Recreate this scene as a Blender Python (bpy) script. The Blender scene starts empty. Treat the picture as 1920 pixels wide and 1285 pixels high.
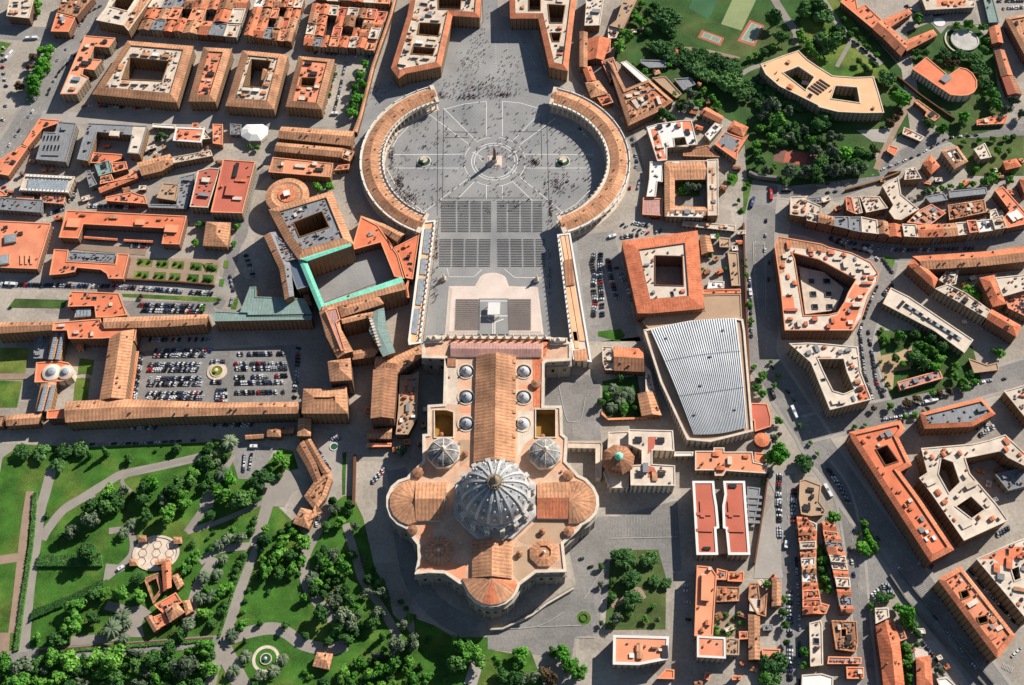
import bpy, math, random
import numpy as np
from mathutils import Vector, Matrix
from mathutils.geometry import tessellate_polygon
RND = random.Random(11)
SC = bpy.context.scene
COL = SC.collection

# ---------------------------------------------------------------- camera, sky, sun, exposure
CAM_H, CAM_PITCH, CAM_F = 852.0, math.radians(60.0), 2250.0
cam = bpy.data.cameras.new('camera')
cam.sensor_width = 36.0
cam.lens = CAM_F / 1920.0 * 36.0
cam.clip_start = 5.0
cam.clip_end = 8000.0
cam_ob = bpy.data.objects.new('camera', cam)
cam_ob.location = (0, 0, CAM_H)
cam_ob.rotation_euler = (math.pi / 2 - CAM_PITCH, 0, 0)
COL.objects.link(cam_ob)
SC.camera = cam_ob

SUN_EL = math.radians(31.0)
SUN_DIR = Vector((0.73, 0.68, 0)).normalized()          # horizontal direction towards the sun
world = bpy.data.worlds.new('World')
SC.world = world
world.use_nodes = True
wn = world.node_tree
sky = wn.nodes.new('ShaderNodeTexSky')
sky.sky_type = 'NISHITA'
sky.sun_disc = False
sky.sun_elevation = SUN_EL
sky.sun_rotation = math.atan2(SUN_DIR.x, SUN_DIR.y)
sky.air_density = 1.0
sky.dust_density = 0.4
bg = wn.nodes['Background']
bg.inputs['Strength'].default_value = 0.055
wn.links.new(sky.outputs[0], bg.inputs['Color'])
sun = bpy.data.lights.new('sun', 'SUN')
sun.energy = 5.0
sun.angle = math.radians(0.5)
sun.color = (1.0, 0.95, 0.87)
sun_ob = bpy.data.objects.new('sun', sun)
to_sun = Vector((SUN_DIR.x * math.cos(SUN_EL), SUN_DIR.y * math.cos(SUN_EL), math.sin(SUN_EL)))
sun_ob.rotation_euler = to_sun.to_track_quat('Z', 'Y').to_euler()
sun_ob.location = (0, 300, 500)
COL.objects.link(sun_ob)
SC.view_settings.view_transform = 'Standard'
SC.view_settings.look = 'None'
SC.view_settings.gamma = 1.0
SC.view_settings.exposure = 0.42
SC.view_settings.use_curve_mapping = False
SC.cycles.max_bounces = 5
SC.cycles.diffuse_bounces = 3
SC.cycles.use_denoising = True

# ---------------------------------------------------------------- plan coordinates: survey points read off the photograph, set out on the ground
_s, _c = math.sin(CAM_PITCH), math.cos(CAM_PITCH)
def at(px, py, z=0.0):
    u, v = px - 960.0, 642.5 - py
    dy, dz = _c * CAM_F + _s * v, -_s * CAM_F + _c * v
    t = (z - CAM_H) / dz
    return Vector((u * t, dy * t, z))
TX = {'1': 0, '2': 380, '3': 760, '4': 1140, '5': 1520}
TY = {'a': 0, 'b': 310, 'c': 620, 'd': 930}
def pix(s):
    out, ox, oy, k, buf = [], 0, 0, 1.0, []
    for w in s.split():
        if w[0] in 'abcd' and len(w) == 2:
            ox, oy, k = TX[w[1]], TY[w[0]], (3.62 if w[0] == 'd' else 3.895)
        elif w == 'p':
            ox, oy, k = 0, 0, 1.0
        else:
            buf.append(float(w))
            if len(buf) == 2:
                out.append((ox + buf[0] / k, oy + buf[1] / k)); buf = []
    return out
def P(s, z=0.0):
    return [at(x, y, z) for x, y in pix(s)]
def area2(p):
    return sum(p[i].x * p[(i + 1) % len(p)].y - p[(i + 1) % len(p)].x * p[i].y for i in range(len(p)))
def ccw(p):
    return p if area2(p) > 0 else p[::-1]
def offset(p, d):
    """move every edge of a counter-clockwise ring inwards by d"""
    n, out = len(p), []
    for i in range(n):
        a, b, c = p[i - 1], p[i], p[(i + 1) % n]
        e1 = Vector((b.x - a.x, b.y - a.y)); e2 = Vector((c.x - b.x, c.y - b.y))
        if e1.length < 1e-6 or e2.length < 1e-6:
            out.append(b.copy()); continue
        n1 = Vector((-e1.y, e1.x)).normalized(); n2 = Vector((-e2.y, e2.x)).normalized()
        m = n1 + n2
        if m.length < 0.3: m = n1.copy()
        m.normalize()
        k = d / max(0.45, m.dot(n1))
        out.append(Vector((b.x + m.x * k, b.y + m.y * k, b.z)))
    return out
def inside(p, x, y):
    r = False; n = len(p)
    for i in range(n):
        a, b = p[i], p[i - 1]
        if (a.y > y) != (b.y > y) and x < (b.x - a.x) * (y - a.y) / (b.y - a.y) + a.x: r = not r
    return r
def zz(p, z):
    return [Vector((v.x, v.y, z)) for v in p]
def cen(p):
    return sum((Vector(v) for v in p), Vector()) / len(p)

# ---------------------------------------------------------------- mesh collector
class MB:
    def __init__(s):
        s.v, s.f, s.m = [], [], []
    def add(s, pts, faces, m=0):
        o = len(s.v); s.v.extend([tuple(p) for p in pts])
        for f in faces:
            s.f.append(tuple(o + i for i in f)); s.m.append(m)
    def face(s, pts, m=0):
        s.add(pts, [tuple(range(len(pts)))], m)
    def ring(s, a, b, m=0, close=True):
        n = len(a)
        for i in range(n if close else n - 1):
            j = (i + 1) % n
            s.face([a[i], a[j], b[j], b[i]], m)
    def poly(s, outer, holes=(), m=0):
        rings = [list(outer)] + [list(h) for h in holes]
        pts = [q for r in rings for q in r]
        for t in tessellate_polygon([[Vector((q[0], q[1], 0)) for q in r] for r in rings]):
            a, b, c = (Vector(pts[i]) for i in t)
            if (b - a).cross(c - a).z < 0: t = (t[0], t[2], t[1])
            s.face([pts[i] for i in t], m)
    def box(s, x0, x1, y0, y1, z0, z1, m=0):
        p = [(x0, y0, z0), (x1, y0, z0), (x1, y1, z0), (x0, y1, z0), (x0, y0, z1), (x1, y0, z1), (x1, y1, z1), (x0, y1, z1)]
        s.add(p, [(0, 3, 2, 1), (4, 5, 6, 7), (0, 1, 5, 4), (1, 2, 6, 5), (2, 3, 7, 6), (3, 0, 4, 7)], m)
    def lathe(s, prof, n, c=(0, 0, 0), m=0, a0=0.0, a1=2 * math.pi, cap=False):
        full = abs(a1 - a0 - 2 * math.pi) < 1e-6
        k = n if full else n + 1
        rows = [[(c[0] + r * math.cos(a0 + (a1 - a0) * i / n), c[1] + r * math.sin(a0 + (a1 - a0) * i / n), c[2] + z) for i in range(k)] for r, z in prof]
        for q in range(len(rows) - 1):
            for i in range(k if full else k - 1):
                j = (i + 1) % k
                if prof[q + 1][0] < 1e-4: s.face([rows[q][i], rows[q][j], rows[q + 1][0]], m)
                elif prof[q][0] < 1e-4: s.face([rows[q][0], rows[q + 1][j], rows[q + 1][i]], m)
                else: s.face([rows[q][i], rows[q][j], rows[q + 1][j], rows[q + 1][i]], m)
        if cap: s.face(rows[-1], m)
    def mesh(s, name, mats, uv=True, smooth=False):
        me = bpy.data.meshes.new(name)
        me.from_pydata(s.v, [], s.f)
        for m in mats: me.materials.append(m)
        if len(mats) > 1: me.polygons.foreach_set('material_index', s.m)
        if uv:
            L = len(me.loops)
            vi = np.empty(L, np.int32); me.loops.foreach_get('vertex_index', vi)
            co = np.array(s.v, np.float64)[vi]
            nf = len(me.polygons)
            nr = np.empty(nf * 3, np.float32); me.polygons.foreach_get('normal', nr); nr = nr.reshape(-1, 3).astype(np.float64)
            tot = np.empty(nf, np.int32); me.polygons.foreach_get('loop_total', tot)
            nl = np.repeat(nr, tot, axis=0)
            u = np.stack([-nl[:, 1], nl[:, 0], np.zeros(L)], 1)
            ln = np.linalg.norm(u, axis=1); flat = ln < 0.02
            u[flat] = (1, 0, 0); ln[flat] = 1; u /= ln[:, None]
            w = np.cross(nl, u)
            uvs = np.stack([(co * u).sum(1), (co * w).sum(1)], 1).astype(np.float32)
            me.uv_layers.new(name='UVMap').data.foreach_set('uv', uvs.ravel())
        if smooth: me.polygons.foreach_set('use_smooth', [True] * len(me.polygons))
        me.update()
        return me
    def build(s, name, mats, parent=None, kind=None, smooth=False):
        if not isinstance(mats, (list, tuple)): mats = [mats]
        return obj(name, s.mesh(name, mats, smooth=smooth), parent, kind)
def obj(name, data, parent=None, kind=None):
    o = bpy.data.objects.new(name, data); COL.objects.link(o)
    if parent is not None: o.parent = parent
    if kind: o['kind'] = kind
    return o
def tag(o, label, cat, group=None, kind=None):
    o['label'] = label; o['category'] = cat
    if group: o['group'] = group
    if kind: o['kind'] = kind
    return o
def thing(name, label, cat, loc=(0, 0, 0), group=None):
    o = obj(name, None); o.location = loc; o.empty_display_size = 1.0
    return tag(o, label, cat, group)
ORD = ['', 'first', 'second', 'third', 'fourth', 'fifth', 'sixth', 'seventh', 'eighth', 'ninth', 'tenth']
def nth(k):
    if k < len(ORD): return ORD[k]
    return '%d%s' % (k, 'th' if k % 100 in (11, 12, 13) else {1: 'st', 2: 'nd', 3: 'rd'}.get(k % 10, 'th'))

# ---------------------------------------------------------------- materials
def srgb(r, g, b):
    return tuple(((c / 255.0) / 12.92 if c <= 10 else ((c / 255.0 + 0.055) / 1.055) ** 2.4) for c in (r, g, b)) + (1.0,)
MATS = {}
S = srgb
def mat(name, col, var=0.25, scale=0.12, fine=1.3, stripe=0.0, period=2.4, rough=0.9, spec=0.2, tint=None, metal=0.0, objvar=0.12, bump=0.0, patch=0.0):
    if name in MATS: return MATS[name]
    m = bpy.data.materials.new(name); m.use_nodes = True; MATS[name] = m
    t = m.node_tree; n = t.nodes; l = t.links
    b = n['Principled BSDF']
    b.inputs['Roughness'].default_value = rough
    b.inputs['Specular IOR Level'].default_value = spec
    b.inputs['Metallic'].default_value = metal
    geo = n.new('ShaderNodeNewGeometry')
    def noise(sc, det=4, vec=None):
        x = n.new('ShaderNodeTexNoise'); x.inputs['Scale'].default_value = sc; x.inputs['Detail'].default_value = det
        l.new(vec or geo.outputs['Position'], x.inputs['Vector']); return x.outputs['Fac']
    def math_(op, a, bb, clamp=False):
        x = n.new('ShaderNodeMath'); x.operation = op; x.use_clamp = clamp
        for i, q in enumerate((a, bb)):
            if isinstance(q, (int, float)): x.inputs[i].default_value = q
            else: l.new(q, x.inputs[i])
        return x.outputs[0]
    f = math_('ADD', math_('MULTIPLY', noise(scale), 1.0), math_('MULTIPLY', noise(fine, 3), 0.7))     # mean ~0.85
    f = math_('MULTIPLY', math_('SUBTRACT', f, 0.85), 2.2 * var)
    val = math_('ADD', 1.0, f)
    if objvar:
        oi = n.new('ShaderNodeObjectInfo')
        val = math_('MULTIPLY', val, math_('ADD', 1.0 - objvar / 2, math_('MULTIPLY', oi.outputs['Random'], objvar)))
    if stripe:
        uvn = n.new('ShaderNodeUVMap'); uvn.uv_map = 'UVMap'
        sep = n.new('ShaderNodeSeparateXYZ'); l.new(uvn.outputs[0], sep.inputs[0])
        w = math_('SINE', math_('MULTIPLY', sep.outputs[0], 2 * math.pi / period), 0.0)
        w2 = math_('SINE', math_('MULTIPLY', sep.outputs[1], 2 * math.pi / (period * 1.7)), 0.0)
        w = math_('ADD', math_('MULTIPLY', w, stripe), math_('MULTIPLY', w2, stripe * 0.35))
        nv = noise(0.25, 2)
        val = math_('MULTIPLY', val, math_('ADD', 1.0, math_('MULTIPLY', w, nv)))
        cmb = n.new('ShaderNodeCombineXYZ')                      # weathering that runs down the slope
        l.new(math_('MULTIPLY', sep.outputs[0], 1.1), cmb.inputs[0]); l.new(math_('MULTIPLY', sep.outputs[1], .16), cmb.inputs[1])
        sn = noise(1.0, 4, cmb.outputs[0])
        val = math_('MULTIPLY', val, math_('ADD', 1.0, math_('MULTIPLY', math_('SUBTRACT', sn, .5), .95)))
    if patch:
        vo = n.new('ShaderNodeTexVoronoi'); vo.inputs['Scale'].default_value = .055; vo.distance = 'CHEBYCHEV'; l.new(geo.outputs['Position'], vo.inputs['Vector'])
        sp = n.new('ShaderNodeSeparateColor'); l.new(vo.outputs['Color'], sp.inputs[0])
        val = math_('MULTIPLY', val, math_('ADD', 1.0 - patch, math_('MULTIPLY', sp.outputs[0], 2 * patch)))
        val = math_('MULTIPLY', val, math_('ADD', 1.0, math_('MULTIPLY', math_('SUBTRACT', noise(.35, 6), .5), 1.2 * patch * 4)))
    mx = n.new('ShaderNodeMix'); mx.data_type = 'RGBA'; mx.blend_type = 'MIX'
    c2 = tint or tuple(min(1, c * 0.72) for c in col[:3]) + (1,)
    mx.inputs[6].default_value = col; mx.inputs[7].default_value = c2
    fac = math_('MULTIPLY', math_('SUBTRACT', noise(scale * 0.45, 5), 0.42), 3.0 * min(1, var * 2), True)
    if objvar: fac = math_('ADD', fac, math_('MULTIPLY', math_('SUBTRACT', oi.outputs['Random'], .5), 1.1), True)
    l.new(fac, mx.inputs[0])
    vm = n.new('ShaderNodeVectorMath'); vm.operation = 'SCALE'
    out = mx.outputs[2]
    if stripe > .15:                                             # lichen and replaced tiles
        m2 = n.new('ShaderNodeMix'); m2.data_type = 'RGBA'; l.new(out, m2.inputs[6]); m2.inputs[7].default_value = S(150, 122, 98)
        l.new(math_('MULTIPLY', math_('SUBTRACT', noise(.42, 5), .5), 3.2, True), m2.inputs[0])
        fm = math_('MULTIPLY', m2.inputs[0].links[0].from_socket, .6); l.new(fm, m2.inputs[0])
        out = m2.outputs[2]
    l.new(out, vm.inputs[0]); l.new(val, vm.inputs['Scale'])
    l.new(vm.outputs[0], b.inputs['Base Color'])
    if bump:
        bp = n.new('ShaderNodeBump'); bp.inputs['Strength'].default_value = bump; bp.inputs['Distance'].default_value = 0.3
        l.new(noise(fine * 1.5, 4), bp.inputs['Height']); l.new(bp.outputs[0], b.inputs['Normal'])
    return m
S = srgb
M = {
 'T': mat('old_tile', S(212, 154, 116), .45, .10, .9, .34, 2.8, tint=S(160, 116, 88), objvar=.2),
 'B': mat('brown_tile', S(170, 120, 90), .42, .1, .9, .34, 2.8, tint=S(136, 96, 74)),
 'O': mat('orange_tile', S(228, 132, 94), .5, .12, 1.0, .2, 2.4, tint=S(190, 122, 90), objvar=.24),
 'P': mat('salmon_terrace', S(240, 162, 122), .24, .07, 1.2, tint=S(222, 146, 112), objvar=.16),
 'R': mat('red_terrace', S(204, 114, 92), .22, .07, 1.2, tint=S(184, 102, 84)),
 'N': mat('pink_roof', S(196, 150, 140), .25, .1, 1.0, .2, 2.4),
 'C': mat('cream_terrace', S(228, 210, 190), .3, .16, 1.5, tint=S(196, 176, 156)),
 'G': mat('grey_roof', S(146, 146, 148), .2, .1, 1.2, .06, 3.0),
 'W': mat('white_roof', S(240, 236, 230), .08, .1, 1.0),
 'V': mat('verdigris_copper', S(134, 216, 188), .22, .1, 1.0, .1, 2.0),
 'D': mat('dull_copper', S(138, 158, 150), .2, .08, .9, .14, 2.4),
 'K': mat('lead_sheet', S(186, 188, 192), .45, .12, .9, .12, 1.6, rough=.75, spec=.2, tint=S(126, 134, 148)),
 'S': mat('slate_blue', S(104, 116, 132), .2, .1, 1.0),
 'L': mat('peach_terrace', S(246, 192, 148), .18, .08, 1.2, tint=S(232, 176, 134)),
 'A': mat('orange_terrace', S(234, 134, 96), .34, .09, 1.1, tint=S(218, 146, 114), objvar=.2),
 'Q': mat('weathered_terrace', S(224, 168, 134), .4, .1, .9, tint=S(206, 172, 146)),
 'E': mat('beige_deck', S(196, 164, 134), .22, .08, 1.0, tint=S(170, 140, 116)),
}
WALL = {
 'c': mat('cream_plaster', S(158, 140, 118), .3, .15, 1.0),
 'o': mat('ochre_plaster', S(146, 110, 76), .3, .15, 1.0),
 'p': mat('rose_plaster', S(134, 92, 72), .3, .15, 1.0),
 'b': mat('brick_wall', S(112, 76, 58), .3, .15, 1.0),
 's': mat('travertine', S(224, 208, 188), .3, .2, 1.2),
 'g': mat('grey_plaster', S(128, 122, 116), .3, .15, 1.0),
}
GLASSD = mat('dark_window_glass', S(34, 36, 40), .1, rough=.15, spec=.5, objvar=0)
GLASSB = mat('skylight_glass', S(156, 166, 174), .25, .3, .8, .3, 1.5, rough=.6, spec=.15)
SHUT = mat('window_surround', S(150, 134, 116), .1, objvar=0)
DARK = mat('dark_metal', S(58, 56, 58), .2)
TRAV = WALL['s']
WHITEP = mat('white_paint', S(244, 242, 238), .05, objvar=.05)
# ---------------------------------------------------------------- building kit
def child(name, data, root, kind=None):
    o = obj(name, data, root, kind)
    if root is not None and root.type == 'EMPTY': o.matrix_parent_inverse = Matrix.Translation(-root.location)
    return o
def part(mb, name, mats, root, kind=None, smooth=False):
    if not isinstance(mats, (list, tuple)): mats = [mats]
    return child(name, mb.mesh(name, mats, smooth=smooth), root, kind)
def _unit(top, wall, over=0.06, pitched=False):
    b = MB(); b.box(-.5, .5, -.5, .5, -.35, .86, 1)
    e = .5 + over
    if pitched:
        b.add([(-e, -e, .86), (e, -e, .86), (e, e, .86), (-e, e, .86), (0, -e, 1.12), (0, e, 1.12)], [(0, 4, 5, 3), (1, 2, 5, 4), (0, 1, 4), (2, 3, 5)], 0)
    else:
        b.box(-e, e, -e, e, .86, 1.0, 0)
    return b.mesh('roof_piece', [top, wall])
UNIT = {
 'hutO': _unit(M['O'], WALL['p'], pitched=True), 'hutT': _unit(M['T'], WALL['o'], pitched=True), 'hutC': _unit(M['C'], WALL['c']),
 'hutG': _unit(M['G'], WALL['g']), 'hutW': _unit(M['W'], WALL['c']), 'hutR': _unit(M['R'], WALL['p']), 'hutP': _unit(M['P'], WALL['o']),
 'chimney': _unit(M['B'], WALL['p'], .15), 'air': _unit(M['G'], DARK, .0), 'sky': _unit(GLASSD, M['G'], -.08), 'skyb': _unit(GLASSB, WALL['c'], -.06), 'hutK': _unit(DARK, WALL['b']),
}
PART_NAME = {'chimney': 'chimney', 'air': 'air_unit', 'sky': 'skylight', 'skyb': 'skylight'}
def piece(root, kind, p, w, d, h, rz):
    o = child(PART_NAME.get(kind, 'roof_hut'), UNIT[kind], root)
    o.location = p; o.scale = (w, d, h); o.rotation_euler = (0, 0, rz)
    return o
def windows(mb, ring, z0, z1, step=3.4):
    st = max(1, int(round((z1 - z0 - .6) / 2.6)))
    n = len(ring)
    for i in range(n):
        a, b = ring[i], ring[(i + 1) % n]
        e = Vector((b.x - a.x, b.y - a.y, 0)); L = e.length
        if L < 4.5: continue
        e /= L; nm = Vector((e.y, -e.x, 0))
        k = int((L - 1.2) / step)
        for q in range(k):
            c = Vector((a.x, a.y, 0)) + e * (L * (q + .5) / k)
            for r in range(st):
                zc = z0 + (z1 - z0 - .5) * (r + .55) / st
                for hw, hh, o, m in ((.85, .95, .05, 0), (.55, .68, .09, 1)):
                    if r == 0 and m == 1: hw, hh = .7, .85
                    s = c + nm * o
                    mb.face([s - e * hw + Vector((0, 0, zc - hh)), s + e * hw + Vector((0, 0, zc - hh)), s + e * hw + Vector((0, 0, zc + hh)), s - e * hw + Vector((0, 0, zc + hh))], m)
def walls(root, rings, h, wall, cornice=True, base=0.0):
    w, win = MB(), MB()
    for r in rings:
        w.ring(zz(r, base - .3), zz(r, h), 0)
        windows(win, r, base, h)
    part(w, 'wall', WALL[wall], root)
    if win.f: part(win, 'window_rows', [SHUT, GLASSD], root, 'stuff')
FOOT, WAYS = [], []
def begin(name, label, cat, ring, group=None):
    FOOT.append(list(ring))
    c = cen(ring)
    return thing(name, label, cat, (c.x, c.y, 0), group)
def edge_angle(ring):
    best = max(range(len(ring)), key=lambda i: (ring[i] - ring[i - 1]).length)
    e = ring[best] - ring[best - 1]
    return (math.atan2(e.y, e.x) + math.pi / 4) % (math.pi / 2) - math.pi / 4
def scatter(root, ring, holes, z, n, kinds, rz, big=1.0):
    xs = [v.x for v in ring]; ys = [v.y for v in ring]
    done, tries, put = 0, 0, []
    while done < n and tries < n * 30:
        tries += 1
        x, y = RND.uniform(min(xs), max(xs)), RND.uniform(min(ys), max(ys))
        k = RND.choice(kinds)
        w, d = RND.choice((1.6, 2.4, 3.2, 4.5, 6.0)) * big * RND.uniform(.8, 1.2), RND.uniform(1.5, 3.4) * big; h = RND.uniform(1.0, 2.2)
        if k == 'chimney': w = d = RND.uniform(.8, 1.3); h = RND.uniform(1.0, 1.6)
        if k == 'air': w, d, h = RND.uniform(1, 2), RND.uniform(.8, 1.4), .9
        if k in ('sky', 'skyb'): h = .6
        r = max(w, d) * .62
        if not all(inside(ring, x + a * r, y + b * r) for a, b in ((1, 0), (-1, 0), (0, 1), (0, -1))): continue
        if any(inside(hh, x + a * r, y + b * r) for hh in holes for a, b in ((0, 0), (1, 0), (-1, 0), (0, 1), (0, -1))): continue
        if any(math.hypot(x - a, y - b) < r + q for a, b, q in put): continue
        put.append((x, y, r)); done += 1
        piece(root, k, (x, y, z + .002), w, d, h, rz + RND.choice((0, 0, math.pi / 2)))
MIXC = ['hutC', 'hutO', 'hutC', 'hutG', 'chimney', 'air', 'air', 'hutT', 'chimney', 'sky', 'hutK']
MIXO = ['hutO', 'hutT', 'chimney', 'chimney', 'hutC', 'sky', 'air', 'hutK']
MIXG = ['hutG', 'air', 'air', 'sky', 'chimney']
MIXT = ['chimney', 'chimney', 'chimney', 'sky', 'hutK']
HS = 0.82
RIM = {'O': 'P', 'P': 'P', 'R': 'P', 'T': 'T', 'B': 'T', 'N': 'P', 'G': 'G', 'D': 'D', 'S': 'G', 'E': 'E'}
def flat(name, label, cat, h, s, col='C', wall='c', holes=(), clutter=6, mix=None, patch=(), huts=(), rim=.5, rimmat=None, group=None, rimw=.4, big=1.3):
    """terrace roof with a parapet; patch = differently coloured roof parts, huts = (tile 'x y', kind, width, depth, height)"""
    if isinstance(s, str): h *= HS
    o = ccw(P(s, h)); hs = [ccw(P(q, h)) for q in holes]
    rimmat = rimmat or M[RIM.get(col, 'C')]
    if col == 'O': col = 'A'
    root = begin(name, label, cat, o, group)
    inner = offset(o, .5); rim_i = offset(o, .5 + rimw)
    walls(root, [inner] + [offset(q, -.3)[::-1] for q in hs], h - .5, wall)
    b = MB()
    hs_o = [offset(q, -.8) for q in hs]
    b.poly(zz(rim_i, h), [zz(q, h) for q in hs_o], 0)
    b.ring(zz(o, h + rim), zz(rim_i, h + rim), 1); b.ring(zz(rim_i, h + rim), zz(rim_i, h), 1)
    b.ring(zz(o, h), zz(o, h + rim), 1); b.ring(zz(inner, h - .6), zz(o, h), 1)
    for q, qo in zip(hs, hs_o):
        b.ring(zz(qo, h), zz(qo, h + rim), 1)
        b.ring(zz(qo, h + rim), zz(q, h + rim), 1); b.ring(zz(q, h + rim), zz(q, h - .7), 1)
    part(b, 'roof', [M[col], rimmat or WALL[wall]], root)
    for i, (ps, pc) in enumerate(patch):
        pp = ccw(P(ps, h + .03)); pb = MB(); pb.poly(zz(pp, h + .05 + .03 * i)); pb.ring(zz(pp, h - .1), zz(pp, h + .05 + .03 * i))
        part(pb, 'roof_section', M['A' if pc == 'O' else pc], root)
    rz = edge_angle(o)
    for q in huts:
        c = P(q[0], h)[0]; piece(root, q[1], c, q[2], q[3], q[4], rz + (q[5] if len(q) > 5 else 0))
    if clutter and isinstance(s, str): clutter = int(clutter * 1.7 + 2)
    if clutter: scatter(root, rim_i, hs_o, h, clutter, mix or {'C': MIXC, 'W': MIXC, 'G': MIXG}.get(col, MIXO), rz, big if isinstance(s, str) else 1.0)
    return root
def terr(name, label, cat, h, s, w=5.0, col='T', tcol='C', wall='o', holes=(), clutter=10, mix=None, rise=None, patch=(), group=None, big=1.3, cabins=0):
    """tiled rim rising to a ridge, then a sunk terrace with courts cut in it"""
    h *= HS
    o = ccw(P(s, h)); hs = [ccw(P(q, h)) for q in holes]
    rise = rise or w * .33
    if tcol == 'O': tcol = 'A'
    root = begin(name, label, cat, o, group)
    inner = offset(o, .6); rd = zz(offset(o, w), h + rise); rt = zz(offset(o, w + .4), h + rise)
    walls(root, [inner] + [offset(q, -.3)[::-1] for q in hs], h - .5, wall)
    b = MB(); zt = h + rise - 1.0
    b.ring(o, rd, 0); b.ring(zz(inner, h - .7), o, 2)
    b.ring(rd, rt, 2); b.ring(rt, zz(rt, zt), 2)
    hs_o = [offset(q, -.7) for q in hs]
    b.poly(zz(rt, zt), [zz(q, zt) for q in hs_o], 1)
    for q, qo in zip(hs, hs_o):
        b.ring(zz(qo, zt), zz(qo, zt + .6), 2); b.ring(zz(qo, zt + .6), zz(q, zt + .6), 2); b.ring(zz(q, zt + .6), zz(q, h - .7), 2)
    part(b, 'roof', [M[col], M[tcol], WALL[wall]], root)
    for i, (ps, pc) in enumerate(patch):
        pp = ccw(P(ps, h)); pb = MB(); pz = zt + .06 + .03 * i; pb.poly(zz(pp, pz)); pb.ring(zz(pp, zt - .1), zz(pp, pz))
        part(pb, 'roof_section', M[pc], root)
    taken = []
    if cabins:
        for q in hs_o:
            for i in range(len(q)):
                a, c = q[i], q[(i + 1) % len(q)]; e = c - a; L = e.length
                if L < 8: continue
                e.normalize(); nm = Vector((e.y, -e.x, 0)); k = int(L / 8.5)
                for j in range(k):
                    if RND.random() < .2: continue
                    p = a + e * (L * (j + .5) / k) + nm * cabins
                    if not inside(rt, p.x + nm.x * 2.4, p.y + nm.y * 2.4): continue
                    piece(root, RND.choice(('hutC', 'hutC', 'hutW', 'hutC', 'hutT')), (p.x, p.y, zt + .002), RND.uniform(4.5, 7), RND.uniform(2.6, 4), RND.uniform(1.6, 2.4), math.atan2(e.y, e.x))
                    taken.append([p + Vector((x, y, 0)) for x, y in ((-4, -3), (4, -3), (4, 3), (-4, 3))])
    if clutter: scatter(root, rt, hs_o + taken, zt, int(clutter * 1.6 + 2), mix or MIXC, edge_angle(o), big)
    return root
def ringroof(name, label, cat, h, so, si, col='T', wall='o', slope=.34, group=None, clutter=4):
    h *= HS
    o, i = P(so, h), P(si, h)
    if area2(o) < 0: o, i = o[::-1], i[::-1]
    root = begin(name, label, cat, o, group)
    mid = []
    for a, b in zip(o, i):
        m = (a + b) / 2; mid.append(m)
    wd = min((a - b).length for a, b in zip(o, i)) / 2 * .7
    mid = zz(mid, h + wd * slope)
    walls(root, [offset(o, .6), offset(i, -.6)[::-1]], h - .4, wall)
    b = MB(); b.ring(o, mid, 0); b.ring(mid, i, 0); b.ring(zz(offset(o, .6), h - .7), o, 1); b.ring(i, zz(offset(i, -.6), h - .7), 1)
    part(b, 'roof', [M[col], WALL[wall]], root)
    return root
def strip(name, label, cat, h, sl, sr, col='T', wall='o', slope=.34, hip=(0, 0), col2=None, group=None, clutter=3, base=0.0):
    """pitched roof between two eave lines given point by point; hip = 1 slopes that end"""
    if isinstance(sl, str): h *= HS
    a, b_ = P(sl, h), P(sr, h)
    ring = a + b_[::-1]
    col2 = col2 or col
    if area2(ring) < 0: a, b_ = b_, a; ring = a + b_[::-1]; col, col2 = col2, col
    root = begin(name, label, cat, ring, group)
    n = len(a)
    m = []
    for q in range(n):
        c = (a[q] + b_[q]) / 2; c.z = h + (a[q] - b_[q]).length / 2 * slope; m.append(c)
    for k, (e, nx) in enumerate(((0, 1), (n - 1, n - 2))):
        if hip[k]:
            d = m[nx] - m[e]; t = min(.45, (a[e] - b_[e]).length * .5 / max(d.length, .1)); zk = m[e].z; m[e] = m[e] + d * t; m[e].z = zk
    inner = offset(ring, .5)
    walls(root, [inner], h - .35, wall, base=base)
    b = MB()
    for q in range(n - 1):
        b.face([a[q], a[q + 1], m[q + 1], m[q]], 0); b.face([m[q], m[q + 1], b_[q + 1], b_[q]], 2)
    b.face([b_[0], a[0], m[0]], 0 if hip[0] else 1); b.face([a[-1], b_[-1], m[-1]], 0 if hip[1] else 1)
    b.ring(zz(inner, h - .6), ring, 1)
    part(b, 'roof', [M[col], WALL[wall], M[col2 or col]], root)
    for q in range(clutter):
        k = RND.randrange(n - 1); t = RND.uniform(.15, .85); sd = RND.choice((a, b_)); f = RND.uniform(.25, .75)
        r0 = m[k].lerp(m[k + 1], t); e0 = sd[k].lerp(sd[k + 1], t); c = e0.lerp(r0, f)
        piece(root, RND.choice(MIXT), c - Vector((0, 0, .1)), RND.uniform(.9, 1.4), RND.uniform(.9, 1.4), RND.uniform(1.0, 1.5), math.atan2((m[k + 1] - m[k]).y, (m[k + 1] - m[k]).x))
    return root
def hip(name, label, cat, h, s, col='O', wall='p', slope=.34, group=None, clutter=2, base=0.0, ends=1):
    h *= HS
    q = ccw(P(s, h))
    if (q[1] - q[0]).length + (q[3] - q[2]).length > (q[2] - q[1]).length + (q[0] - q[3]).length: a, b_ = [q[0], q[1]], [q[3], q[2]]
    else: a, b_ = [q[1], q[2]], [q[0], q[3]]
    return strip_pts(name, label, cat, h, a, b_, col, wall, slope, (ends, ends), group, clutter, base)
def strip_pts(name, label, cat, h, a, b_, col, wall, slope, hp, group, clutter, base=0.0, col2=None):
    global P
    keep = P
    try:
        P = lambda s, z=0.0: [v.copy() for v in s]
        return strip(name, label, cat, h, a, b_, col, wall, slope, hp, col2, group, clutter, base)
    finally:
        P = keep
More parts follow.
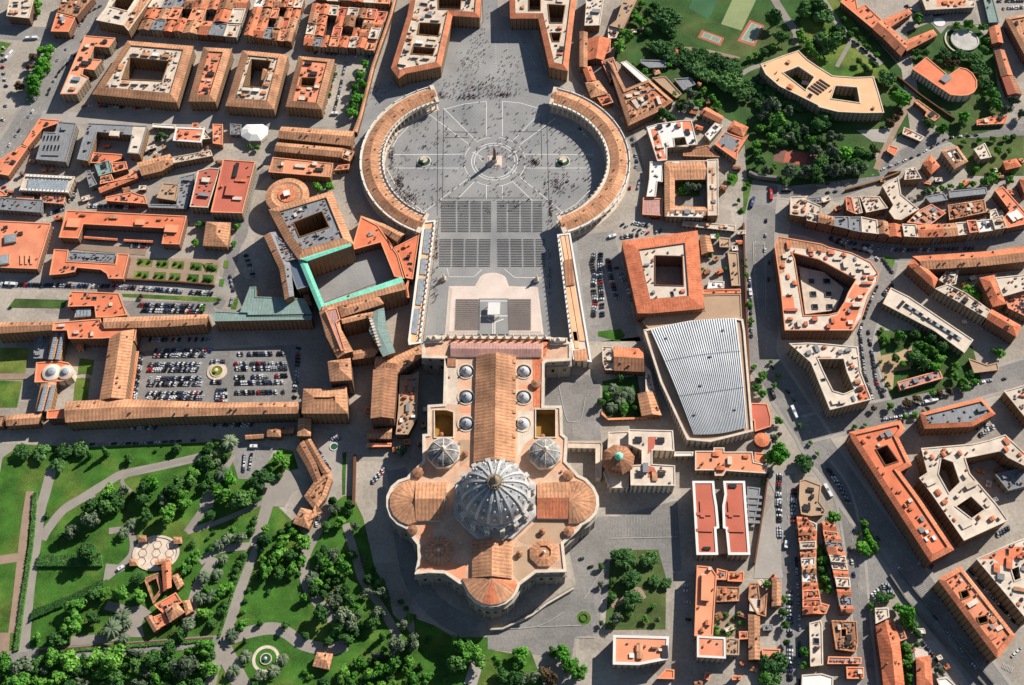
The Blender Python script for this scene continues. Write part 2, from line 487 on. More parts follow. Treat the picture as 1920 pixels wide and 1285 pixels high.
def flat_pts(name, label, cat, h, pts, **kw):
    global P
    keep = P
    try:
        P = lambda s, z=0.0: [v.copy() for v in s] if not isinstance(s, str) else keep(s, z)
        return flat(name, label, cat, h, pts, **kw)
    finally:
        P = keep
CN = {'T': 'tan tiled', 'B': 'brown tiled', 'O': 'orange tiled', 'P': 'salmon terrace', 'R': 'red terrace', 'C': 'cream terrace', 'G': 'grey flat', 'W': 'white flat'}
def house(pts, label, group, h, col, wall, dens=3):
    """one row house on a four-sided plot"""
    q = ccw(zz(pts, h))
    w = min((q[1] - q[0]).length, (q[2] - q[1]).length)
    if col in 'TBO' and w > 3:
        l1 = (q[1] - q[0]).length + (q[3] - q[2]).length; l2 = (q[2] - q[1]).length + (q[0] - q[3]).length
        a, b_ = ([q[0], q[1]], [q[3], q[2]]) if (l1 > l2) == (RND.random() < .7) else ([q[1], q[2]], [q[0], q[3]])
        return strip_pts('row_house', label, 'house', h, a, b_, col, wall, .30, (0, 0), group, dens)
    return flat_pts('row_house', label, 'house', h, q, col=col, wall=wall, clutter=dens, rim=.6, rimw=.4, group=group)
PAL = 'TOCOBPCWGTRO'
def block(phrase, s, nx, ny, h=(10, 14), skip=(), pal=PAL, dens=3, rowname=('front', 'second', 'third', 'fourth')):
    """block of row houses; s = front-left, front-right, back-right, back-left"""
    h = (h[0] * HS, h[1] * HS)
    fl, fr, br, bl = P(s, sum(h) / 2)
    us = [0]
    for i in range(nx): us.append(us[-1] + RND.uniform(.75, 1.25))
    us = [u / us[-1] for u in us]
    for j in range(ny):
        k = 0
        v0, v1 = j / ny, (j + 1) / ny
        for i in range(nx):
            if (i, j) in skip: continue
            k += 1
            g = .012
            def pt(u, v):
                return fl.lerp(fr, u).lerp(bl.lerp(br, u), v)
            jit = RND.uniform(-.04, .04) if j < ny - 1 else 0
            q = [pt(us[i], v0), pt(us[i + 1], v0), pt(us[i + 1], v1 + jit), pt(us[i], v1 + jit)]
            hh = RND.uniform(*h); col = RND.choice(pal)
            house(q, '%s town house, %s from left, %s row of %s' % (CN[col], nth(k), rowname[min(j, 3)], phrase), 'town houses in %s' % phrase, hh, col, RND.choice('copbcg'), dens)
def row(phrase, sl, sr, n, h=(10, 14), pal=PAL, dens=3):
    """curved terrace of row houses between a front line and a back line"""
    h = (h[0] * HS, h[1] * HS); hm = sum(h) / 2
    a, b_ = P(sl, hm), P(sr, hm)
    def along(p, t):
        L = [0]
        for i in range(len(p) - 1): L.append(L[-1] + (p[i + 1] - p[i]).length)
        d = t * L[-1]
        for i in range(len(p) - 1):
            if d <= L[i + 1] + 1e-6: return p[i].lerp(p[i + 1], (d - L[i]) / max(1e-6, L[i + 1] - L[i]))
        return p[-1].copy()
    ts = [0]
    for i in range(n): ts.append(ts[-1] + RND.uniform(.7, 1.3))
    ts = [t / ts[-1] for t in ts]
    for i in range(n):
        q = [along(a, ts[i]), along(a, ts[i + 1]), along(b_, ts[i + 1]), along(b_, ts[i])]
        hh = RND.uniform(*h); col = RND.choice(pal)
        house(q, '%s house, %s from left in %s' % (CN[col], nth(i + 1), phrase), 'houses in %s' % phrase, hh, col, RND.choice('copbcg'), dens)
# ---------------------------------------------------------------- ground, roads, lawns
GR = {
 'pave': mat('paving', S(174, 163, 150), .36, .03, .5, tint=S(144, 134, 124), objvar=0, patch=.11),
 'road': mat('asphalt', S(144, 139, 134), .28, .05, .7, tint=S(124, 120, 116), objvar=.05, patch=.11),
 'walk': mat('pavement_slabs', S(172, 164, 155), .25, .06, .8, objvar=.06, patch=.05),
 'lawn': mat('grass', S(66, 108, 38), .8, .07, .9, tint=S(120, 126, 60), objvar=.12, patch=.08),
 'rough': mat('rough_grass', S(58, 90, 42), .7, .05, .6, tint=S(92, 100, 56), objvar=.1),
 'path': mat('garden_path', S(160, 150, 140), .2, .1, .8, objvar=.06),
 'dirt': mat('brown_path', S(166, 140, 120), .25, .1, .8),
 'setts': mat('piazza_setts', S(154, 152, 149), .3, .04, .8, tint=S(128, 128, 132), objvar=0),
 'step': mat('pale_steps', S(228, 208, 194), .18, .08, .8),
 'soil': mat('bare_soil', S(190, 160, 124), .3, .08, .8),
 'pitch': mat('pale_turf', S(150, 160, 112), .25, .05, .6),
 'pitchg': mat('dark_turf', S(70, 112, 76), .3, .05, .6),
 'courtr': mat('court_border', S(196, 110, 88), .15, .1, .8),
 'courtg': mat('court_green', S(146, 158, 136), .15, .1, .8),
 'courtb': mat('court_brown', S(132, 96, 84), .25, .1, .8),
 'mark': mat('road_paint', S(192, 188, 182), .15, .3, 1.0, objvar=0),
 'pool': mat('pool_water', S(52, 92, 70), .2, rough=.1, spec=.5),
}
ZC = [0.0]
def lift(z):
    ZC[0] += .0017
    return z + ZC[0]
def sheet(name, s, z, m, parent=None, holes=(), label=None):
    z = lift(z)
    p = ccw(P(s)) if isinstance(s, str) else ccw(s)
    b = MB(); b.poly(zz(p, z), [zz(P(q), z) for q in holes])
    o = b.build(name, GR.get(m, m), parent)
    if parent is None: o['kind'] = 'structure'
    if label: o['label'] = label
    return o
def band(p, w):
    """left and right edges of a way of width w along points p"""
    L, R_ = [], []
    for i, v in enumerate(p):
        d = (p[min(i + 1, len(p) - 1)] - p[max(i - 1, 0)]); d.z = 0; d.normalize()
        n = Vector((-d.y, d.x, 0)) * (w / 2)
        L.append(v + n); R_.append(v - n)
    return L, R_
def smooth(p, k=6):
    out = []
    n = len(p)
    for i in range(n - 1):
        a, b, c, d = p[max(i - 1, 0)], p[i], p[i + 1], p[min(i + 2, n - 1)]
        for q in range(k):
            t = q / k
            out.append(.5 * ((2 * b) + (c - a) * t + (2 * a - 5 * b + 4 * c - d) * t * t + (3 * b - a - 3 * c + d) * t ** 3))
    out.append(p[-1]); return out
def way(name, s, w, z, m, parent=None, sm=True, kerb=None):
    z = lift(z)
    p = P(s)
    if sm and len(p) > 2: p = smooth(p)
    L, R_ = band(p, w)
    if m == 'road' and w > 5: WAYS.append((p, w / 2 + 3))
    b = MB(); b.ring(zz(R_, z), zz(L, z), 0, False)
    b.v = [tuple(v) for v in b.v]
    o = b.build(name, GR[m], parent)
    if parent is None: o['kind'] = 'structure'
    if kerb and len(p) > 3:
        dm = MB(); run = 0.0
        for u, v in zip(p, p[1:]):
            L_ = (v - u).length; d_ = (v - u) / max(L_, 1e-6); nn_ = Vector((-d_.y, d_.x, 0)); t_ = (-run) % 7.0
            while t_ < L_ - 2.6:
                for off_ in ((0,) if w < 16 else (-w / 6, w / 6)):
                    c_ = u + d_ * t_ + nn_ * off_; q_ = [c_ - nn_ * .2, c_ + d_ * 2.6 - nn_ * .2, c_ + d_ * 2.6 + nn_ * .2, c_ + nn_ * .2]; dm.face(zz(ccw(q_), z + .25 + ZC[0] * .1))
                t_ += 7.0
            run += L_
        if dm.f: dm.build('lane_dashes', GR['mark'], o, 'stuff')
    if kerb:
        for q, (e, sgn) in enumerate(((L, 1), (R_, -1))):
            K1, K2 = e, [v + (v - u).normalized() * kerb for v, u in zip(e, R_ if sgn > 0 else L)]
            kz = lift(.12); k = MB(); k.ring(zz(K1, kz), zz(K2, kz), 0, False); k.ring(zz(K1, 0), zz(K1, kz), 0, False); k.ring(zz(K2, kz), zz(K2, 0), 0, False)
            k.build('kerb_pavement', GR['walk'], o)
    return o
g = MB(); g.face([(-3500, -1500, 0), (3500, -1500, 0), (3500, 5000, 0), (-3500, 5000, 0)])
g.build('ground', GR['pave'], None, 'structure')
RZ = .03
way('road', 'b4 1150 90 1120 330 1110 600 1120 900 1140 1150 c4 1130 180 1290 450 1480 740 c5 60 850 d5 330 60 600 420 900 860 1300 1400', 24, RZ, 'road', kerb=3)
way('road', 'b4 1180 190 b5 0 205 250 180 a5 520 1240 800 1075 1000 1000 1250 965 1650 945', 13, RZ + .01, 'road', kerb=2)
way('road', 'b5 -150 440 0 470 300 580 640 640 1000 600 1650 550', 17, RZ + .012, 'road', kerb=2)
way('road', 'b5 590 690 560 800 480 1000 c5 410 0 400 150 470 400 510 520', 12, RZ + .014, 'road', kerb=2)
way('road', 'c5 -30 720 300 640 600 590 1000 460 1400 350 1600 290', 20, RZ + .016, 'road', kerb=2.5)
way('road', 'c4 1300 1040 d4 1215 0 1240 600 1215 1350', 13, RZ + .018, 'road', kerb=2)
way('road', 'c5 90 980 d5 220 0 300 400 330 700 400 1380', 12, RZ + .02, 'road', kerb=2)
way('road', 'a1 640 150 480 400 300 720 130 980 -60 1300', 24, RZ + .008, 'road', kerb=3)
way('road', 'a1 -60 230 300 250 620 240 780 -60', 18, RZ + .006, 'road')
way('road', 'a1 300 850 700 870 1558 880 a2 500 900 1000 880', 14, RZ + .004, 'walk')
way('road', 'a2 470 1250 b2 330 200 290 480 230 620 170 900 100 1040', 10, RZ + .003, 'road')
way('road', 'a3 1300 -50 1240 300 1260 560 1540 800 a4 60 880 170 1000 240 1250', 7, RZ + .005, 'road')
way('road', 'b1 -50 860 870 870 1558 905 b2 210 960', 12, RZ + .007, 'walk')
sheet('car_park', 'b1 880 990 1558 1000 b2 60 1010 100 1085 b1 1510 1090 960 1110', .025, 'road')
sheet('car_park', 'c1 1015 150 c1 1558 140 c2 690 100 670 520 c1 1558 540 950 545', .035, 'road')
sheet('car_park', 'b3 1230 520 1520 480 b4 80 640 b4 180 1100 b4 240 1285 c4 280 40 c3 1420 80 b3 1340 1285', .022, 'road')
sheet('yard', 'c3 1040 330 1330 320 1420 400 1420 680 1430 800 1170 800 1150 560 1020 540', .03, 'road')
sheet('yard', 'd3 1100 300 1310 140 1440 140 d4 470 30 500 500 440 560 d3 1330 700 1320 930 1150 960 1130 1100 560 1040 540 960 640 900 1160 600', .032, 'road')
sheet('yard', 'c2 450 1115 610 1015 770 1115 660 1180 600 1285 430 1285 440 1180', .10, 'path')
sheet('yard', 'c2 210 800 330 820 520 860 480 960 440 1010 330 1085 260 1085 215 930', .10, 'road')
sheet('yard', 'c2 870 760 1020 760 1020 1010 960 1280 900 1280 930 1000 820 850', .09, 'walk')
way('road', 'd2 850 80 780 230 690 430 715 620 800 740 890 850', 8, .10, 'path')
way('road', 'd3 -60 -180 -30 0 0 300 80 600 260 800 480 910', 16, .03, 'road')
sheet('road_square', 'd5 330 400 450 420 560 480 600 640 420 700 330 640', .055, 'road')
# ---- gardens
sheet('lawn', 'c1 -20 880 120 830 640 850 1558 815 c2 60 790 205 805 230 920 270 1085 440 1010 560 860 660 880 700 1010 560 1040 450 1115 430 1285 d2 490 50 620 180 700 280 740 300 830 210 850 80 960 0 1020 0 1090 150 1170 500 1260 640 1290 800 1440 960 d3 60 830 200 880 330 960 560 960 560 1040 720 1070 850 1050 940 1285 p 1000 1330 -30 1330', .06, 'lawn')
sheet('lawn', 'c1 -20 125 215 130 185 312 -20 312', .06, 'lawn')
sheet('lawn', 'c1 -20 365 165 370 125 562 -20 562', .06, 'lawn')
sheet('lawn', 'c1 582 203 690 217 670 330 640 318 600 318 566 325', .06, 'lawn')
sheet('lawn', 'c1 552 352 600 345 655 352 660 350 640 505 536 512', .06, 'lawn')
sheet('lawn', 'a1 -20 300 85 318 -20 440', .06, 'lawn')
sheet('lawn', 'b1 890 938 1558 965 b2 130 970 120 995 b1 1558 1000 900 962', .06, 'lawn')
sheet('lawn', 'b2 235 970 262 975 245 1055 205 1050', .06, 'lawn')
sheet('lawn', 'c2 1020 890 1050 890 1040 1200 1020 1200', .095, 'lawn')
sheet('lawn', 'b5 505 665 620 680 600 752 575 745', .07, 'lawn')
sheet('lawn', 'b4 870 60 945 60 950 110 920 155 870 140', .05, 'lawn')
sheet('lawn', 'b4 985 120 1060 90 1000 355 930 350 990 300', .05, 'lawn')
sheet('lawn', 'p 1121 622 1163 617 1172 630 1160 641 1121 631', .05, 'lawn')
sheet('lawn', 'd4 20 370 340 365 395 560 390 905 -20 910', .06, 'rough')
sheet('lawn', 'd5 340 140 460 330 450 400 330 390 310 300', .06, 'lawn')
sheet('hill_lawn', 'p 1196 -40 1560 -40 1580 0 1690 130 1706 240 1640 290 1650 330 1480 350 1400 335 1395 240 1330 205 1262 190 1200 150 1150 110 1165 60', .05, 'rough')
sheet('hill_lawn', 'p 1700 60 1800 20 1860 80 1880 240 1790 262 1730 215', .05, 'rough')
sheet('hill_lawn', 'p 1540 -40 1570 0 1660 125 1690 160 1650 150 1520 140 1500 40', .055, 'lawn')
sheet('park_ground', 'c5 480 0 900 0 1180 110 1250 380 980 430 600 500 560 420', .05, 'rough')
sheet('park_ground', 'c5 480 190 640 160 740 110 730 280 610 300 600 440 545 400', .07, 'soil')
sheet('garden_plot', 'c3 1440 370 1558 350 c4 215 330 260 640 0 640 c3 1440 570', .05, 'rough')
sheet('garden_plot', 'a5 985 1020 1100 1010 1190 1010 1558 990 1558 1285 1150 1285 1090 1080', .05, 'rough')
sheet('sports_field', 'a4 500 200 740 130 830 180 960 240 1120 160 1160 200 1080 400 960 420 640 330', .065, 'rough')
sheet('football_pitch', 'a4 590 60 640 -60 830 -60 735 145', .075, 'pitchg')
sheet('football_pitch', 'a4 825 178 935 -60 1110 -60 975 225', .075, 'pitch')
o = sheet('tennis_court', 'a4 685 220 850 278 822 338 655 275', .08, 'courtr'); sheet('playing_surface', 'a4 700 236 832 283 812 322 676 272', .10, 'courtg', o)
o = sheet('tennis_court', 'a4 1035 148 1142 188 1070 342 945 300', .08, 'courtr'); sheet('playing_surface', 'a4 1045 166 1124 195 1062 322 966 292', .10, 'courtg', o)
o = sheet('tennis_court', 'a4 1225 1090 1540 1115 1500 1230 1205 1180', .08, 'courtb'); sheet('playing_surface', 'a4 1300 1105 1470 1118 1440 1205 1280 1185', .10, 'courtr', o)
for s_, w_, m_ in (('c1 480 1300 800 1100 900 1050 1180 990 1440 930 1600 890', 7, 'path'), ('d1 640 -20 450 80 330 220 285 300', 7, 'path'),
                   ('c1 385 1000 360 1080 328 1200 d1 272 110 240 350 200 620 160 1060', 8, 'path'), ('d1 -30 1115 200 1080 800 1040 1448 990 d2 150 1000', 9, 'road'),
                   ('c2 492 1180 d2 432 90 370 280 250 640 150 960', 9, 'path'), ('d2 120 1000 300 930 470 900 570 930 690 1010 860 1040 980 1010', 9, 'path'),
                   ('d2 -20 225 200 140 415 40', 4, 'path'), ('d2 -20 450 120 365 340 340', 6, 'path'), ('d1 1460 -20 1270 250', 6, 'path'),
                   ('d1 1270 250 1448 180', 4, 'path'), ('d1 1460 420 1360 580 1310 720 1290 840', 8, 'path'), ('d2 120 1000 40 1330', 8, 'path'), ('d2 130 1020 290 1330', 12, 'path'),
                   ('d2 970 190 1040 420 1085 570 1200 740 1330 960', 6, 'path'), ('d1 205 -30 170 200 125 600 85 930', 6, 'dirt'), ('d1 -30 440 145 415', 7, 'dirt'),
                   ('c2 225 910 120 1090 0 1270 d1 1448 60', 5, 'path'), ('d1 740 240 880 240 900 380 830 470 720 560', 5, 'path'), ('c1 1558 900 c1 930 1060 960 1180', 3, 'path'),
                   ('d1 480 985 720 965 860 920 940 820 720 740', 7, 'path'), ('a4 1200 -30 1290 120 1380 250 1360 330', 8, 'path'), ('a5 70 -30 280 280 520 470', 7, 'path'),
                   ('a4 880 620 1010 520 1110 480', 5, 'path'), ('a5 100 380 0 440', 3, 'path'), ('a5 290 310 190 490', 4, 'path'), ('a5 760 700 620 930 480 1240', 6, 'dirt'),
                   ('d3 500 1090 440 1285', 9, 'walk'), ('d4 240 700 200 640 120 700 20 740', 5, 'dirt'), ('c1 -20 340 190 338', 5, 'dirt'), ('a4 480 350 700 370 960 430', 4, 'dirt')):
    way('path', s_, w_, .10 + RND.uniform(0, .02), m_)
sheet('yard', 'd1 880 760 960 740 1030 790 960 860 980 960 860 960 840 900', .12, 'path')
sheet('yard', 'd1 720 460 830 470 850 500 700 580', .12, 'path')
sheet('yard', 'd1 -10 930 70 930 60 1090 -10 1090', .11, 'dirt')
sheet('yard', 'a5 335 955 600 938 545 1045 450 1035', .10, 'walk')
sheet('yard', 'a5 690 60 800 100 1200 90 1240 180 1000 190 950 250 880 170', .08, 'path')
sheet('yard', 'c1 -20 825 125 825 90 880 20 930 0 1040 -20 1040', .09, 'path')
sheet('yard', 'c4 1150 1050 1240 1050 d4 1150 300 1190 560 990 560 1020 200 1140 0', .05, 'walk')
sheet('vegetable_plot', 'b1 110 975 490 985 470 1045 60 1040', .06, 'rough')
for s_ in ('a4 700 236 832 283 812 322 676 272', 'a4 1045 166 1124 195 1062 322 966 292'):
    q_ = offset(ccw(P(s_)), .8)
    for i_ in range(4):
        way('court_line', 'p 0 0 1 1', 1, .2, 'mark') if False else None
    b_ = MB(); b_.ring(zz(q_, .42), zz(offset(q_, .3), .42)); m1, m2 = (q_[0] + q_[1]) / 2, (q_[2] + q_[3]) / 2
    L_, R_ = band([m1, m2], .3); b_.ring(zz(R_, .423), zz(L_, .423), 0, False)
    b_.build('court_lines', M['W'], bpy.data.objects['tennis_court' if '700 236' in s_ else 'tennis_court.001'])
sheet('yard', 'd4 735 795 830 800 880 850 880 950 715 945', .06, 'dirt')
sheet('lawn', 'd4 1425 330 1448 330 d5 100 340 130 640 60 660 d4 1430 640', .06, 'rough')
sheet('lawn', 'd5 600 1000 690 1010 690 1290 640 1290', .06, 'rough')
sheet('yard', 'd5 700 1030 790 1050 800 1090 710 1100', .06, 'step')
sheet('yard', 'b1 560 585 1080 600 1060 660 940 650 520 615', .05, 'dirt')
# parterre: gravel court with square beds
par = sheet('parterre_court', 'b1 955 672 1558 690 b2 135 700 80 890 b1 1558 880 905 840', .05, 'dirt')
k = 0
for s_ in ('b1 1005 682 1118 690 1110 745 1000 740', 'b1 1145 692 1235 697 1228 757 1140 752', 'b1 1258 700 1348 704 1340 764 1252 758', 'b1 1392 708 1478 714 1470 775 1385 768', 'b1 1505 715 1558 718 b2 -5 722 b1 1553 780 1500 775',
           'b1 980 772 1092 776 1086 832 975 828', 'b1 1126 780 1215 784 1210 842 1120 836', 'b1 1240 787 1322 790 1315 850 1234 844', 'b1 1372 795 1455 800 1450 858 1366 852', 'b1 1482 800 1558 803 b1 1556 862 1476 858',
           'b2 20 720 112 730 104 785 12 776', 'b2 10 802 84 808 78 864 2 858', 'b2 160 695 192 700 182 755 152 750', 'b2 128 832 160 836 150 888 120 884'):
    sheet('grass_bed', s_, .09, 'lawn', par)
# crossing stripes
def zebra(s, n, w, l, parent=None):
    a, b = P(s)
    d = (b - a).normalized(); nn = Vector((-d.y, d.x, 0))
    for i in range(n):
        c = a.lerp(b, (i + .5) / n)
        q = [c - d * w / 2 - nn * l / 2, c + d * w / 2 - nn * l / 2, c + d * w / 2 + nn * l / 2, c - d * w / 2 + nn * l / 2]
        m = MB(); m.face(zz(ccw(q), lift(.25))); o = m.build('crossing_stripe', GR['mark'], parent)
        if parent is None: o['kind'] = 'structure'
zeb = bpy.data.objects['road']
zebra('d5 470 350 545 450', 9, .45, 4, zeb); zebra('d5 1300 1150 1370 1185', 7, .5, 4, zeb); zebra('d5 730 600 790 690', 8, .3, 7, zeb); zebra('c4 1400 690 1460 640', 8, .4, 4, zeb); zebra('b4 1060 575 1140 570', 9, .3, 4, zeb)
for s_ in ('c3 1115 375 1175 640 1220 665 1280 655 1315 490', 'd3 1215 700 1330 520 d4 70 360', 'd3 900 890 1190 880', 'd3 640 905 900 885 1080 790', 'b4 1060 570 1070 800 1100 1050', 'b4 1140 570 1150 800 1150 1100', 'd4 440 520 590 525', 'd4 20 290 470 280', 'd3 1160 960 1290 962'):
    way('painted_line', s_, .35, .25, 'mark', zeb)
for i in range(22):
    x = 40 + i * 20
    way('painted_line', 'd4 %d 140 %d 195' % (x, x - 2), .11, .2, 'mark', bpy.data.objects['yard.001'])
    way('painted_line', 'd4 %d 220 %d 275' % (x, x - 2), .11, .2, 'mark', bpy.data.objects['yard.001'])

# ---------------------------------------------------------------- the oval piazza: setts and travertine lines
pz = sheet('piazza', 'a3 560 -60 670 -60 680 120 880 140 1050 590 1380 760 a4 50 900 60 1285 b4 0 350 b3 1250 520 1340 1290 c3 1000 60 260 30 b3 130 1290 250 390 b2 1330 560 1130 170 1150 0 a2 1090 960 1230 640 a3 60 590 250 540 330 230 570 170', .045, 'setts')
LZ = pz.data.vertices[0].co.z + .02
def line(s, w=.75, closed=False):
    w *= .75
    p = P(s) if isinstance(s, str) else s
    L, R_ = band(p, w)
    if closed: L, R_ = zip(*[(a, b) for a, b in zip(L, R_)])
    b = MB(); b.ring(zz(R_, LZ + line.k), zz(L, LZ + line.k), 0, False); line.k = (line.k + .0023) % .5
    return b.build('travertine_strip', M['W'], pz)
line.k = 0
OB = at(927.5, 303.5)
def circle(rx, ry, n=64, a0=0, a1=2 * math.pi):
    return [Vector((OB.x + rx * math.cos(a0 + (a1 - a0) * i / n), OB.y + ry * math.sin(a0 + (a1 - a0) * i / n), 0)) for i in range(n + 1)]
RX = (at(970.5, 303).x - at(884, 303).x) / 2; RY = (at(927, 268).y - at(927, 337).y) / 2
line(circle(RX, RY), .9); line(circle(RX * .88, RY * .88), .7)
for k in range(8):
    a = math.pi / 8 + k * math.pi / 4
    line(circle(RX * 1.33, RY * 1.33, 10, a - math.pi / 8 + .13, a + math.pi / 8 - .13), .6)
for s_ in ('p 868 290 727 291', 'p 868 316 722 316', 'p 984 290 1112 291', 'p 984 316 1112 316',
           'p 880 272 802 213', 'p 892 264 832 204', 'p 962 264 1012 214', 'p 975 272 1042 222', 'p 880 334 796 398', 'p 890 341 860 372', 'p 962 342 998 377', 'p 975 333 1055 399',
           'p 912 256 912 191', 'p 942 256 942 191', 'p 912 348 912 374', 'p 942 348 942 374',
           'p 912 191 870 196 832 206', 'p 942 191 975 194 1010 204', 'p 732 284 745 260 770 234 802 213', 'p 1112 352 1080 384 1052 400', 'p 726 318 740 345 765 375 792 396',
           'p 838 504 842 520 888 520 904 506', 'p 946 506 965 521 1018 522'):
    line(s_, .7)
for s_ in ('p 905 304 898 296', 'p 885 286 905 296', 'p 969 284 952 296', 'p 969 325 952 314'):
    line(s_, .8)
for k, (x0, dx) in enumerate(((891, -3), (906, -1), (929, 0), (948, 1), (966, 6))):        # rows of painted dashes on the approach
    for i in range(14):
        y = 64 + i * 4.6
        w = x0 + dx * i * .5
        line('p %.1f %.1f %.1f %.1f' % (w - 2.2, y, w + 2.2, y + 2), .35)
for s_ in ('p 821 205 820 405', 'p 832 208 830 372', 'p 1014 220 1016 300', 'p 1025 215 1030 400'):        # crowd barriers
    p = P(s_); L, R_ = band(p, .3)
    b = MB(); b.ring(zz(R_, .6), zz(L, .6), 0, False); b.ring(zz(L, .05), zz(L, .6), 0, False); b.ring(zz(R_, .6), zz(R_, .05), 0, False)
    tag(b.build('crowd_barrier', DARK), {'p 821 205 820 405': 'long dark crowd barrier, leftmost of the pair left of the obelisk', 'p 832 208 830 372': 'dark crowd barrier on the obelisk side of the left pair', 'p 1014 220 1016 300': 'short dark crowd barrier, left one of the pair right of the obelisk', 'p 1025 215 1030 400': 'long dark crowd barrier, rightmost of those right of the obelisk'}[s_], 'barrier', 'crowd barriers on the piazza')
for s_, lb in (('p 832 248 895 249', 'upper dark barrier left of the obelisk axis'), ('p 832 259 880 259', 'lower dark barrier left above the obelisk ring'), ('p 955 248 1014 248', 'upper dark barrier right of the obelisk axis'), ('p 830 372 1012 372', 'dark barrier across the piazza above the chairs')):
    p = P(s_); L, R_ = band(p, .3)
    b = MB(); b.ring(zz(R_, .6), zz(L, .6), 0, False); b.ring(zz(L, .05), zz(L, .6), 0, False); b.ring(zz(R_, .6), zz(R_, .05), 0, False)
    tag(b.build('crowd_barrier', DARK), lb, 'barrier', 'crowd barriers on the piazza')
# stepped forecourt of the basilica
st = thing('forecourt_steps', 'broad pale stone steps with half-round front before the basilica facade', 'steps', at(925, 580))
base = 'p 838 534 888 534 p 897 518 905 512 918 509 931 509 944 513 952 519 957 534 1012 536 1024 632 830 632'
p0 = ccw(P(base))
for i in range(6):
    q = offset(p0, i * .9); zt = .18 + i * .16
    b = MB(); b.poly(zz(q, zt)); b.ring(zz(q, zt - .3), zz(q, zt))
    part(b, 'step', GR['step'], st)
b = MB(); q = ccw(P('p 899 561 953 561 955 628 897 628')); b.poly(zz(q, 1.14)); b.ring(zz(q, .9), zz(q, 1.14)); part(b, 'landing', GR['setts'], st)
for s_ in ('p 900 566 952 566', 'p 900 594 952 594', 'p 913 600 924 606 924 628', 'p 944 600 928 606 928 628'):
    p = P(s_); L, R_ = band(p, .8); b = MB(); b.ring(zz(R_, 1.2), zz(L, 1.2), 0, False); part(b, 'travertine_strip', M['W'], st)
# ---------------------------------------------------------------- statues, columns (shared meshes)
def statue_mesh():
    b = MB(); b.box(-.7, .7, -.7, .7, 0, .9, 0)
    b.lathe([(.62, .9), (.7, 1.3), (.5, 2.1), (.62, 2.7), (.3, 3.05), (.14, 3.15), (.26, 3.4), (.2, 3.7), (0, 3.8)], 8, (0, 0, 0), 0)
    b.add([(.35, -.2, 2.6), (1.1, -.25, 2.9), (1.1, .05, 3.05), (.35, .15, 2.85)], [(0, 1, 2, 3), (3, 2, 1, 0)], 0)
    return b.mesh('statue', [TRAV])
STATUE = statue_mesh()
def column_mesh(h, r):
    b = MB(); b.box(-r * 1.3, r * 1.3, -r * 1.3, r * 1.3, 0, .35)
    b.lathe([(r * 1.15, .35), (r, .7), (r * .98, h * .4), (r * .84, h - .6), (r * 1.2, h - .25)], 8); b.box(-r * 1.25, r * 1.25, -r * 1.25, r * 1.25, h - .25, h)
    return b.mesh('column', [TRAV])
CH = 10.6
COLUMN = column_mesh(CH - 2.6, .8)
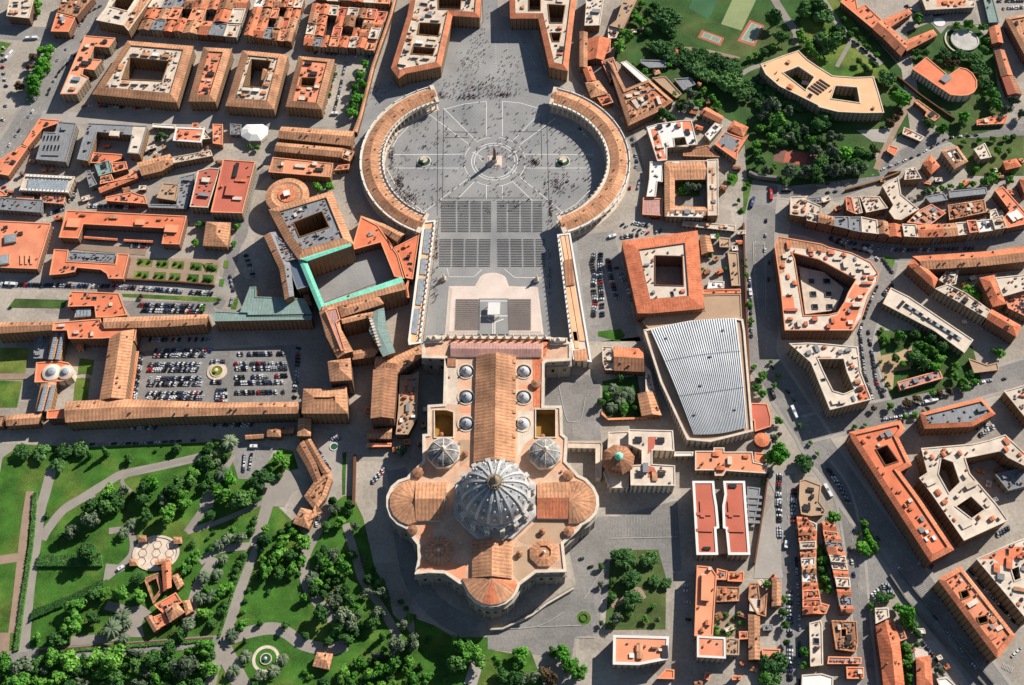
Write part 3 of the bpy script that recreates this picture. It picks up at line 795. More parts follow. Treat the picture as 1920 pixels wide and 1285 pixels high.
def arm(name, label, c, ro, e0, e1, n, flip):
    a = [math.atan2((at(*e, CH) - c).y, (at(*e, CH) - c).x) for e in (e0, e1)]
    if flip:
        a = [x if x > 0 else x + 2 * math.pi for x in a]
    a0, a1 = min(a), max(a)
    root = thing(name, label, 'colonnade', (c.x, c.y, 0))
    ang = [a0 + (a1 - a0) * i / n for i in range(n + 1)]
    def arc(r, z): return [Vector((c.x + r * math.cos(t), c.y + r * math.sin(t), z)) for t in ang]
    ri = ro - 20.0
    def seg(name, prof, m, smooth=False):
        b = MB()
        for (r0, z0), (r1, z1) in zip(prof, prof[1:]): b.ring(arc(r0, z0), arc(r1, z1), 0, False)
        for k in (0, -1): b.face([arc(r, z)[k] for r, z in prof])
        return part(b, name, m, root)
    seg('stepped_base', [(ri - 2.6, 0), (ri - 2.6, .2), (ri - 1.8, .2), (ri - 1.8, .4), (ri - 1, .4), (ri - 1, .6), (ro + 1, .6), (ro + 1, 0)][::-1], TRAV)
    seg('entablature', [(ri, CH - 2.2), (ri, CH - .9), (ri - .7, CH - .6), (ri - .7, CH), (ro + .5, CH), (ro + .5, CH - .6), (ro, CH - .9), (ro, CH - 2.2)][::-1], TRAV)
    seg('roof', [(ri + 3.2, CH + .02), (ri + 3.2, CH + .5), ((ri + ro) / 2 + .6, CH + 2.6), (ro - 2.6, CH + .5), (ro - 2.6, CH + .02)][::-1], M['T'])
    seg('inner_balustrade', [(ri - .2, CH + .01), (ri - .2, CH + 1.0), (ri + .5, CH + 1.0), (ri + .5, CH + .01)][::-1], M['W'])
    seg('outer_balustrade', [(ro - .5, CH + .01), (ro - .5, CH + 1.0), (ro + .2, CH + 1.0), (ro + .2, CH + .01)][::-1], M['W'])
    m = 35
    for i in range(m):
        t = a0 + (a1 - a0) * (i + .5) / m
        for r in (ri + 1.6, ri + 6.6, ri + 12.4, ri + 17.8):
            o = child('column', COLUMN, root); o.location = (c.x + r * math.cos(t), c.y + r * math.sin(t), .58); o.rotation_euler = (0, 0, t)
        o = child('statue', STATUE, root); o.location = (c.x + (ri + .2) * math.cos(t), c.y + (ri + .2) * math.sin(t), CH + .98); o.rotation_euler = (0, 0, t + math.pi); o.scale = (.8, .8, .75)
        if i % 2 == 0:
            o = child('statue', STATUE, root); o.location = (c.x + (ro - .2) * math.cos(t), c.y + (ro - .2) * math.sin(t), CH + .98); o.rotation_euler = (0, 0, t); o.scale = (.6, .6, .5)
            r = ri + RND.choice((7.2, 12.6)); o = piece(root, 'chimney', (c.x + r * math.cos(t), c.y + r * math.sin(t), CH + 1.5), .9, .9, 1.3, t)
    for t, nm in ((a0, 1), (a1, -1)):                 # pavilion ends
        b = MB()
        q = [Vector((c.x + r * math.cos(t + s * nm), c.y + r * math.sin(t + s * nm), 0)) for r, s in ((ri - .6, -.012), (ro + .6, -.012), (ro + .6, .035), (ri - .6, .035))]
        q = ccw(q); b.ring(zz(q, CH), zz(q, CH + 1.3)); b.poly(zz(q, CH + 1.3)); part(b, 'end_pavilion', TRAV, root)
    return root
CL, CR = OB + Vector((-32.0, -4.0, 0)), OB + Vector((35.4, -5.0, 0))
arm('curved_colonnade', 'curved travertine colonnade with tiled roof and statues left of the obelisk', CL, 87.4, (815, 172), (792, 425), 60, True)
arm('curved_colonnade', 'curved travertine colonnade with tiled roof and statues right of the obelisk', CR, 84.6, (1038, 172), (1052, 424), 60, False)
lw = flat('colonnade_corridor', 'straight corridor with blue glass roof panels linking left colonnade to basilica', 'corridor', CH / HS, 'b3 128 415 222 405 112 1290 c3 120 95 25 110 b3 20 1285', 'L', 's', clutter=0, rim=1.0, rimmat=M['W'], rimw=1.0)
for s_ in ('b3 145 465 190 468 166 650 125 646', 'b3 118 682 160 682 146 800 106 800', 'b3 98 830 145 830 116 1025 76 1020', 'b3 62 1050 110 1050 86 1235 46 1230'):
    b = MB(); q = ccw(P(s_, CH)); b.ring(zz(q, CH - .1), zz(q, CH + .7)); b.poly(zz(q, CH + .7)); part(b, 'glass_roof_panel', GLASSB, lw)
rw = flat('colonnade_corridor', 'straight corridor with long tan roof strips linking right colonnade to basilica', 'corridor', CH / HS, 'b3 1108 510 1205 498 1335 1285 c3 1362 235 1225 215 b3 1205 1285', 'C', 's', clutter=0, rim=1.0, rimmat=M['W'], rimw=1.0)
for s_, m_ in (('b3 1135 520 1160 518 1190 690 1165 694', 'L'), ('b3 1168 516 1188 514 1216 688 1196 690', 'L'), ('b3 1158 700 1214 694 1236 878 1172 888', 'B'), ('b3 1172 895 1198 892 1262 1285 1226 1285', 'L'), ('b3 1206 890 1236 886 1312 1285 1272 1285', 'L'), ('c3 1222 10 1252 10 1270 130 1240 130', 'L'), ('c3 1226 150 1320 140 1330 225 1240 228', 'T')):
    b = MB(); q = ccw(P(s_, CH)); zt = CH + (.5 if m_ == 'L' else 1.4); b.ring(zz(q, CH - .1), zz(q, zt)); b.poly(zz(q, zt)); part(b, 'roof_strip', M[m_], rw)
for root, s_, n in ((lw, 'b3 212 430 108 1285', 22), (rw, 'b3 1120 520 1215 1285', 22)):
    a, b_ = P(s_, CH)
    for i in range(n):
        o = child('statue', STATUE, root); o.location = a.lerp(b_, (i + .5) / n) + Vector((0, 0, .9)); o.scale = (.7, .7, .7)

# ---------------------------------------------------------------- obelisk, fountains, canopy, chairs
ob = thing('obelisk', 'tall tapering granite obelisk at the centre of the piazza', 'obelisk', OB)
gran = mat('red_granite', S(150, 112, 96), .2)
b = MB()
for i, (r, z) in enumerate(((6.6, .5), (5.6, .9), (4.8, 1.3))):
    b.box(OB.x - r, OB.x + r, OB.y - r, OB.y + r, z - .5, z)
part(b, 'stepped_base', GR['step'], ob)
b = MB(); b.box(OB.x - 2.1, OB.x + 2.1, OB.y - 2.1, OB.y + 2.1, 1.3, 4.6); b.box(OB.x - 2.5, OB.x + 2.5, OB.y - 2.5, OB.y + 2.5, 4.6, 5.2); part(b, 'pedestal', TRAV, ob)
b = MB()
def sq(r, z): return [Vector((OB.x + x * r, OB.y + y * r, z)) for x, y in ((-1, -1), (1, -1), (1, 1), (-1, 1))]
b.ring(sq(1.5, 5.2), sq(1.0, 17)); b.ring(sq(1.0, 17), sq(.05, 18.6)); part(b, 'shaft', gran, ob)
b = MB(); b.box(OB.x - .1, OB.x + .1, OB.y - .1, OB.y + .1, 18.4, 20); b.box(OB.x - .6, OB.x + .6, OB.y - .1, OB.y + .1, 19.2, 19.45); part(b, 'cross', DARK, ob)
for i in range(16):
    a = i * math.pi / 8 + .2
    b = MB(); b.lathe([(.28, 0), (.2, .8), (0, 1.0)], 6, (OB.x + 7.8 * math.cos(a), OB.y + 7.8 * math.sin(a), .04)); part(b, 'bollard', TRAV, ob)
for px_, lb in ((795, 'round tiered stone fountain left of the obelisk'), (1055.5, 'round tiered stone fountain right of the obelisk')):
    c = at(px_, 304)
    f = thing('fountain', lb, 'fountain', c, 'twin fountains of the piazza')
    b = MB(); b.lathe([(7.0, 0), (7.0, .4), (6.4, .4), (6.4, .8), (6.0, 1.0), (5.5, 1.0), (5.5, .5)], 32, c); part(b, 'basin', TRAV, f)
    b = MB(); b.lathe([(5.6, .7), (0.001, .75)], 32, c); part(b, 'water', GR['pool'], f)
    b = MB(); b.lathe([(.9, .5), (.6, 2.4), (1.0, 2.9), (3.4, 3.5), (3.2, 3.6), (.5, 3.2), (.35, 4.6), (1.6, 5.0), (1.4, 5.1), (.2, 4.9), (0, 5.6)], 20, c); part(b, 'bowl_column', TRAV, f)
cp = thing('canopy', 'white square altar canopy on the basilica forecourt', 'canopy', at(925, 590))
b = MB(); q = ccw(P('p 915.5 567 938 567 937 590 914 590', 6)); b.ring(zz(q, 5), zz(q, 6)); b.poly(zz(q, 6)); b.poly(zz(q, 5)[::-1]); part(b, 'roof', M['W'], cp)
for v in offset(q, .6):
    b = MB(); b.box(v.x - .25, v.x + .25, v.y - .25, v.y + .25, 1.1, 5.0); part(b, 'post', WHITEP, cp)
cm = mat('chair_grey', S(126, 122, 122), .2)
def chair_block(label, s, rows, per, z0=.05):
    fl, fr, br, bl = P(s)          # near-left, near-right, far-right, far-left
    b = MB()
    for r in range(rows):
        for c in range(per):
            p = fl.lerp(fr, (c + .5) / per).lerp(bl.lerp(br, (c + .5) / per), (r + .5) / rows)
            x, y = p.x, p.y; w = .24
            b.add([(x - w, y - w, z0 + .45), (x + w, y - w, z0 + .45), (x + w, y + w, z0 + .45), (x - w, y + w, z0 + .45)], [(0, 1, 2, 3)])
            b.add([(x - w, y + w, z0), (x + w, y + w, z0), (x + w, y + w, z0 + .95), (x - w, y + w, z0 + .95)], [(0, 1, 2, 3)])
            b.add([(x - w, y - w, z0), (x + w, y - w, z0), (x + w, y - w, z0 + .45), (x - w, y - w, z0 + .45)], [(0, 1, 2, 3)])
    o = b.build('chair_rows', cm, None, 'stuff')
    tag(o, label, 'chairs', 'blocks of chairs set out on the piazza')
xs = [(827, 855), (858, 879), (882, 902), (905, 921), (932, 950), (953, 974), (977, 996), (999, 1017)]
for i, (x0, x1) in enumerate(xs):
    chair_block('block of grey chairs in the back bank, %s from left' % nth(i + 1), 'p %d 437 %d 437 %d 378 %d 378' % (x0, x1, x1, x0), 19, int((x1 - x0) / 2.15 / .56))
xs = [(824, 846), (849, 870), (873, 895), (898, 920), (932, 954), (957, 978), (981, 1001), (1004, 1022)]
for i, (x0, x1) in enumerate(xs):
    chair_block('block of grey chairs in the front bank, %s from left' % nth(i + 1), 'p %d 502 %d 502 %d 449 %d 449' % (x0 - (1 if i < 4 else -1), x1 - (1 if i < 4 else -1), x1, x0), 17, int((x1 - x0) / 2.2 / .56))
for lb, x0, x1 in (('left of', 855, 900), ('right of', 952, 996)):
    chair_block('tight block of chairs %s the white altar canopy' % lb, 'p %d 621 %d 621 %d 562 %d 562' % (x0 - (2 if x0 < 900 else -2), x1, x1, x0), 16, 28, 1.16)
for lb, x, y in (('left', 832, 525), ('right', 1006, 527)):
    c = at(x, y); s = thing('statue', 'dark statue on a stone pedestal at the %s end of the forecourt steps' % lb, 'statue', c, 'saints at the steps')
    o = child('figure', STATUE, s); o.location = c + Vector((0, 0, 3)); o.scale = (1.7, 1.7, 1.5)
    b = MB(); b.box(c.x - 2, c.x + 2, c.y - 2, c.y + 2, 0, 3.02); part(b, 'pedestal', TRAV, s)
# crowd: too many and too small to tell apart
cr = MB(); pm = [mat('clothing_dark', S(52, 46, 50), .2), mat('clothing_red', S(120, 52, 54), .2), mat('clothing_pale', S(190, 180, 172), .2)]
def person(x, y, m, z=.05):
    w, d = RND.uniform(.24, .32), RND.uniform(.16, .22); h = RND.uniform(1.5, 1.8); a = RND.uniform(0, math.pi); ca, sa = math.cos(a), math.sin(a)
    def q(s, zz_): return [(x + (ca * i * w - sa * j * d) * s, y + (sa * i * w + ca * j * d) * s, z + zz_) for i, j in ((-1, -1), (1, -1), (1, 1), (-1, 1))]
    r = [q(.7, 0), q(.9, h * .5), q(1.15, h * .8), q(.35, h * .85), q(.5, h * .93), q(.3, h)]
    for i in range(5): cr.ring([Vector(v) for v in r[i]], [Vector(v) for v in r[i + 1]], m)
    cr.face(r[5], m)
pzr = P('p 742 300 770 240 830 205 912 192 1005 205 1080 250 1110 300 1100 350 1050 395 820 405 780 395 745 345')
n = 0
while n < 620:
    x, y = RND.uniform(-105, 100), RND.uniform(540, 760)
    if inside(pzr, x, y):
        k = RND.choice((1, 1, 1, 2, 3))
        for _ in range(k): person(x + RND.gauss(0, 1), y + RND.gauss(0, 1), RND.choice((0, 0, 0, 0, 1, 2)))
        n += k
for px_, py_, sx, sy, k in ((900, 165, 70, 14, 170), (880, 120, 30, 30, 60), (960, 130, 30, 30, 60), (882, 182, 26, 5, 90), (945, 178, 20, 4, 70), (765, 372, 14, 14, 120), (748, 345, 8, 14, 90), (735, 300, 5, 20, 80), (735, 250, 10, 12, 60), (1003, 304, 8, 5, 70), (940, 292, 40, 30, 60), (1045, 345, 22, 16, 90), (900, 60, 22, 40, 60), (1033, 398, 4, 25, 60), (818, 470, 4, 30, 50), (815, 545, 5, 30, 30), (1030, 520, 4, 40, 40), (825, 180, 15, 6, 50), (700, 170, 22, 16, 50)):
    for _ in range(k):
        p = at(RND.gauss(px_, sx * .6), RND.gauss(py_, sy * .6)); person(p.x, p.y, RND.choice((0, 0, 0, 1, 1, 2)))
tag(cr.build('crowd', pm, None, 'stuff'), 'scattered crowd of visitors walking about the piazza', 'crowd')
# ---------------------------------------------------------------- the basilica
TZ = 28.0
apR = 'p 1083 893 1098 900 1112 915 1120 932 1121 948 1116 964 1105 976 1090 984'
apW = 'd3 770 602 755 645 725 690 680 725 630 742 575 747 520 738 470 710 430 670 405 615 398 592'
apL = 'p 766 992 746 982 733 968 727 950 727 932 735 914 748 903 766 897'
BODY = 'c3 130 95 275 52 1055 57 1205 97 1205 215 1030 225 1008 240 1004 560 1135 560 1140 760 1175 790 1165 960 1245 1045 ' + apR + ' d3 1165 235 1065 325 1085 510 885 515 ' + apW + ' d3 370 590 270 520 160 515 75 525 95 430 90 330 50 280 ' + apL + ' c3 25 1070 135 960 135 768 172 765 172 555 285 547 295 200 130 195'
bas = thing('basilica', 'great domed basilica with tan tiled roofs and round apses facing the piazza', 'basilica', at(925, 900))
ring = ccw(P(BODY, TZ))
holes = [ccw(P(q, TZ)) for q in ('c3 215 585 300 585 350 600 350 780 215 780', 'c3 955 580 1095 580 1095 780 955 780')]
b = MB(); b.ring(zz(ring, -.3), zz(ring, TZ))
well = mat('yellow_plaster', S(176, 136, 70), .25)
stone = mat('grey_travertine', S(206, 200, 192), .4, .15, 1.0, tint=S(160, 156, 154))
bodyw = mat('shaded_travertine', S(164, 154, 142), .35, .15, 1.0)  # travertine darkened: shade on the body walls put into the colour, rims stay pale
part(b, 'outer_wall', bodyw, bas)
b = MB()
for q in holes: b.ring(zz(q[::-1], TZ - 8), zz(q[::-1], TZ)); b.poly(zz(q, TZ - 8))
part(b, 'light_well', well, bas)
for q in holes:
    c = cen(q); b = MB(); b.lathe([(2.6, 0), (2.4, 1.6), (1.6, 2.6), (.01, 3.2)], 14, (c.x - 2, c.y - 8, TZ - 8)); part(b, 'well_cupola', M['B'], bas)
b = MB(); i1 = offset(ring, 1.2)
OVAL = [at(x, y, TZ) for x, y in ((874, 697), (874, 745), (874, 795), (982, 697), (981.5, 745.5), (980.5, 795.5))]
wells = [[Vector((c.x + 6.2 * math.cos(i * math.pi / 14), c.y + 6.2 * math.sin(i * math.pi / 14), TZ)) for i in range(28)] for c in OVAL]
b.poly(zz(i1, TZ + .1), [zz(offset(q, -.8), TZ + .1) for q in holes] + [zz(q, TZ + .1) for q in wells]); part(b, 'terrace', M['Q'], bas)
b = MB(); o1 = offset(ring, -1.0)
b.ring(zz(ring, TZ - 1.4), zz(o1, TZ - .6)); b.ring(zz(o1, TZ - .6), zz(o1, TZ + .9)); b.ring(zz(o1, TZ + .9), zz(i1, TZ + .9)); b.ring(zz(i1, TZ + .9), zz(i1, TZ + .05))
for q in holes:
    qo = offset(q, -.8); b.ring(zz(qo, TZ), zz(qo, TZ + .9)); b.ring(zz(qo, TZ + .9), zz(q, TZ + .9)); b.ring(zz(q, TZ + .9), zz(q, TZ - 1))
part(b, 'attic_cornice', TRAV, bas)
b = MB(); o2 = offset(ring, -1.6); o3 = offset(ring, -.3)
b.ring(zz(ring, TZ - 9.6), zz(o2, TZ - 8.6)); b.ring(zz(o2, TZ - 8.6), zz(o2, TZ - 7.8)); b.ring(zz(o2, TZ - 7.8), zz(ring, TZ - 7.4)); part(b, 'main_entablature', bodyw, bas)
win = MB()
for i in range(len(ring)):
    a, c = ring[i], ring[(i + 1) % len(ring)]
    e = Vector((c.x - a.x, c.y - a.y, 0)); L = e.length
    if L < 3.5: continue
    e /= L; nm = Vector((e.y, -e.x, 0)); k = max(1, int(L / 6.5))
    for q in range(k + 1):
        t = Vector((a.x, a.y, 0)) + e * (L * q / k)
        if q < k:
            pb = MB(); w = .9
            p = [t + e * .4, t + e * (.4 + 2 * w), t + e * (.4 + 2 * w) + nm * .7, t + e * .4 + nm * .7]; p = ccw(p)
            pb.ring(zz(p, 0), zz(p, TZ - 9.2)); part(pb, 'pilaster', bodyw, bas)
            m = t + e * (L / k * .5 + .9)
            for zc, hw, hh in ((TZ - 4.2, 1.0, 1.2), (TZ - 16, 1.1, 2.2)):
                for o, s, mi in ((.06, 1.35, 0), (.1, 1.0, 1)):
                    g = m + nm * o
                    win.face([g - e * hw * s + Vector((0, 0, zc - hh * s)), g + e * hw * s + Vector((0, 0, zc - hh * s)), g + e * hw * s + Vector((0, 0, zc + hh * s)), g - e * hw * s + Vector((0, 0, zc + hh * s))], mi)
part(win, 'window_rows', [SHUT, GLASSD], bas, 'stuff')
for s_, m_ in (('c3 928 195 1003 205 998 560 935 560', 'O'), ('c3 300 280 385 205 385 545 300 540', 'C'), ('c3 285 62 1045 66 1045 84 300 80', 'O'), ('c3 1010 62 1060 64 1020 195 1004 195', 'O'), ('c3 400 560 480 560 480 600 400 600', 'P'), ('c3 830 400 930 400 930 430 830 430', 'P'), ('d3 110 440 290 440 420 470 395 570 280 510 100 508', 'P'), ('c3 820 590 935 590 935 780 870 830 820 930', 'C'), ('c3 385 800 480 800 470 940 400 1000', 'E'), ('d3 900 165 1090 170 1060 320 830 330 760 300', 'E'), ('d3 730 350 830 340 870 480 880 512 780 580 735 540', 'E'), ('d3 100 200 200 190 180 300 110 320', 'P')):
    pp = ccw(P(s_, TZ)); b = MB(); b.poly(zz(pp, TZ + .16)); part(b, 'terrace_section', M[m_], bas)
def gab(name, L, R_, z, rise, col, col2=None, wall=2.2, hipstart=False):
    a, c = P(L, z), P(R_, z)
    r = a + c[::-1]
    col2 = col2 or col
    if area2(r) < 0: a, c = c, a; r = a + c[::-1]; col, col2 = col2, col
    m = [(x + y) / 2 + Vector((0, 0, rise)) for x, y in zip(a, c)]
    b = MB(); n = len(a)
    for q in range(n - 1):
        b.face([a[q], a[q + 1], m[q + 1], m[q]], 0); b.face([m[q], m[q + 1], c[q + 1], c[q]], 2)
    b.face([c[0], a[0], m[0]], 1); b.face([a[-1], c[-1], m[-1]], 1); b.ring(zz(r, z - wall), r, 1)
    return part(b, name, [M[col], TRAV, M[col2 or col]], bas)
gab('nave_roof', 'c3 517 185 497 960', 'c3 808 185 805 960', TZ + 2.6, 6.2, 'T')
gab('transept_roof', 'c3 75 1108 320 1106', 'd3 70 168 240 168', TZ + 2.4, 5.0, 'T')
gab('transept_roof', 'c3 962 1112 1192 1106', 'd3 895 152 1106 155', TZ + 2.4, 5.0, 'T', 'O')
gab('west_arm_roof', 'd3 455 300 452 555', 'd3 722 300 722 560', TZ + 2.4, 5.0, 'T')
gab('facade_roof', 'c3 330 90 995 95', 'c3 330 190 995 192', TZ + 1.6, 2.0, 'N')
def fan(apex, arc, z, rise, hot=()):
    ap = at(*pix(apex)[0], z + rise); ps = P(arc, z); ps2 = ps
    b = MB()
    for i in range(len(ps) - 1):
        f = [ps[i], ps[i + 1], ap]
        if (f[1] - f[0]).cross(f[2] - f[0]).z < 0: f = [f[1], f[0], f[2]]
        b.face(f, 2 if i in hot else 0)
        w = [ps[i], ps[i + 1], ps[i + 1] - Vector((0, 0, 2.4)), ps[i] - Vector((0, 0, 2.4))]; b.face(w, 1)
    return part(b, 'apse_roof', [M['T'], TRAV, M['O']], bas)
fan('c3 80 1245', 'p 783 902 768 901 752 907 739 918 731 934 731 950 737 965 749 977 765 984 785 977', TZ + 2.0, 4.0)
fan('c3 1195 1245', 'p 1066 903 1082 901 1098 907 1110 919 1117 934 1117 949 1111 963 1099 974 1084 981 1066 981', TZ + 2.0, 4.0)
fan('d3 588 560', 'd3 385 560 405 600 430 652 475 700 525 728 580 738 635 732 685 712 722 678 748 640 762 600 745 575', TZ + 2.0, 4.0, (4, 5, 9, 10))
lead = M['K']
# six oval domes along the nave
for c in OVAL:
    b = MB(); b.lathe([(6.8, .1), (6.8, .7), (6.0, .7), (6.0, -3.4), (.01, -3.4)], 28, c); d = part(b, 'dome_well', TRAV, bas)
    b = MB(); b.lathe([(4.6, -3.3), (4.6, -.6), (4.3, .8), (3.5, 2.2), (2.0, 3.3), (.7, 3.7)], 20, c); o = part(b, 'oval_dome', lead, bas, smooth=True)
    b = MB(); b.lathe([(.7, 3.6), (.7, 4.8), (.95, 4.9), (0, 5.7)], 8, c); part(b, 'lantern', TRAV, o)
# two octagonal side cupolas
for x, y in ((832, 851), (1022, 852)):
    c = at(x, y, TZ + 3)
    c.z = TZ
    b = MB(); b.lathe([(12.4, 0), (12.4, 4.2), (13.0, 4.6), (13.0, 5.2), (9.4, 5.4)], 8, c, a0=math.pi / 8, a1=2 * math.pi + math.pi / 8); o = part(b, 'cupola_drum', TRAV, bas)
    b = MB(); b.lathe([(11.7, 5.25), (11.3, 6.2), (10.0, 7.9), (7.7, 9.3), (4.8, 10.3), (1.9, 10.8)], 24, c); d = part(b, 'cupola', mat('cupola_lead', S(158, 156, 154), .9, .3, 1.2, .2, 1.4, tint=S(88, 88, 94)), bas, smooth=True)
    for k in range(8):
        a = k * math.pi / 4; rb = MB()
        for (r0, z0), (r1, z1) in zip([(11.9, 5.3), (11.5, 6.4), (10.2, 8.1), (7.8, 9.6), (4.9, 10.6)], [(11.5, 6.4), (10.2, 8.1), (7.8, 9.6), (4.9, 10.6), (1.9, 11.1)]):
            t = Vector((-math.sin(a), math.cos(a), 0)) * .35; r_ = Vector((math.cos(a), math.sin(a), 0))
            rb.face([c + r_ * r0 - t + Vector((0, 0, z0)), c + r_ * r0 + t + Vector((0, 0, z0)), c + r_ * r1 + t + Vector((0, 0, z1)), c + r_ * r1 - t + Vector((0, 0, z1))])
        part(rb, 'rib', TRAV, d)
        bx = piece(bas, 'hutG', c + r_ * 10.2 + Vector((0, 0, 4.6)), 1.6, 1.6, 2.6, a)
        bx.name = 'pinnacle'
    b = MB(); b.lathe([(2.0, 10.6), (1.6, 11.0), (1.6, 13.2), (2.1, 13.4), (1.2, 14.2), (.3, 15.0), (0, 15.8)], 10, c); part(b, 'lantern', TRAV, d)
# octagonal tiled chapels at the west corners
for x, y in ((1019.7, 1037.5), (823, 1034)):
    c = at(x, y, TZ + 1); c.z = TZ
    b = MB(); b.lathe([(10.4, .1), (10.4, 1.6), (10.9, 1.7), (5.4, 3.2), (5.2, 2.2), (0.01, 2.7)], 8, c, a0=math.pi / 8, a1=2 * math.pi + math.pi / 8); o = part(b, 'octagonal_chapel_roof', M['T'], bas)
    b = MB(); b.lathe([(1.1, 2.5), (1.0, 4.2), (1.3, 4.4), (0, 5.4)], 8, c); part(b, 'lantern', TRAV, o)
for s_, r in (('c3 955 390', 3.6), ('c3 95 1040', 3.8), ('c3 1190 1060', 3.8), ('d3 930 245', 2.2), ('d3 775 395', 2.2), ('d3 1110 245', 3.6), ('d3 50 235', 3.4), ('c3 435 905', 2.4)):
    c = P(s_, TZ + 1)[0]; c.z = TZ
    b = MB(); b.lathe([(r, 0), (r, 2.4), (r * 1.12, 2.5), (0, 3.9)], 12, c); part(b, 'stair_turret', M['B'], bas)
# attic statues and the bell turrets of the facade
fa, fb = P('c3 285 40 1050 48', TZ + 1)
for i in range(13):
    o = child('statue', STATUE, bas); p = fa.lerp(fb, (i + .5) / 13); o.location = (p.x, p.y - 1.0, TZ + .85); o.scale = (1.5, 1.5, 1.35)
for s_ in ('c3 215 60', 'c3 1120 75'):
    c = P(s_, TZ + 2)[0]
    b = MB(); b.box(c.x - 7, c.x + 7, c.y - 3, c.y + 3, TZ, TZ + 1.6); b.box(c.x - 4, c.x + 4, c.y - 1.6, c.y + 1.6, TZ + 1.6, TZ + 4.4); b.lathe([(1.8, 4.4), (1.4, 5.2), (0, 6.2)], 8, (c.x, c.y, TZ)); o = part(b, 'clock_turret', TRAV, bas)
    for dx in (-5.5, 5.5):
        s = child('statue', STATUE, bas); s.location = (c.x + dx, c.y, TZ + 1.6); s.scale = (1.2, 1.2, 1.1)
for s_ in ('c3 790 230', 'c3 790 352', 'c3 790 450', 'c3 790 595', 'c3 790 775'):
    c = P(s_, TZ + 3)[0]; piece(bas, 'hutT', c - Vector((0, 0, .6)), 3.4, 2.2, 1.5, 0)
rw2 = random.Random(3)
for k in range(70):                                          # vents, hatches and lightning-rod blocks on the terraces
    x, y = rw2.uniform(735, 1115), rw2.uniform(680, 1110); p = at(x, y, TZ)
    if not inside(i1, p.x, p.y) or any(inside(offset(q, -2), p.x, p.y) for q in holes + wells) or 885 < x < 972 or (850 < x < 1005 and 850 < y < 1010) or (y > 895 and y < 990): continue
    piece(bas, rw2.choice(('hutC', 'chimney', 'hutG', 'hutT', 'hutC')), (p.x, p.y, TZ + .15), rw2.uniform(1, 2.6), rw2.uniform(1, 2.0), rw2.uniform(.5, 1.3), 0)
b = MB(); q = ccw(P('c3 290 205 370 208 370 268 300 265', TZ)); b.ring(zz(q, TZ), zz(q, TZ + .9)); b.poly(zz(q, TZ + .9)); part(b, 'roof_hut', M['B'], bas)
# ---- great dome
DC = at(928.0, 925.0, 45.0); DC.z = 0
b = MB(); q = []
for i in range(8):
    a = math.pi / 8 + i * math.pi / 4; q.append(Vector((DC.x + 32.5 * math.cos(a), DC.y + 32.5 * math.sin(a), 0)))
b.ring(zz(q, TZ), zz(q, TZ + 5.0)); b.ring(zz(q, TZ + 5.0), zz(offset(q, 3), TZ + 5.4)); b.poly(zz(offset(q, 3), TZ + 5.4)); part(b, 'dome_podium', stone, bas)
R0 = 23.6
b = MB(); b.lathe([(25.6, TZ + 5.3), (25.6, TZ + 7), (24.4, TZ + 7.2), (24.4, TZ + 14), (26.0, TZ + 14.6), (26.0, TZ + 15.4), (24.2, TZ + 15.6), (24.2, TZ + 17.2), (R0, TZ + 17.4)], 64, DC)
drum = part(b, 'dome_drum', stone, bas)
ZS = TZ + 17.2
prof = [(R0 * math.cos(t), ZS + 19.0 * math.sin(t)) for t in [i * math.pi / 2 / 14 for i in range(14)]]
prof = [p for p in prof if p[0] > 4.6] + [(4.6, ZS + 18.6)]
shellm = mat('dome_lead_panels', S(172, 172, 172), .65, .16, .9, .2, 1.6, rough=.8, spec=.1, tint=S(116, 118, 124))
b = MB(); b.lathe(prof, 64, DC); shell = part(b, 'dome_shell', shellm, bas, smooth=True)
ribm = mat('dome_rib_lead', S(200, 199, 197), .3, .1, 1.0, rough=.6)
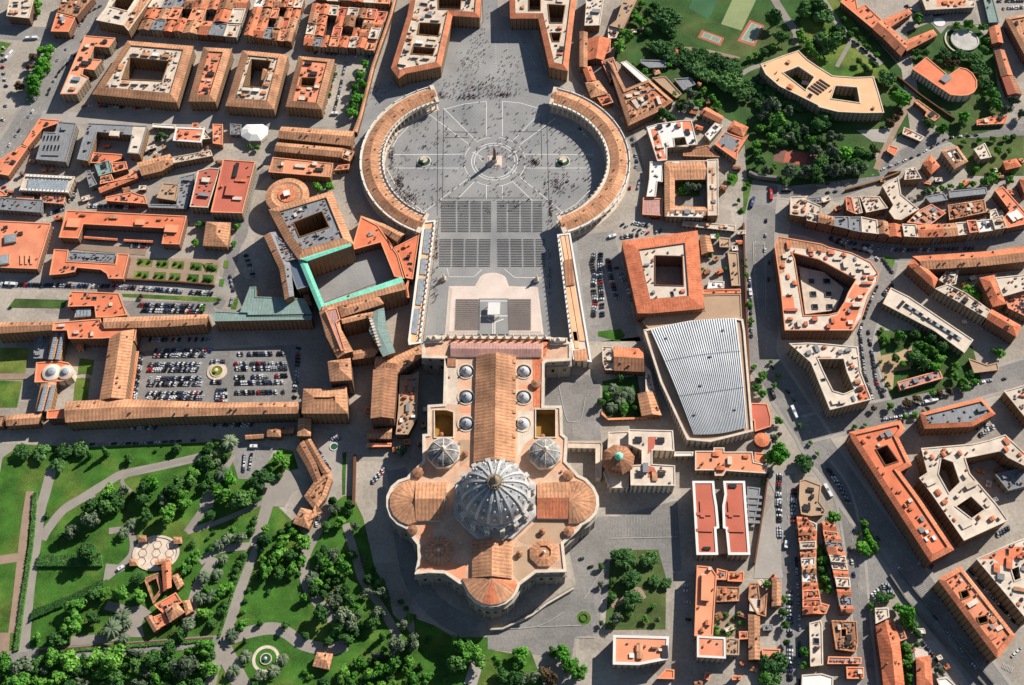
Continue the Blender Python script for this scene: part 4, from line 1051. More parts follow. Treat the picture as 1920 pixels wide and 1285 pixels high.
for k in range(16):
    a = (k + .5) * math.pi / 8
    r_ = Vector((math.cos(a), math.sin(a), 0)); t_ = Vector((-math.sin(a), math.cos(a), 0))
    rb = MB()
    for (r0, z0), (r1, z1) in zip(prof, prof[1:]):
        w0, w1 = .5 + .75 * r0 / R0, .5 + .75 * r1 / R0
        A = [DC + r_ * (r0 - .2) + t_ * (s * w0) + Vector((0, 0, z0)) for s in (-1, 1)]; B = [DC + r_ * (r1 - .2) + t_ * (s * w1) + Vector((0, 0, z1)) for s in (-1, 1)]
        nrm = Vector((r_.x * (z1 - z0), r_.y * (z1 - z0), r0 - r1)).normalized() * .85
        A2 = [DC + r_ * r0 + t_ * (s * w0 * .8) + Vector((0, 0, z0)) + nrm for s in (-1, 1)]; B2 = [DC + r_ * r1 + t_ * (s * w1 * .8) + Vector((0, 0, z1)) + nrm for s in (-1, 1)]
        rb.face([A2[0], A2[1], B2[1], B2[0]]); rb.face([A[0], A2[0], B2[0], B[0]]); rb.face([A2[1], A[1], B[1], B2[1]])
    part(rb, 'rib', ribm, shell)
    # paired column buttress between drum windows
    bt = MB()
    for s in (-1, 1):
        c = DC + r_ * 28.0 + t_ * (s * 1.0); bt.lathe([(.75, TZ + 7), (.65, TZ + 13.6)], 8, c)
    q = [DC + r_ * r + t_ * s for r, s in ((24, -1.9), (29.2, -1.9), (29.2, 1.9), (24, 1.9))]; q = ccw(q)
    bt.ring(zz(q, TZ + 5.3), zz(q, TZ + 7)); bt.poly(zz(q, TZ + 7)); bt.ring(zz(q, TZ + 13.6), zz(q, TZ + 15.2)); bt.poly(zz(q, TZ + 15.2)); bt.poly(zz(q, TZ + 13.6)[::-1])
    q2 = [DC + r_ * r + t_ * s for r, s in ((24, -1.0), (26.6, -1.0), (26.6, 1.0), (24, 1.0))]; q2 = ccw(q2); bt.ring(zz(q2, TZ + 7), zz(q2, TZ + 13.6)); bt.ring(zz(q2, TZ + 15.2), zz(q2, TZ + 16.8)); bt.poly(zz(q2, TZ + 16.8))
    part(bt, 'buttress', stone, drum)
    a2 = k * math.pi / 8; r2 = Vector((math.cos(a2), math.sin(a2), 0)); t2 = Vector((-math.sin(a2), math.cos(a2), 0))
    wd = MB()
    for hw, z0, z1, o, m in ((1.9, TZ + 7.6, TZ + 13.4, .06, 0), (1.3, TZ + 8.2, TZ + 12.6, .12, 1)):
        g = DC + r2 * (24.4 + o); wd.face([g - t2 * hw + Vector((0, 0, z0)), g + t2 * hw + Vector((0, 0, z0)), g + t2 * hw + Vector((0, 0, z1)), g - t2 * hw + Vector((0, 0, z1))], m)
    part(wd, 'drum_window', [TRAV, GLASSD], drum)
    for lv, sc in ((.30, .8), (.62, .65), (.98, .45)):
        r, z = R0 * math.cos(lv), ZS + 19 * math.sin(lv)
        dm = MB(); w, h, dp = 1.15 * sc, 1.5 * sc, 1.6 * sc
        c = DC + r2 * (r + .1) + Vector((0, 0, z))
        p = [c - t2 * w - r2 * dp, c + t2 * w - r2 * dp, c + t2 * w + r2 * dp * .5, c - t2 * w + r2 * dp * .5]
        up = [v + Vector((0, 0, h)) for v in p]
        p = [v - Vector((0, 0, 1.2)) for v in p]
        rid = [(up[0] + up[1]) / 2 + Vector((0, 0, .5)), (up[2] + up[3]) / 2 + Vector((0, 0, .5))]
        dm.ring(p, up, 0); dm.face([up[1], up[2], rid[1], rid[0]], 0); dm.face([up[3], up[0], rid[0], rid[1]], 0); dm.face([up[2], up[3], rid[1]], 0); dm.face([up[0], up[1], rid[0]], 0)
        part(dm, 'dormer', ribm, shell)
b = MB(); z = ZS + 18.3
b.lathe([(6.6, z - .6), (6.6, z + .9), (6.1, z + .9), (6.1, z + .3), (3.6, z + .3), (3.6, z + 4.4), (4.9, z + 4.8), (4.9, z + 5.4), (3.4, z + 5.7), (2.2, z + 7.2), (.5, z + 9.4), (.9, z + 10.1), (.5, z + 10.8), (0, z + 11)], 24, DC); lan = part(b, 'lantern', [mat('lantern_stone', S(150, 132, 112), .3)], bas)
for k in range(16):
    a = k * math.pi / 8; c = DC + Vector((5.0 * math.cos(a), 5.0 * math.sin(a), 0)); cb = MB(); cb.lathe([(.4, z + .3), (.35, z + 5)], 6, c); part(cb, 'lantern_column', TRAV, lan)
b = MB(); b.box(DC.x - .15, DC.x + .15, DC.y - .15, DC.y + .15, z + 10.8, z + 13.4); b.box(DC.x - .9, DC.x + .9, DC.y - .15, DC.y + .15, z + 12.1, z + 12.5); part(b, 'cross', DARK, lan)
# ---------------------------------------------------------------- the city, building by building
BL = 'building'
# --- upper left quarter
flat('apartment_block', 'cream flat-roofed block at the top left corner of the picture', BL, 13, 'a1 70 -20 252 -20 212 136 48 120', 'C', 'b', clutter=5)
flat('corner_house', 'orange terrace house with a small glass pyramid at the top left fork', 'house', 12, 'a1 415 95 550 130 500 235 372 232', 'O', 'p', clutter=2, huts=[('a1 460 150', 'skyb', 5, 5, 2.2)])
flat('corner_house', 'mixed terracotta house behind the orange house at the top left fork', 'house', 12, 'a1 455 -30 690 -30 560 125 420 88', 'T', 'p', clutter=12, mix=MIXO)
flat('palace', 'cream terraced palace with tan tiled flank at the top left', 'palace', 16.5, 'a1 700 150 770 62 815 -30 1120 -30 938 228 905 190', 'C', 'o', ['a1 808 50 930 82 990 -10 850 -10'], 6, patch=[('a1 1020 0 1092 0 935 215 908 186', 'T')])
block('the top left block', 'a1 1002 212 a2 248 275 a2 345 -15 a1 1120 -15', 8, 3, (10, 13), skip=[(3, 1), (5, 1)], dens=3)
block('the middle top block', 'a2 300 262 648 310 745 -20 392 -20', 6, 4, (10, 13), skip=[(2, 1), (3, 2)], dens=3)
block('the passage wall block', 'a2 735 330 1252 368 1352 85 802 32', 8, 4, (9, 13), skip=[(2, 1), (4, 1), (5, 2), (2, 2)], dens=3)
block('the top edge strip', 'a2 820 0 1365 28 1385 -70 850 -70', 6, 1, (9, 12), dens=3)
flat('apartment_block', 'long salmon terrace building with two notched courts at the upper left', BL, 14, 'a1 620 262 845 280 795 350 690 342 655 430 745 440 690 515 612 505 600 545 650 570 560 690 440 690', 'P', 'c', clutter=4, patch=[('a1 512 545 640 572 555 680 450 680', 'C')],
     huts=[('a1 622 358', 'hutK', 3, 3, 1.6), ('a1 592 432', 'hutK', 3, 3, 1.4), ('a1 625 470', 'hutK', 7, 4, 2), ('a1 566 500', 'hutK', 3, 3, 1.5), ('a1 560 585', 'hutG', 6, 4, 2), ('a1 530 655', 'hutO', 5, 3, 1.6), ('a1 680 325', 'sky', 4, 2, .8), ('a1 768 310', 'hutK', 4, 3, 1.6)])
terr('courtyard_palace', 'large four-sided palace with dark inner court and cream terraces, upper left', 'palace', 16.5, 'a1 930 298 1415 338 1292 750 672 690', 7.5, 'T', 'C', 'o', ['a1 955 432 1235 460 1185 600 900 588'], 26, MIXC, 2.6, cabins=4.5)
terr('courtyard_palace', 'narrow tan roofed palace block right of the large court palace', 'palace', 16.5, 'a1 1485 345 a2 215 358 a2 95 745 a1 1375 742', 6.5, 'T', 'O', 'o', [], 10, MIXC, 2.3)
terr('courtyard_palace', 'tan tiled palace around a C-shaped court, upper left', 'palace', 16.5, 'a2 290 368 625 400 522 800 165 775', 7.5, 'T', 'C', 'o', ['a2 362 445 500 458 432 650 305 640'], 12, MIXC, 2.6, cabins=4)
strip('palace_wing', 'short hipped wing pushing into the C-shaped court', 'palace', 17, 'a2 440 502 560 520', 'a2 425 585 545 602', 'T', 'o', hip=(1, 0))
terr('courtyard_palace', 'tan tiled palace with orange terraces next to the tree-lined parking', 'palace', 16.5, 'a2 700 410 965 435 870 800 605 780', 5.5, 'T', 'O', 'o', ['a2 728 576 828 580 812 640 712 632'], 10, MIXC, 2.0, cabins=4)
strip('passage_wall', 'long raised passage wall with narrow tiled top running to the colonnade', 'wall', 8, 'a2 1402 -40 1362 110 1232 480 1142 840 1094 962', 'a2 1422 -40 1384 110 1256 480 1166 845 1130 968', 'T', 'b', .3, clutter=0)
# white canopy tent
tn = thing('tent', 'white ribbed tent roof beside the walled garden', 'tent', P('a2 378 980')[0])
q = ccw(P('a2 320 910 440 908 478 935 472 985 425 1028 335 1028 280 992 282 945', 6)); b = MB(); cc_ = cen(q); top = zz([cc_.lerp(v, .45) for v in q], 8.2)
b.ring(q, top); b.poly(top); b.ring(zz(q, 5.2), q); part(b, 'roof', M['W'], tn)
for v in offset(q, .8):
    b = MB(); b.box(v.x - .2, v.x + .2, v.y - .2, v.y + .2, 0, 5.6); part(b, 'post', WHITEP, tn)
strip('barracks', 'long tan barracks, upper one of the parallel pair beside the colonnade', BL, 11, 'a2 575 925 1110 960', 'a2 548 1010 1088 1068', 'T', 'o', clutter=6)
strip('barracks', 'long tan barracks, lower one of the parallel pair beside the colonnade', BL, 10, 'a2 545 1040 1022 1082', 'a2 522 1105 1012 1152', 'T', 'o', clutter=4)
flat('barracks', 'small tan annex joining the barracks pair at the colonnade', BL, 9, 'a2 1022 1085 1110 1110 1075 1180 1015 1160', 'T', 'o', clutter=2)
flat('barracks', 'flat salmon barracks with hipped tan ends below the parallel pair', BL, 12, 'a2 512 1150 955 1195 b2 935 90 480 52', 'P', 'o', clutter=4, patch=[('a2 512 1152 600 1160 b2 580 58 485 50', 'T'), ('a2 858 1188 950 1196 b2 930 86 838 78', 'T')])
flat('small_house', 'tiny house wedged between barracks and the outer colonnade wall', 'house', 7, 'a2 990 1210 1075 1200 b2 1068 30 960 40', 'O', 'o', clutter=3)
flat('low_house', 'orange flat house left of the white tent', 'house', 8, 'a2 72 908 148 910 145 1060 75 1050', 'O', 'o', clutter=3)
flat('low_house', 'pale house left of the orange house by the white tent', 'house', 9, 'a2 -30 925 18 930 0 1015 a1 1525 1010', 'C', 'o', clutter=2)
flat('low_house', 'green-hedged annex between the orange house and the white tent', 'house', 6, 'a2 200 905 285 912 275 985 200 985', 'G', 'g', clutter=3)
flat('museum_wing', 'long orange entrance wing along the avenue, upper left', BL, 9, 'a1 290 868 452 880 412 908 312 942 205 1075 165 1055', 'O', 'p', clutter=2)
flat('museum_wing', 'orange wing with cream panels continuing down the avenue to the left edge', BL, 9, 'a1 160 1062 205 1078 60 1285 b1 -30 60 b1 -60 0', 'O', 'p', clutter=4)
flat('museum_hall', 'grey flat hall with two rows of dark skylights near the left edge', BL, 12, 'a1 425 890 560 902 482 1185 262 1166 320 965 402 970', 'G', 'g', clutter=0, huts=[('a1 %d %d' % (x, y), 'sky', 6, 1.6, .6, math.pi / 2) for x in (325, 352, 378, 405, 430) for y in (1010, 1080)] + [('a1 470 940', 'hutG', 4, 5, 1.6), ('a1 372 1135', 'hutG', 14, 1.4, 1)])
flat('museum_hall', 'grey flat U-shaped building with cream right wing around a dark court', BL, 13, 'a1 640 900 1078 922 1020 1128 930 1120 965 990 710 965 642 1178 562 1165', 'G', 'o', clutter=5, patch=[('a1 970 925 1065 930 1010 1118 938 1112', 'C')], huts=[('a1 840 985', 'hutC', 8, 5, 2)])
flat('low_house', 'orange low roof closing the court of the grey U-shaped building', 'house', 6, 'a1 680 1115 900 1130 890 1160 800 1195 660 1192', 'O', 'p', clutter=2)
flat('small_palace', 'square orange terrace villa with white rim beside the planted court', 'villa', 11, 'a1 1285 930 1498 940 1470 1045 1262 1030', 'O', 'c', clutter=3, rimmat=M['W'], rimw=1.2)
flat('courtyard_garden_wall', 'white flat shed along the walled lane near the square villa', 'shed', 5, 'a1 1115 905 1285 915 1280 942 1112 932', 'W', 'c', clutter=0)
flat('studio', 'pale green glass roofed studio in the slanting row', BL, 9, 'a1 690 1205 800 1170 822 1262 722 1290', 'D', 'g', clutter=1)
flat('low_house', 'orange house right of the green glass studio', 'house', 9, 'a1 812 1190 922 1182 935 1235 828 1262', 'O', 'p', clutter=2)
strip('low_house', 'slanting tan roofed range above the diagonal lane', 'house', 10, 'a1 1000 1190 1240 1125 1258 1150', 'a1 1035 1285 1180 1250 1265 1200', 'T', 'o', clutter=3)
flat('low_house', 'row of cream terraces climbing the diagonal lane', 'house', 10, 'a1 1258 1150 1540 1098 1555 1140 1265 1195', 'C', 'o', clutter=5)
flat('low_house', 'grey-green end house of the slanting row', 'house', 8, 'b1 622 45 660 38 712 140 655 165', 'G', 'g', clutter=1)
flat('low_house', 'salmon and grey terrace house in the slanting row', 'house', 9, 'b1 735 85 815 68 835 110 935 70 980 20 1000 60 990 90 730 140', 'P', 'p', clutter=5)
strip('low_house', 'orange tiled front range of the slanting row', 'house', 8, 'b1 718 165 1000 55', 'b1 730 205 1010 92', 'O', 'p', clutter=2)
po = flat('glass_hall', 'cream hall with one long blue glass roof near the left edge', BL, 10, 'b1 185 65 550 85 500 205 140 190', 'C', 'c', clutter=0, rim=.5)
b = MB(); q = ccw(P('b1 205 95 497 110 478 178 192 165', 10)); b.ring(zz(q, 10 * HS), zz(q, 11 * HS)); b.poly(zz(q, 11 * HS)); part(b, 'glass_roof', GLASSB, po)
for i in range(13):
    for a_, b_ in (('b1 205 82', 'b1 520 98'), ('b1 165 182', 'b1 488 198')):
        p = P(a_, 10 * HS)[0].lerp(P(b_, 10 * HS)[0], i / 12); piece(po, 'hutW', p, 2.0, 1.8, 1.4, 0)
flat('workshop', 'grey ribbed workshop roof at the left edge', BL, 8, 'b1 -30 232 322 255 300 348 -30 325', 'G', 'g', clutter=7)
flat('workshop', 'pink and grey low roofs below the glass hall', BL, 7, 'b1 300 208 482 222 465 285 330 275 290 262', 'N', 'c', clutter=5)
flat('low_house', 'orange strip roof between glass hall and grey workshop', 'house', 6, 'b1 122 222 250 230 248 250 120 245', 'O', 'p', clutter=0)
flat('round_corner_house', 'small orange round-cornered house at the left edge', 'house', 7, 'b1 -30 170 30 195 55 225 -30 232', 'O', 'p', clutter=0)
flat('low_house', 'orange red trapezoid roof above the parked row', 'house', 8, 'b1 775 232 965 195 1015 215 1060 225 1078 285 770 262', 'O', 'p', clutter=4)
flat('low_house', 'tan flat roofed pavilion in the walled yard', 'house', 9, 'b1 1190 130 1308 140 1285 262 1142 240', 'E', 'o', clutter=2)
flat('low_house', 'grey sheds beside the tan pavilion', 'house', 6, 'b1 1310 90 1430 60 1380 270 1362 320 1085 310 1090 285 1290 290', 'G', 'g', clutter=6)
flat('twin_red_building', 'long red terrace building with white rim, left of the pair by the lane', BL, 13, 'b1 1445 42 1530 20 b2 128 25 40 312 b1 1385 305', 'R', 'c', clutter=7, mix=['air', 'hutG', 'hutC'], rimmat=M['C'])
flat('twin_red_building', 'long red terrace building with raised cabin, right of the pair by the lane', BL, 15, 'a2 150 1165 385 1182 b2 290 352 58 345', 'R', 'c', clutter=2, rimmat=M['P'], huts=[('b2 210 185', 'hutR', 8, 12, 2.2), ('b2 245 40', 'hutK', 3, 14, 1.4)])
flat('large_hall', 'broad orange hall with two grey glass pyramids at the left edge', BL, 10, 'b1 -30 405 375 425 272 760 -30 748', 'O', 'p', clutter=3, huts=[('b1 78 545', 'skyb', 10, 9, 2.2), ('b1 22 700', 'skyb', 11, 10, 2.2), ('b1 160 690', 'hutP', 2, 9, .8), ('b1 195 690', 'hutP', 2, 9, .8), ('b1 232 690', 'hutP', 2, 9, .8)])
flat('long_range', 'long orange range with two forward wings behind the parterre', BL, 11, 'b1 485 330 1365 372 1310 580 1180 576 1205 462 610 432 572 536 430 530', 'O', 'p', clutter=6, huts=[('b1 540 430', 'hutP', 10, 8, 2), ('b1 1025 425', 'hutP', 7, 5, 2), ('b1 1255 472', 'hutP', 10, 7, 2.2)])
strip('lean_to', 'thin orange lean-to roof inside the long range court', 'shed', 4, 'b1 615 518 860 535', 'b1 612 535 858 552', 'O', 'p', clutter=0)
strip('lean_to', 'thin orange lean-to roof, right half of the long range court', 'shed', 4, 'b1 905 540 1118 550', 'b1 902 556 1115 568', 'O', 'p', clutter=0)
flat('long_range', 'lower orange U-shaped range left of the parterre garden', BL, 9, 'b1 395 615 502 620 490 702 842 722 858 645 945 650 902 832 792 830 780 795 735 765 562 750 545 780 470 795 360 805', 'O', 'p', clutter=3)
flat('plant_room', 'grey machinery roof behind the lower orange range', BL, 7, 'b1 505 630 850 645 835 716 495 700', 'G', 'g', clutter=14, mix=['hutG', 'hutC', 'air', 'sky', 'hutW'])
hip('kiosk_house', 'square tan pavilion with small open court beside the lane', 'house', 9, 'b2 25 412 208 420 182 598 0 588', 'T', 'o', clutter=1)
flat('garden_house', 'orange gabled lodges and greenhouse beyond the parked row', 'house', 8, 'b1 515 920 870 935 930 1095 820 1110 700 1115 690 1030 495 1035', 'O', 'p', clutter=9)
flat('greenhouse', 'white framed greenhouse beside the orange lodges', 'greenhouse', 5, 'b1 560 1050 668 1045 655 1108 545 1112', 'W', 'c', clutter=0, huts=[('b1 %d %d' % (575 + i * 24, 1065 + j * 26), 'skyb', 4, 4, .8) for i in range(4) for j in range(2)])
strip('gallery', 'long tan gallery roof running in from the left edge', 'gallery', 20, 'b1 -40 1148 390 1140', 'b1 -40 1232 380 1205', 'T', 'o', clutter=3)
strip('gallery', 'long tan gallery roof above the courtyard car park', 'gallery', 20, 'b1 755 1115 1180 1100 1525 1088', 'b1 760 1192 1180 1182 1500 1162', 'T', 'o', clutter=4)
flat('gallery_link', 'bright orange terraces between the two upper gallery roofs', 'gallery', 18, 'b1 392 1150 735 1122 752 1190 1000 1190 985 1285 c1 890 48 740 60 500 62 490 0 b1 378 1210', 'O', 'p', clutter=6)
flat('service_shed', 'narrow grey yard shed left of the domed gallery', 'shed', 6, 'c1 255 20 370 0 345 205 245 205', 'G', 'g', clutter=4, mix=['skyb', 'air', 'hutG'])
br = strip('sculpture_gallery', 'tan gallery wing with long skylight rows above the round glass domes', 'gallery', 11, 'c1 375 -10 345 210', 'c1 492 -10 440 215', 'T', 'o', .25, clutter=0)
br2 = strip('sculpture_gallery', 'tan gallery wing with long skylight rows below the round glass domes', 'gallery', 11, 'c1 300 388 255 590', 'c1 415 375 365 592', 'T', 'o', .25, clutter=0)
for r_, s0, s1 in ((br, 'c1 432 15', 'c1 392 195'), (br2, 'c1 358 400', 'c1 312 575')):
    a, b_ = P(s0, 13)[0], P(s1, 13)[0]
    for i in range(12):
        p = a.lerp(b_, i / 11)
        for dx in (-3.2, 2.4): piece(r_, 'skyb', (p.x + dx, p.y, 12.6 * HS), 3.2, 2.0, 1.2, 0)
dg = flat('domed_hall', 'round-ended orange hall topped by two grey glass domes', 'gallery', 11, 'c1 265 235 345 228 440 225 500 235 532 265 540 305 528 340 495 362 440 372 340 378 252 380', 'O', 's', clutter=0)
for s_, r in (('c1 378 305', 5.6), ('c1 480 305', 4.8)):
    c = P(s_, 12 * HS)[0]; c.z = 11 * HS
    b = MB(); b.lathe([(r * 1.35, 0), (r * 1.35, 1.0), (r * .9, 1.6), (r * .7, 2.1)], 28, c); d = part(b, 'dome_drum', M['C'], dg)
    b = MB(); b.lathe([(r * .7, 2.0), (r * .6, 2.8), (r * .4, 3.4), (.01, 3.8)], 28, c); part(b, 'glass_dome', GLASSB, dg, smooth=True)
pv = hip('garden_pavilion', 'small orange pavilion at the head of the lawn court', 'pavilion', 8, 'c1 555 75 612 80 608 135 550 130', 'O', 'c', clutter=0)
strip('gallery', 'broad tan gallery between lawn court and courtyard car park', 'gallery', 20, 'c1 800 52 765 280 725 508', 'c1 982 -10 950 250 915 500', 'T', 'o', col2='T', clutter=5)
flat('narrow_gallery', 'narrow salmon ledge along the car park side of the gallery', 'gallery', 5, 'c1 985 155 1015 152 960 530 918 520', 'P', 'o', clutter=0, rim=.3)
strip('gallery', 'very long tan gallery roof below the courtyard car park', 'gallery', 20, 'c1 480 520 850 498 1200 510 1558 526 c2 300 524 705 520', 'c1 476 672 850 650 1200 632 1558 622 c2 300 614 705 605', 'T', 'o', clutter=14)
strip('gallery', 'tan gallery roof at the left edge below the lawns', 'gallery', 11, 'c1 50 620 315 600', 'c1 45 698 278 682', 'T', 'o', clutter=1)
flat('gallery_tower', 'square orange topped tower at the corner of the long gallery', 'tower', 15, 'c1 345 582 482 572 472 640 340 645', 'O', 'b', clutter=0)
flat('low_house', 'tan house end at the left edge below the lawns', 'house', 9, 'c1 -30 622 42 620 25 700 -30 702', 'T', 'b', clutter=0)
# --- palaces beside the piazza
rt_ = thing('round_tower', 'round bastion tower with tan ring roof and orange centre', 'tower', P('b2 615 225')[0])
c = P('b2 618 222', 13)[0]; c.z = 0
rr = 19.0
b = MB(); b.lathe([(rr - .5, 0), (rr - .5, 12.4)], 40, c); part(b, 'wall', WALL['b'], rt_)
b = MB(); b.lathe([(rr - .6, 12.3), (rr, 13), (rr * .72, 14.6), (rr * .62, 14.0), (.01, 14.3)], 40, c, 0); part(b, 'roof', M['T'], rt_)
b = MB(); b.lathe([(rr * .42, 14.3), (rr * .42, 14.6), (.01, 14.7)], 24, c); part(b, 'terrace', M['O'], rt_)
piece(rt_, 'hutW', c + Vector((0, 0, 14.6)), 5, 5, 2.4, .3)
terr('apostolic_palace', 'tall tan palace with grey terraces and deep rectangular court beside the colonnade', 'palace', 33, 'b2 480 325 945 187 1105 575 700 690 605 560', 6.8, 'T', 'G', 'o', ['b2 668 428 872 348 925 460 712 532'], 26, MIXG + ['hutC', 'chimney'], 2.6)
strip('palace_wing', 'long brown palace flank dropping into deep shadow beside the grey terraces', 'palace', 30, 'b2 445 515 560 760 600 985', 'b2 545 485 640 720 668 955', 'T', 'o', col2='G', clutter=4)
flat('palace_wing', 'grey stepped terrace between the palace and its long brown flank', 'palace', 31, 'b2 535 515 605 562 698 682 615 702 580 690', 'G', 'o', clutter=6, mix=MIXG)
flat('palace_wing', 'slate blue flat roof between palace flank and green court roofs', 'palace', 28, 'b2 610 700 692 672 775 885 690 910', 'S', 'o', clutter=0)
strip('court_range', 'bright verdigris roof on the upper side of the grey courtyard', 'palace', 33, 'b2 698 685 1075 553', 'b2 762 702 1088 590', 'V', 'o', .2, clutter=0)
strip('court_range', 'bright verdigris roof on the left side of the grey courtyard', 'palace', 31, 'b2 698 690 855 1068', 'b2 762 704 888 1012', 'V', 'o', .2, clutter=0)
strip('court_range', 'bright verdigris roof with tan outer slope on the lower side of the grey courtyard', 'palace', 30, 'b2 885 1010 1452 815', 'b2 868 1065 1490 905', 'V', 'o', .2, col2='T', clutter=1)
sheet('courtyard_paving', 'b2 765 700 1295 560 1400 815 885 1005', .08, 'setts')
flat('palace_annex', 'bright orange terrace wrapping the right side of the grey courtyard', 'palace', 12, 'b2 1155 375 1280 440 1345 535 1425 655 1475 832 1400 815 1300 565 1105 618 1095 590', 'O', 'p', clutter=2, huts=[('b2 1225 510', 'skyb', 5, 3, .8)])
flat('palace_annex', 'orange angular house next to the left corridor of the piazza', 'palace', 12, 'b2 1352 540 1385 608 1558 520 b3 105 500 55 835 b2 1482 825 1430 655', 'O', 'p', clutter=4, huts=[('b2 1490 685', 'sky', 5, 2, .8)])
strip('palace_annex', 'tan curved roof against the outer colonnade above the orange house', 'palace', 10, 'b2 1155 368 1330 430 1480 500', 'b2 1160 400 1300 480 1420 560', 'T', 'o', clutter=2)
flat('palace_annex', 'orange wing below the grey courtyard at the corridor', 'palace', 11, 'b2 1490 860 1535 770 b3 40 750 20 900 b2 1510 970 1450 960', 'O', 'p', clutter=2)
hip('palace_wing', 'tan hipped house block at the lower edge of the grey courtyard', 'palace', 29, 'b2 985 1030 1280 945 1325 1012 1012 1112', 'T', 'o', clutter=3)
strip('palace_wing', 'long tan palace wing under a pink terrace leading to the square tower', 'palace', 29, 'b2 850 1072 c2 900 40 985 205', 'b2 975 1035 c2 1012 -10 1100 150', 'T', 'o', col2='T', clutter=2)
flat('palace_wing', 'narrow pink terrace running along the palace wing', 'palace', 32, 'b2 893 1062 982 1040 1008 1128 978 1150 c2 1042 142 1012 152 962 30', 'N', 'o', clutter=0)
strip('palace_wing', 'tan inner range right of the pink palace wing', 'palace', 27, 'b2 1010 1115 1240 1070', 'b2 1020 1160 1250 1105', 'T', 'o', clutter=2)
gw = strip('palace_wing', 'dull green copper roofed wing right of the dark court', 'palace', 25, 'b2 1238 1072 c2 1215 0 1318 192', 'b2 1325 1040 c2 1345 -5 1408 160', 'D', 'o', .12, clutter=0)
for i in range(10):
    p = P('b2 1225 1120', 20.6)[0].lerp(P('c2 1290 110', 20.6)[0], i / 9); piece(gw, 'hutC', p, 2.2, 2.0, 1.3, .4)
flat('copper_hall', 'large dull green copper roof stepping down to the gallery', 'palace', 21, 'b2 345 890 392 888 388 960 745 975 800 1088 330 1095 330 1078 272 1076', 'D', 'o', clutter=0, rim=.4)
flat('copper_hall', 'lower strip of dull green copper roof along the dark court', 'palace', 20, 'b2 80 1065 330 1078 330 1098 800 1100 795 1128 80 1142', 'D', 'o', clutter=0, rim=.4)
strip('gallery_link', 'small tan roof between copper hall and courtyard range', 'palace', 14, 'b2 725 935 765 1030', 'b2 768 920 800 1022', 'T', 'o', clutter=0)
hip('square_tower', 'square tan pyramid-roofed tower with a small lantern hole', 'tower', 31, 'c2 912 225 1080 200 1092 362 930 372', 'T', 'b', .42, clutter=1)
terr('gallery_end', 'broad tan hipped block at the end of the long gallery', 'palace', 24, 'c2 735 425 930 425 1052 400 1062 606 722 606', 9, 'T', 'B', 'o', [], 0, MIXT, 3.4)
strip('palace_link', 'tan roof bridging the square tower and the chapel', 'palace', 16, 'c2 1092 150 1320 110', 'c2 1095 215 1255 190', 'T', 'o', clutter=1)
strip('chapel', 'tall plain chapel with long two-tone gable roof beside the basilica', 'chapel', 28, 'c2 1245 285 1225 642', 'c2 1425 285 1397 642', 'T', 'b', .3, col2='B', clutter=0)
strip('palace_hall', 'tan hall roof between the chapel and the basilica facade', 'palace', 17, 'c2 1262 192 1410 185 c3 130 95', 'c2 1255 275 1420 320 c3 125 190', 'T', 'o', clutter=5)
flat('chapel_annex', 'cluttered low roofs right of the chapel', 'palace', 11, 'c2 1440 330 1530 325 c3 100 300 85 640 c2 1500 760 1410 760 1430 560', 'E', 'o', clutter=18, mix=['hutC', 'hutO', 'air', 'hutG', 'hutW', 'chimney'])
strip('chapel_annex', 'small tan gabled house below the chapel', 'house', 10, 'c2 1205 725 1385 708', 'c2 1200 788 1378 792', 'T', 'o', clutter=0)
flat('chapel_annex', 'salmon terrace strip below the small gabled house', 'house', 6, 'c2 1200 825 1380 822 1378 850 1198 852', 'P', 'o', clutter=0)
hip('gatehouse', 'tan hipped gatehouse near the round courtyard drive', 'house', 9, 'c2 470 712 570 708 572 778 468 775', 'T', 'o', clutter=1)
strip('gatehouse', 'low tan lodge adjoining the hipped gatehouse', 'house', 7, 'c2 572 710 668 706', 'c2 575 752 665 748', 'T', 'o', clutter=1)
strip('gatehouse', 'small tan lodge by the garden lane, leftmost of the gate lodges', 'house', 6, 'c2 310 755 448 742', 'c2 312 795 450 786', 'T', 'o', clutter=0)
strip('gatehouse', 'tall tan gable house between the long gallery and garden courtyard', 'house', 12, 'c2 698 642 690 770', 'c2 795 648 790 772', 'T', 'o', hip=(0, 1), clutter=0)
strip('garden_range', 'slanting tan garden range with a pink sunk terrace', BL, 9, 'c2 682 865 760 1000 812 1112', 'c2 740 800 830 970 868 1085', 'B', 'o', clutter=2)
strip('garden_range', 'narrow tan strip roof right of the pink sunk terrace', BL, 9, 'c2 745 800 855 1010 880 1060', 'c2 790 790 900 980 940 1030', 'T', 'o', clutter=1)
terr('garden_range', 'tan many-angled garden house at the foot of the slanting range', BL, 9, 'c2 810 1110 930 1020 950 1080 900 1220 d2 790 70 705 150 770 110 d2 700 20 c2 740 1210', 3.2, 'T', 'T', 'o', [], 4, MIXT, 1.2)
hip('garden_house', 'tan hipped house at the lower end of the slanting garden range', 'house', 9, 'd2 665 80 775 105 720 225 612 185', 'T', 'o', clutter=1)
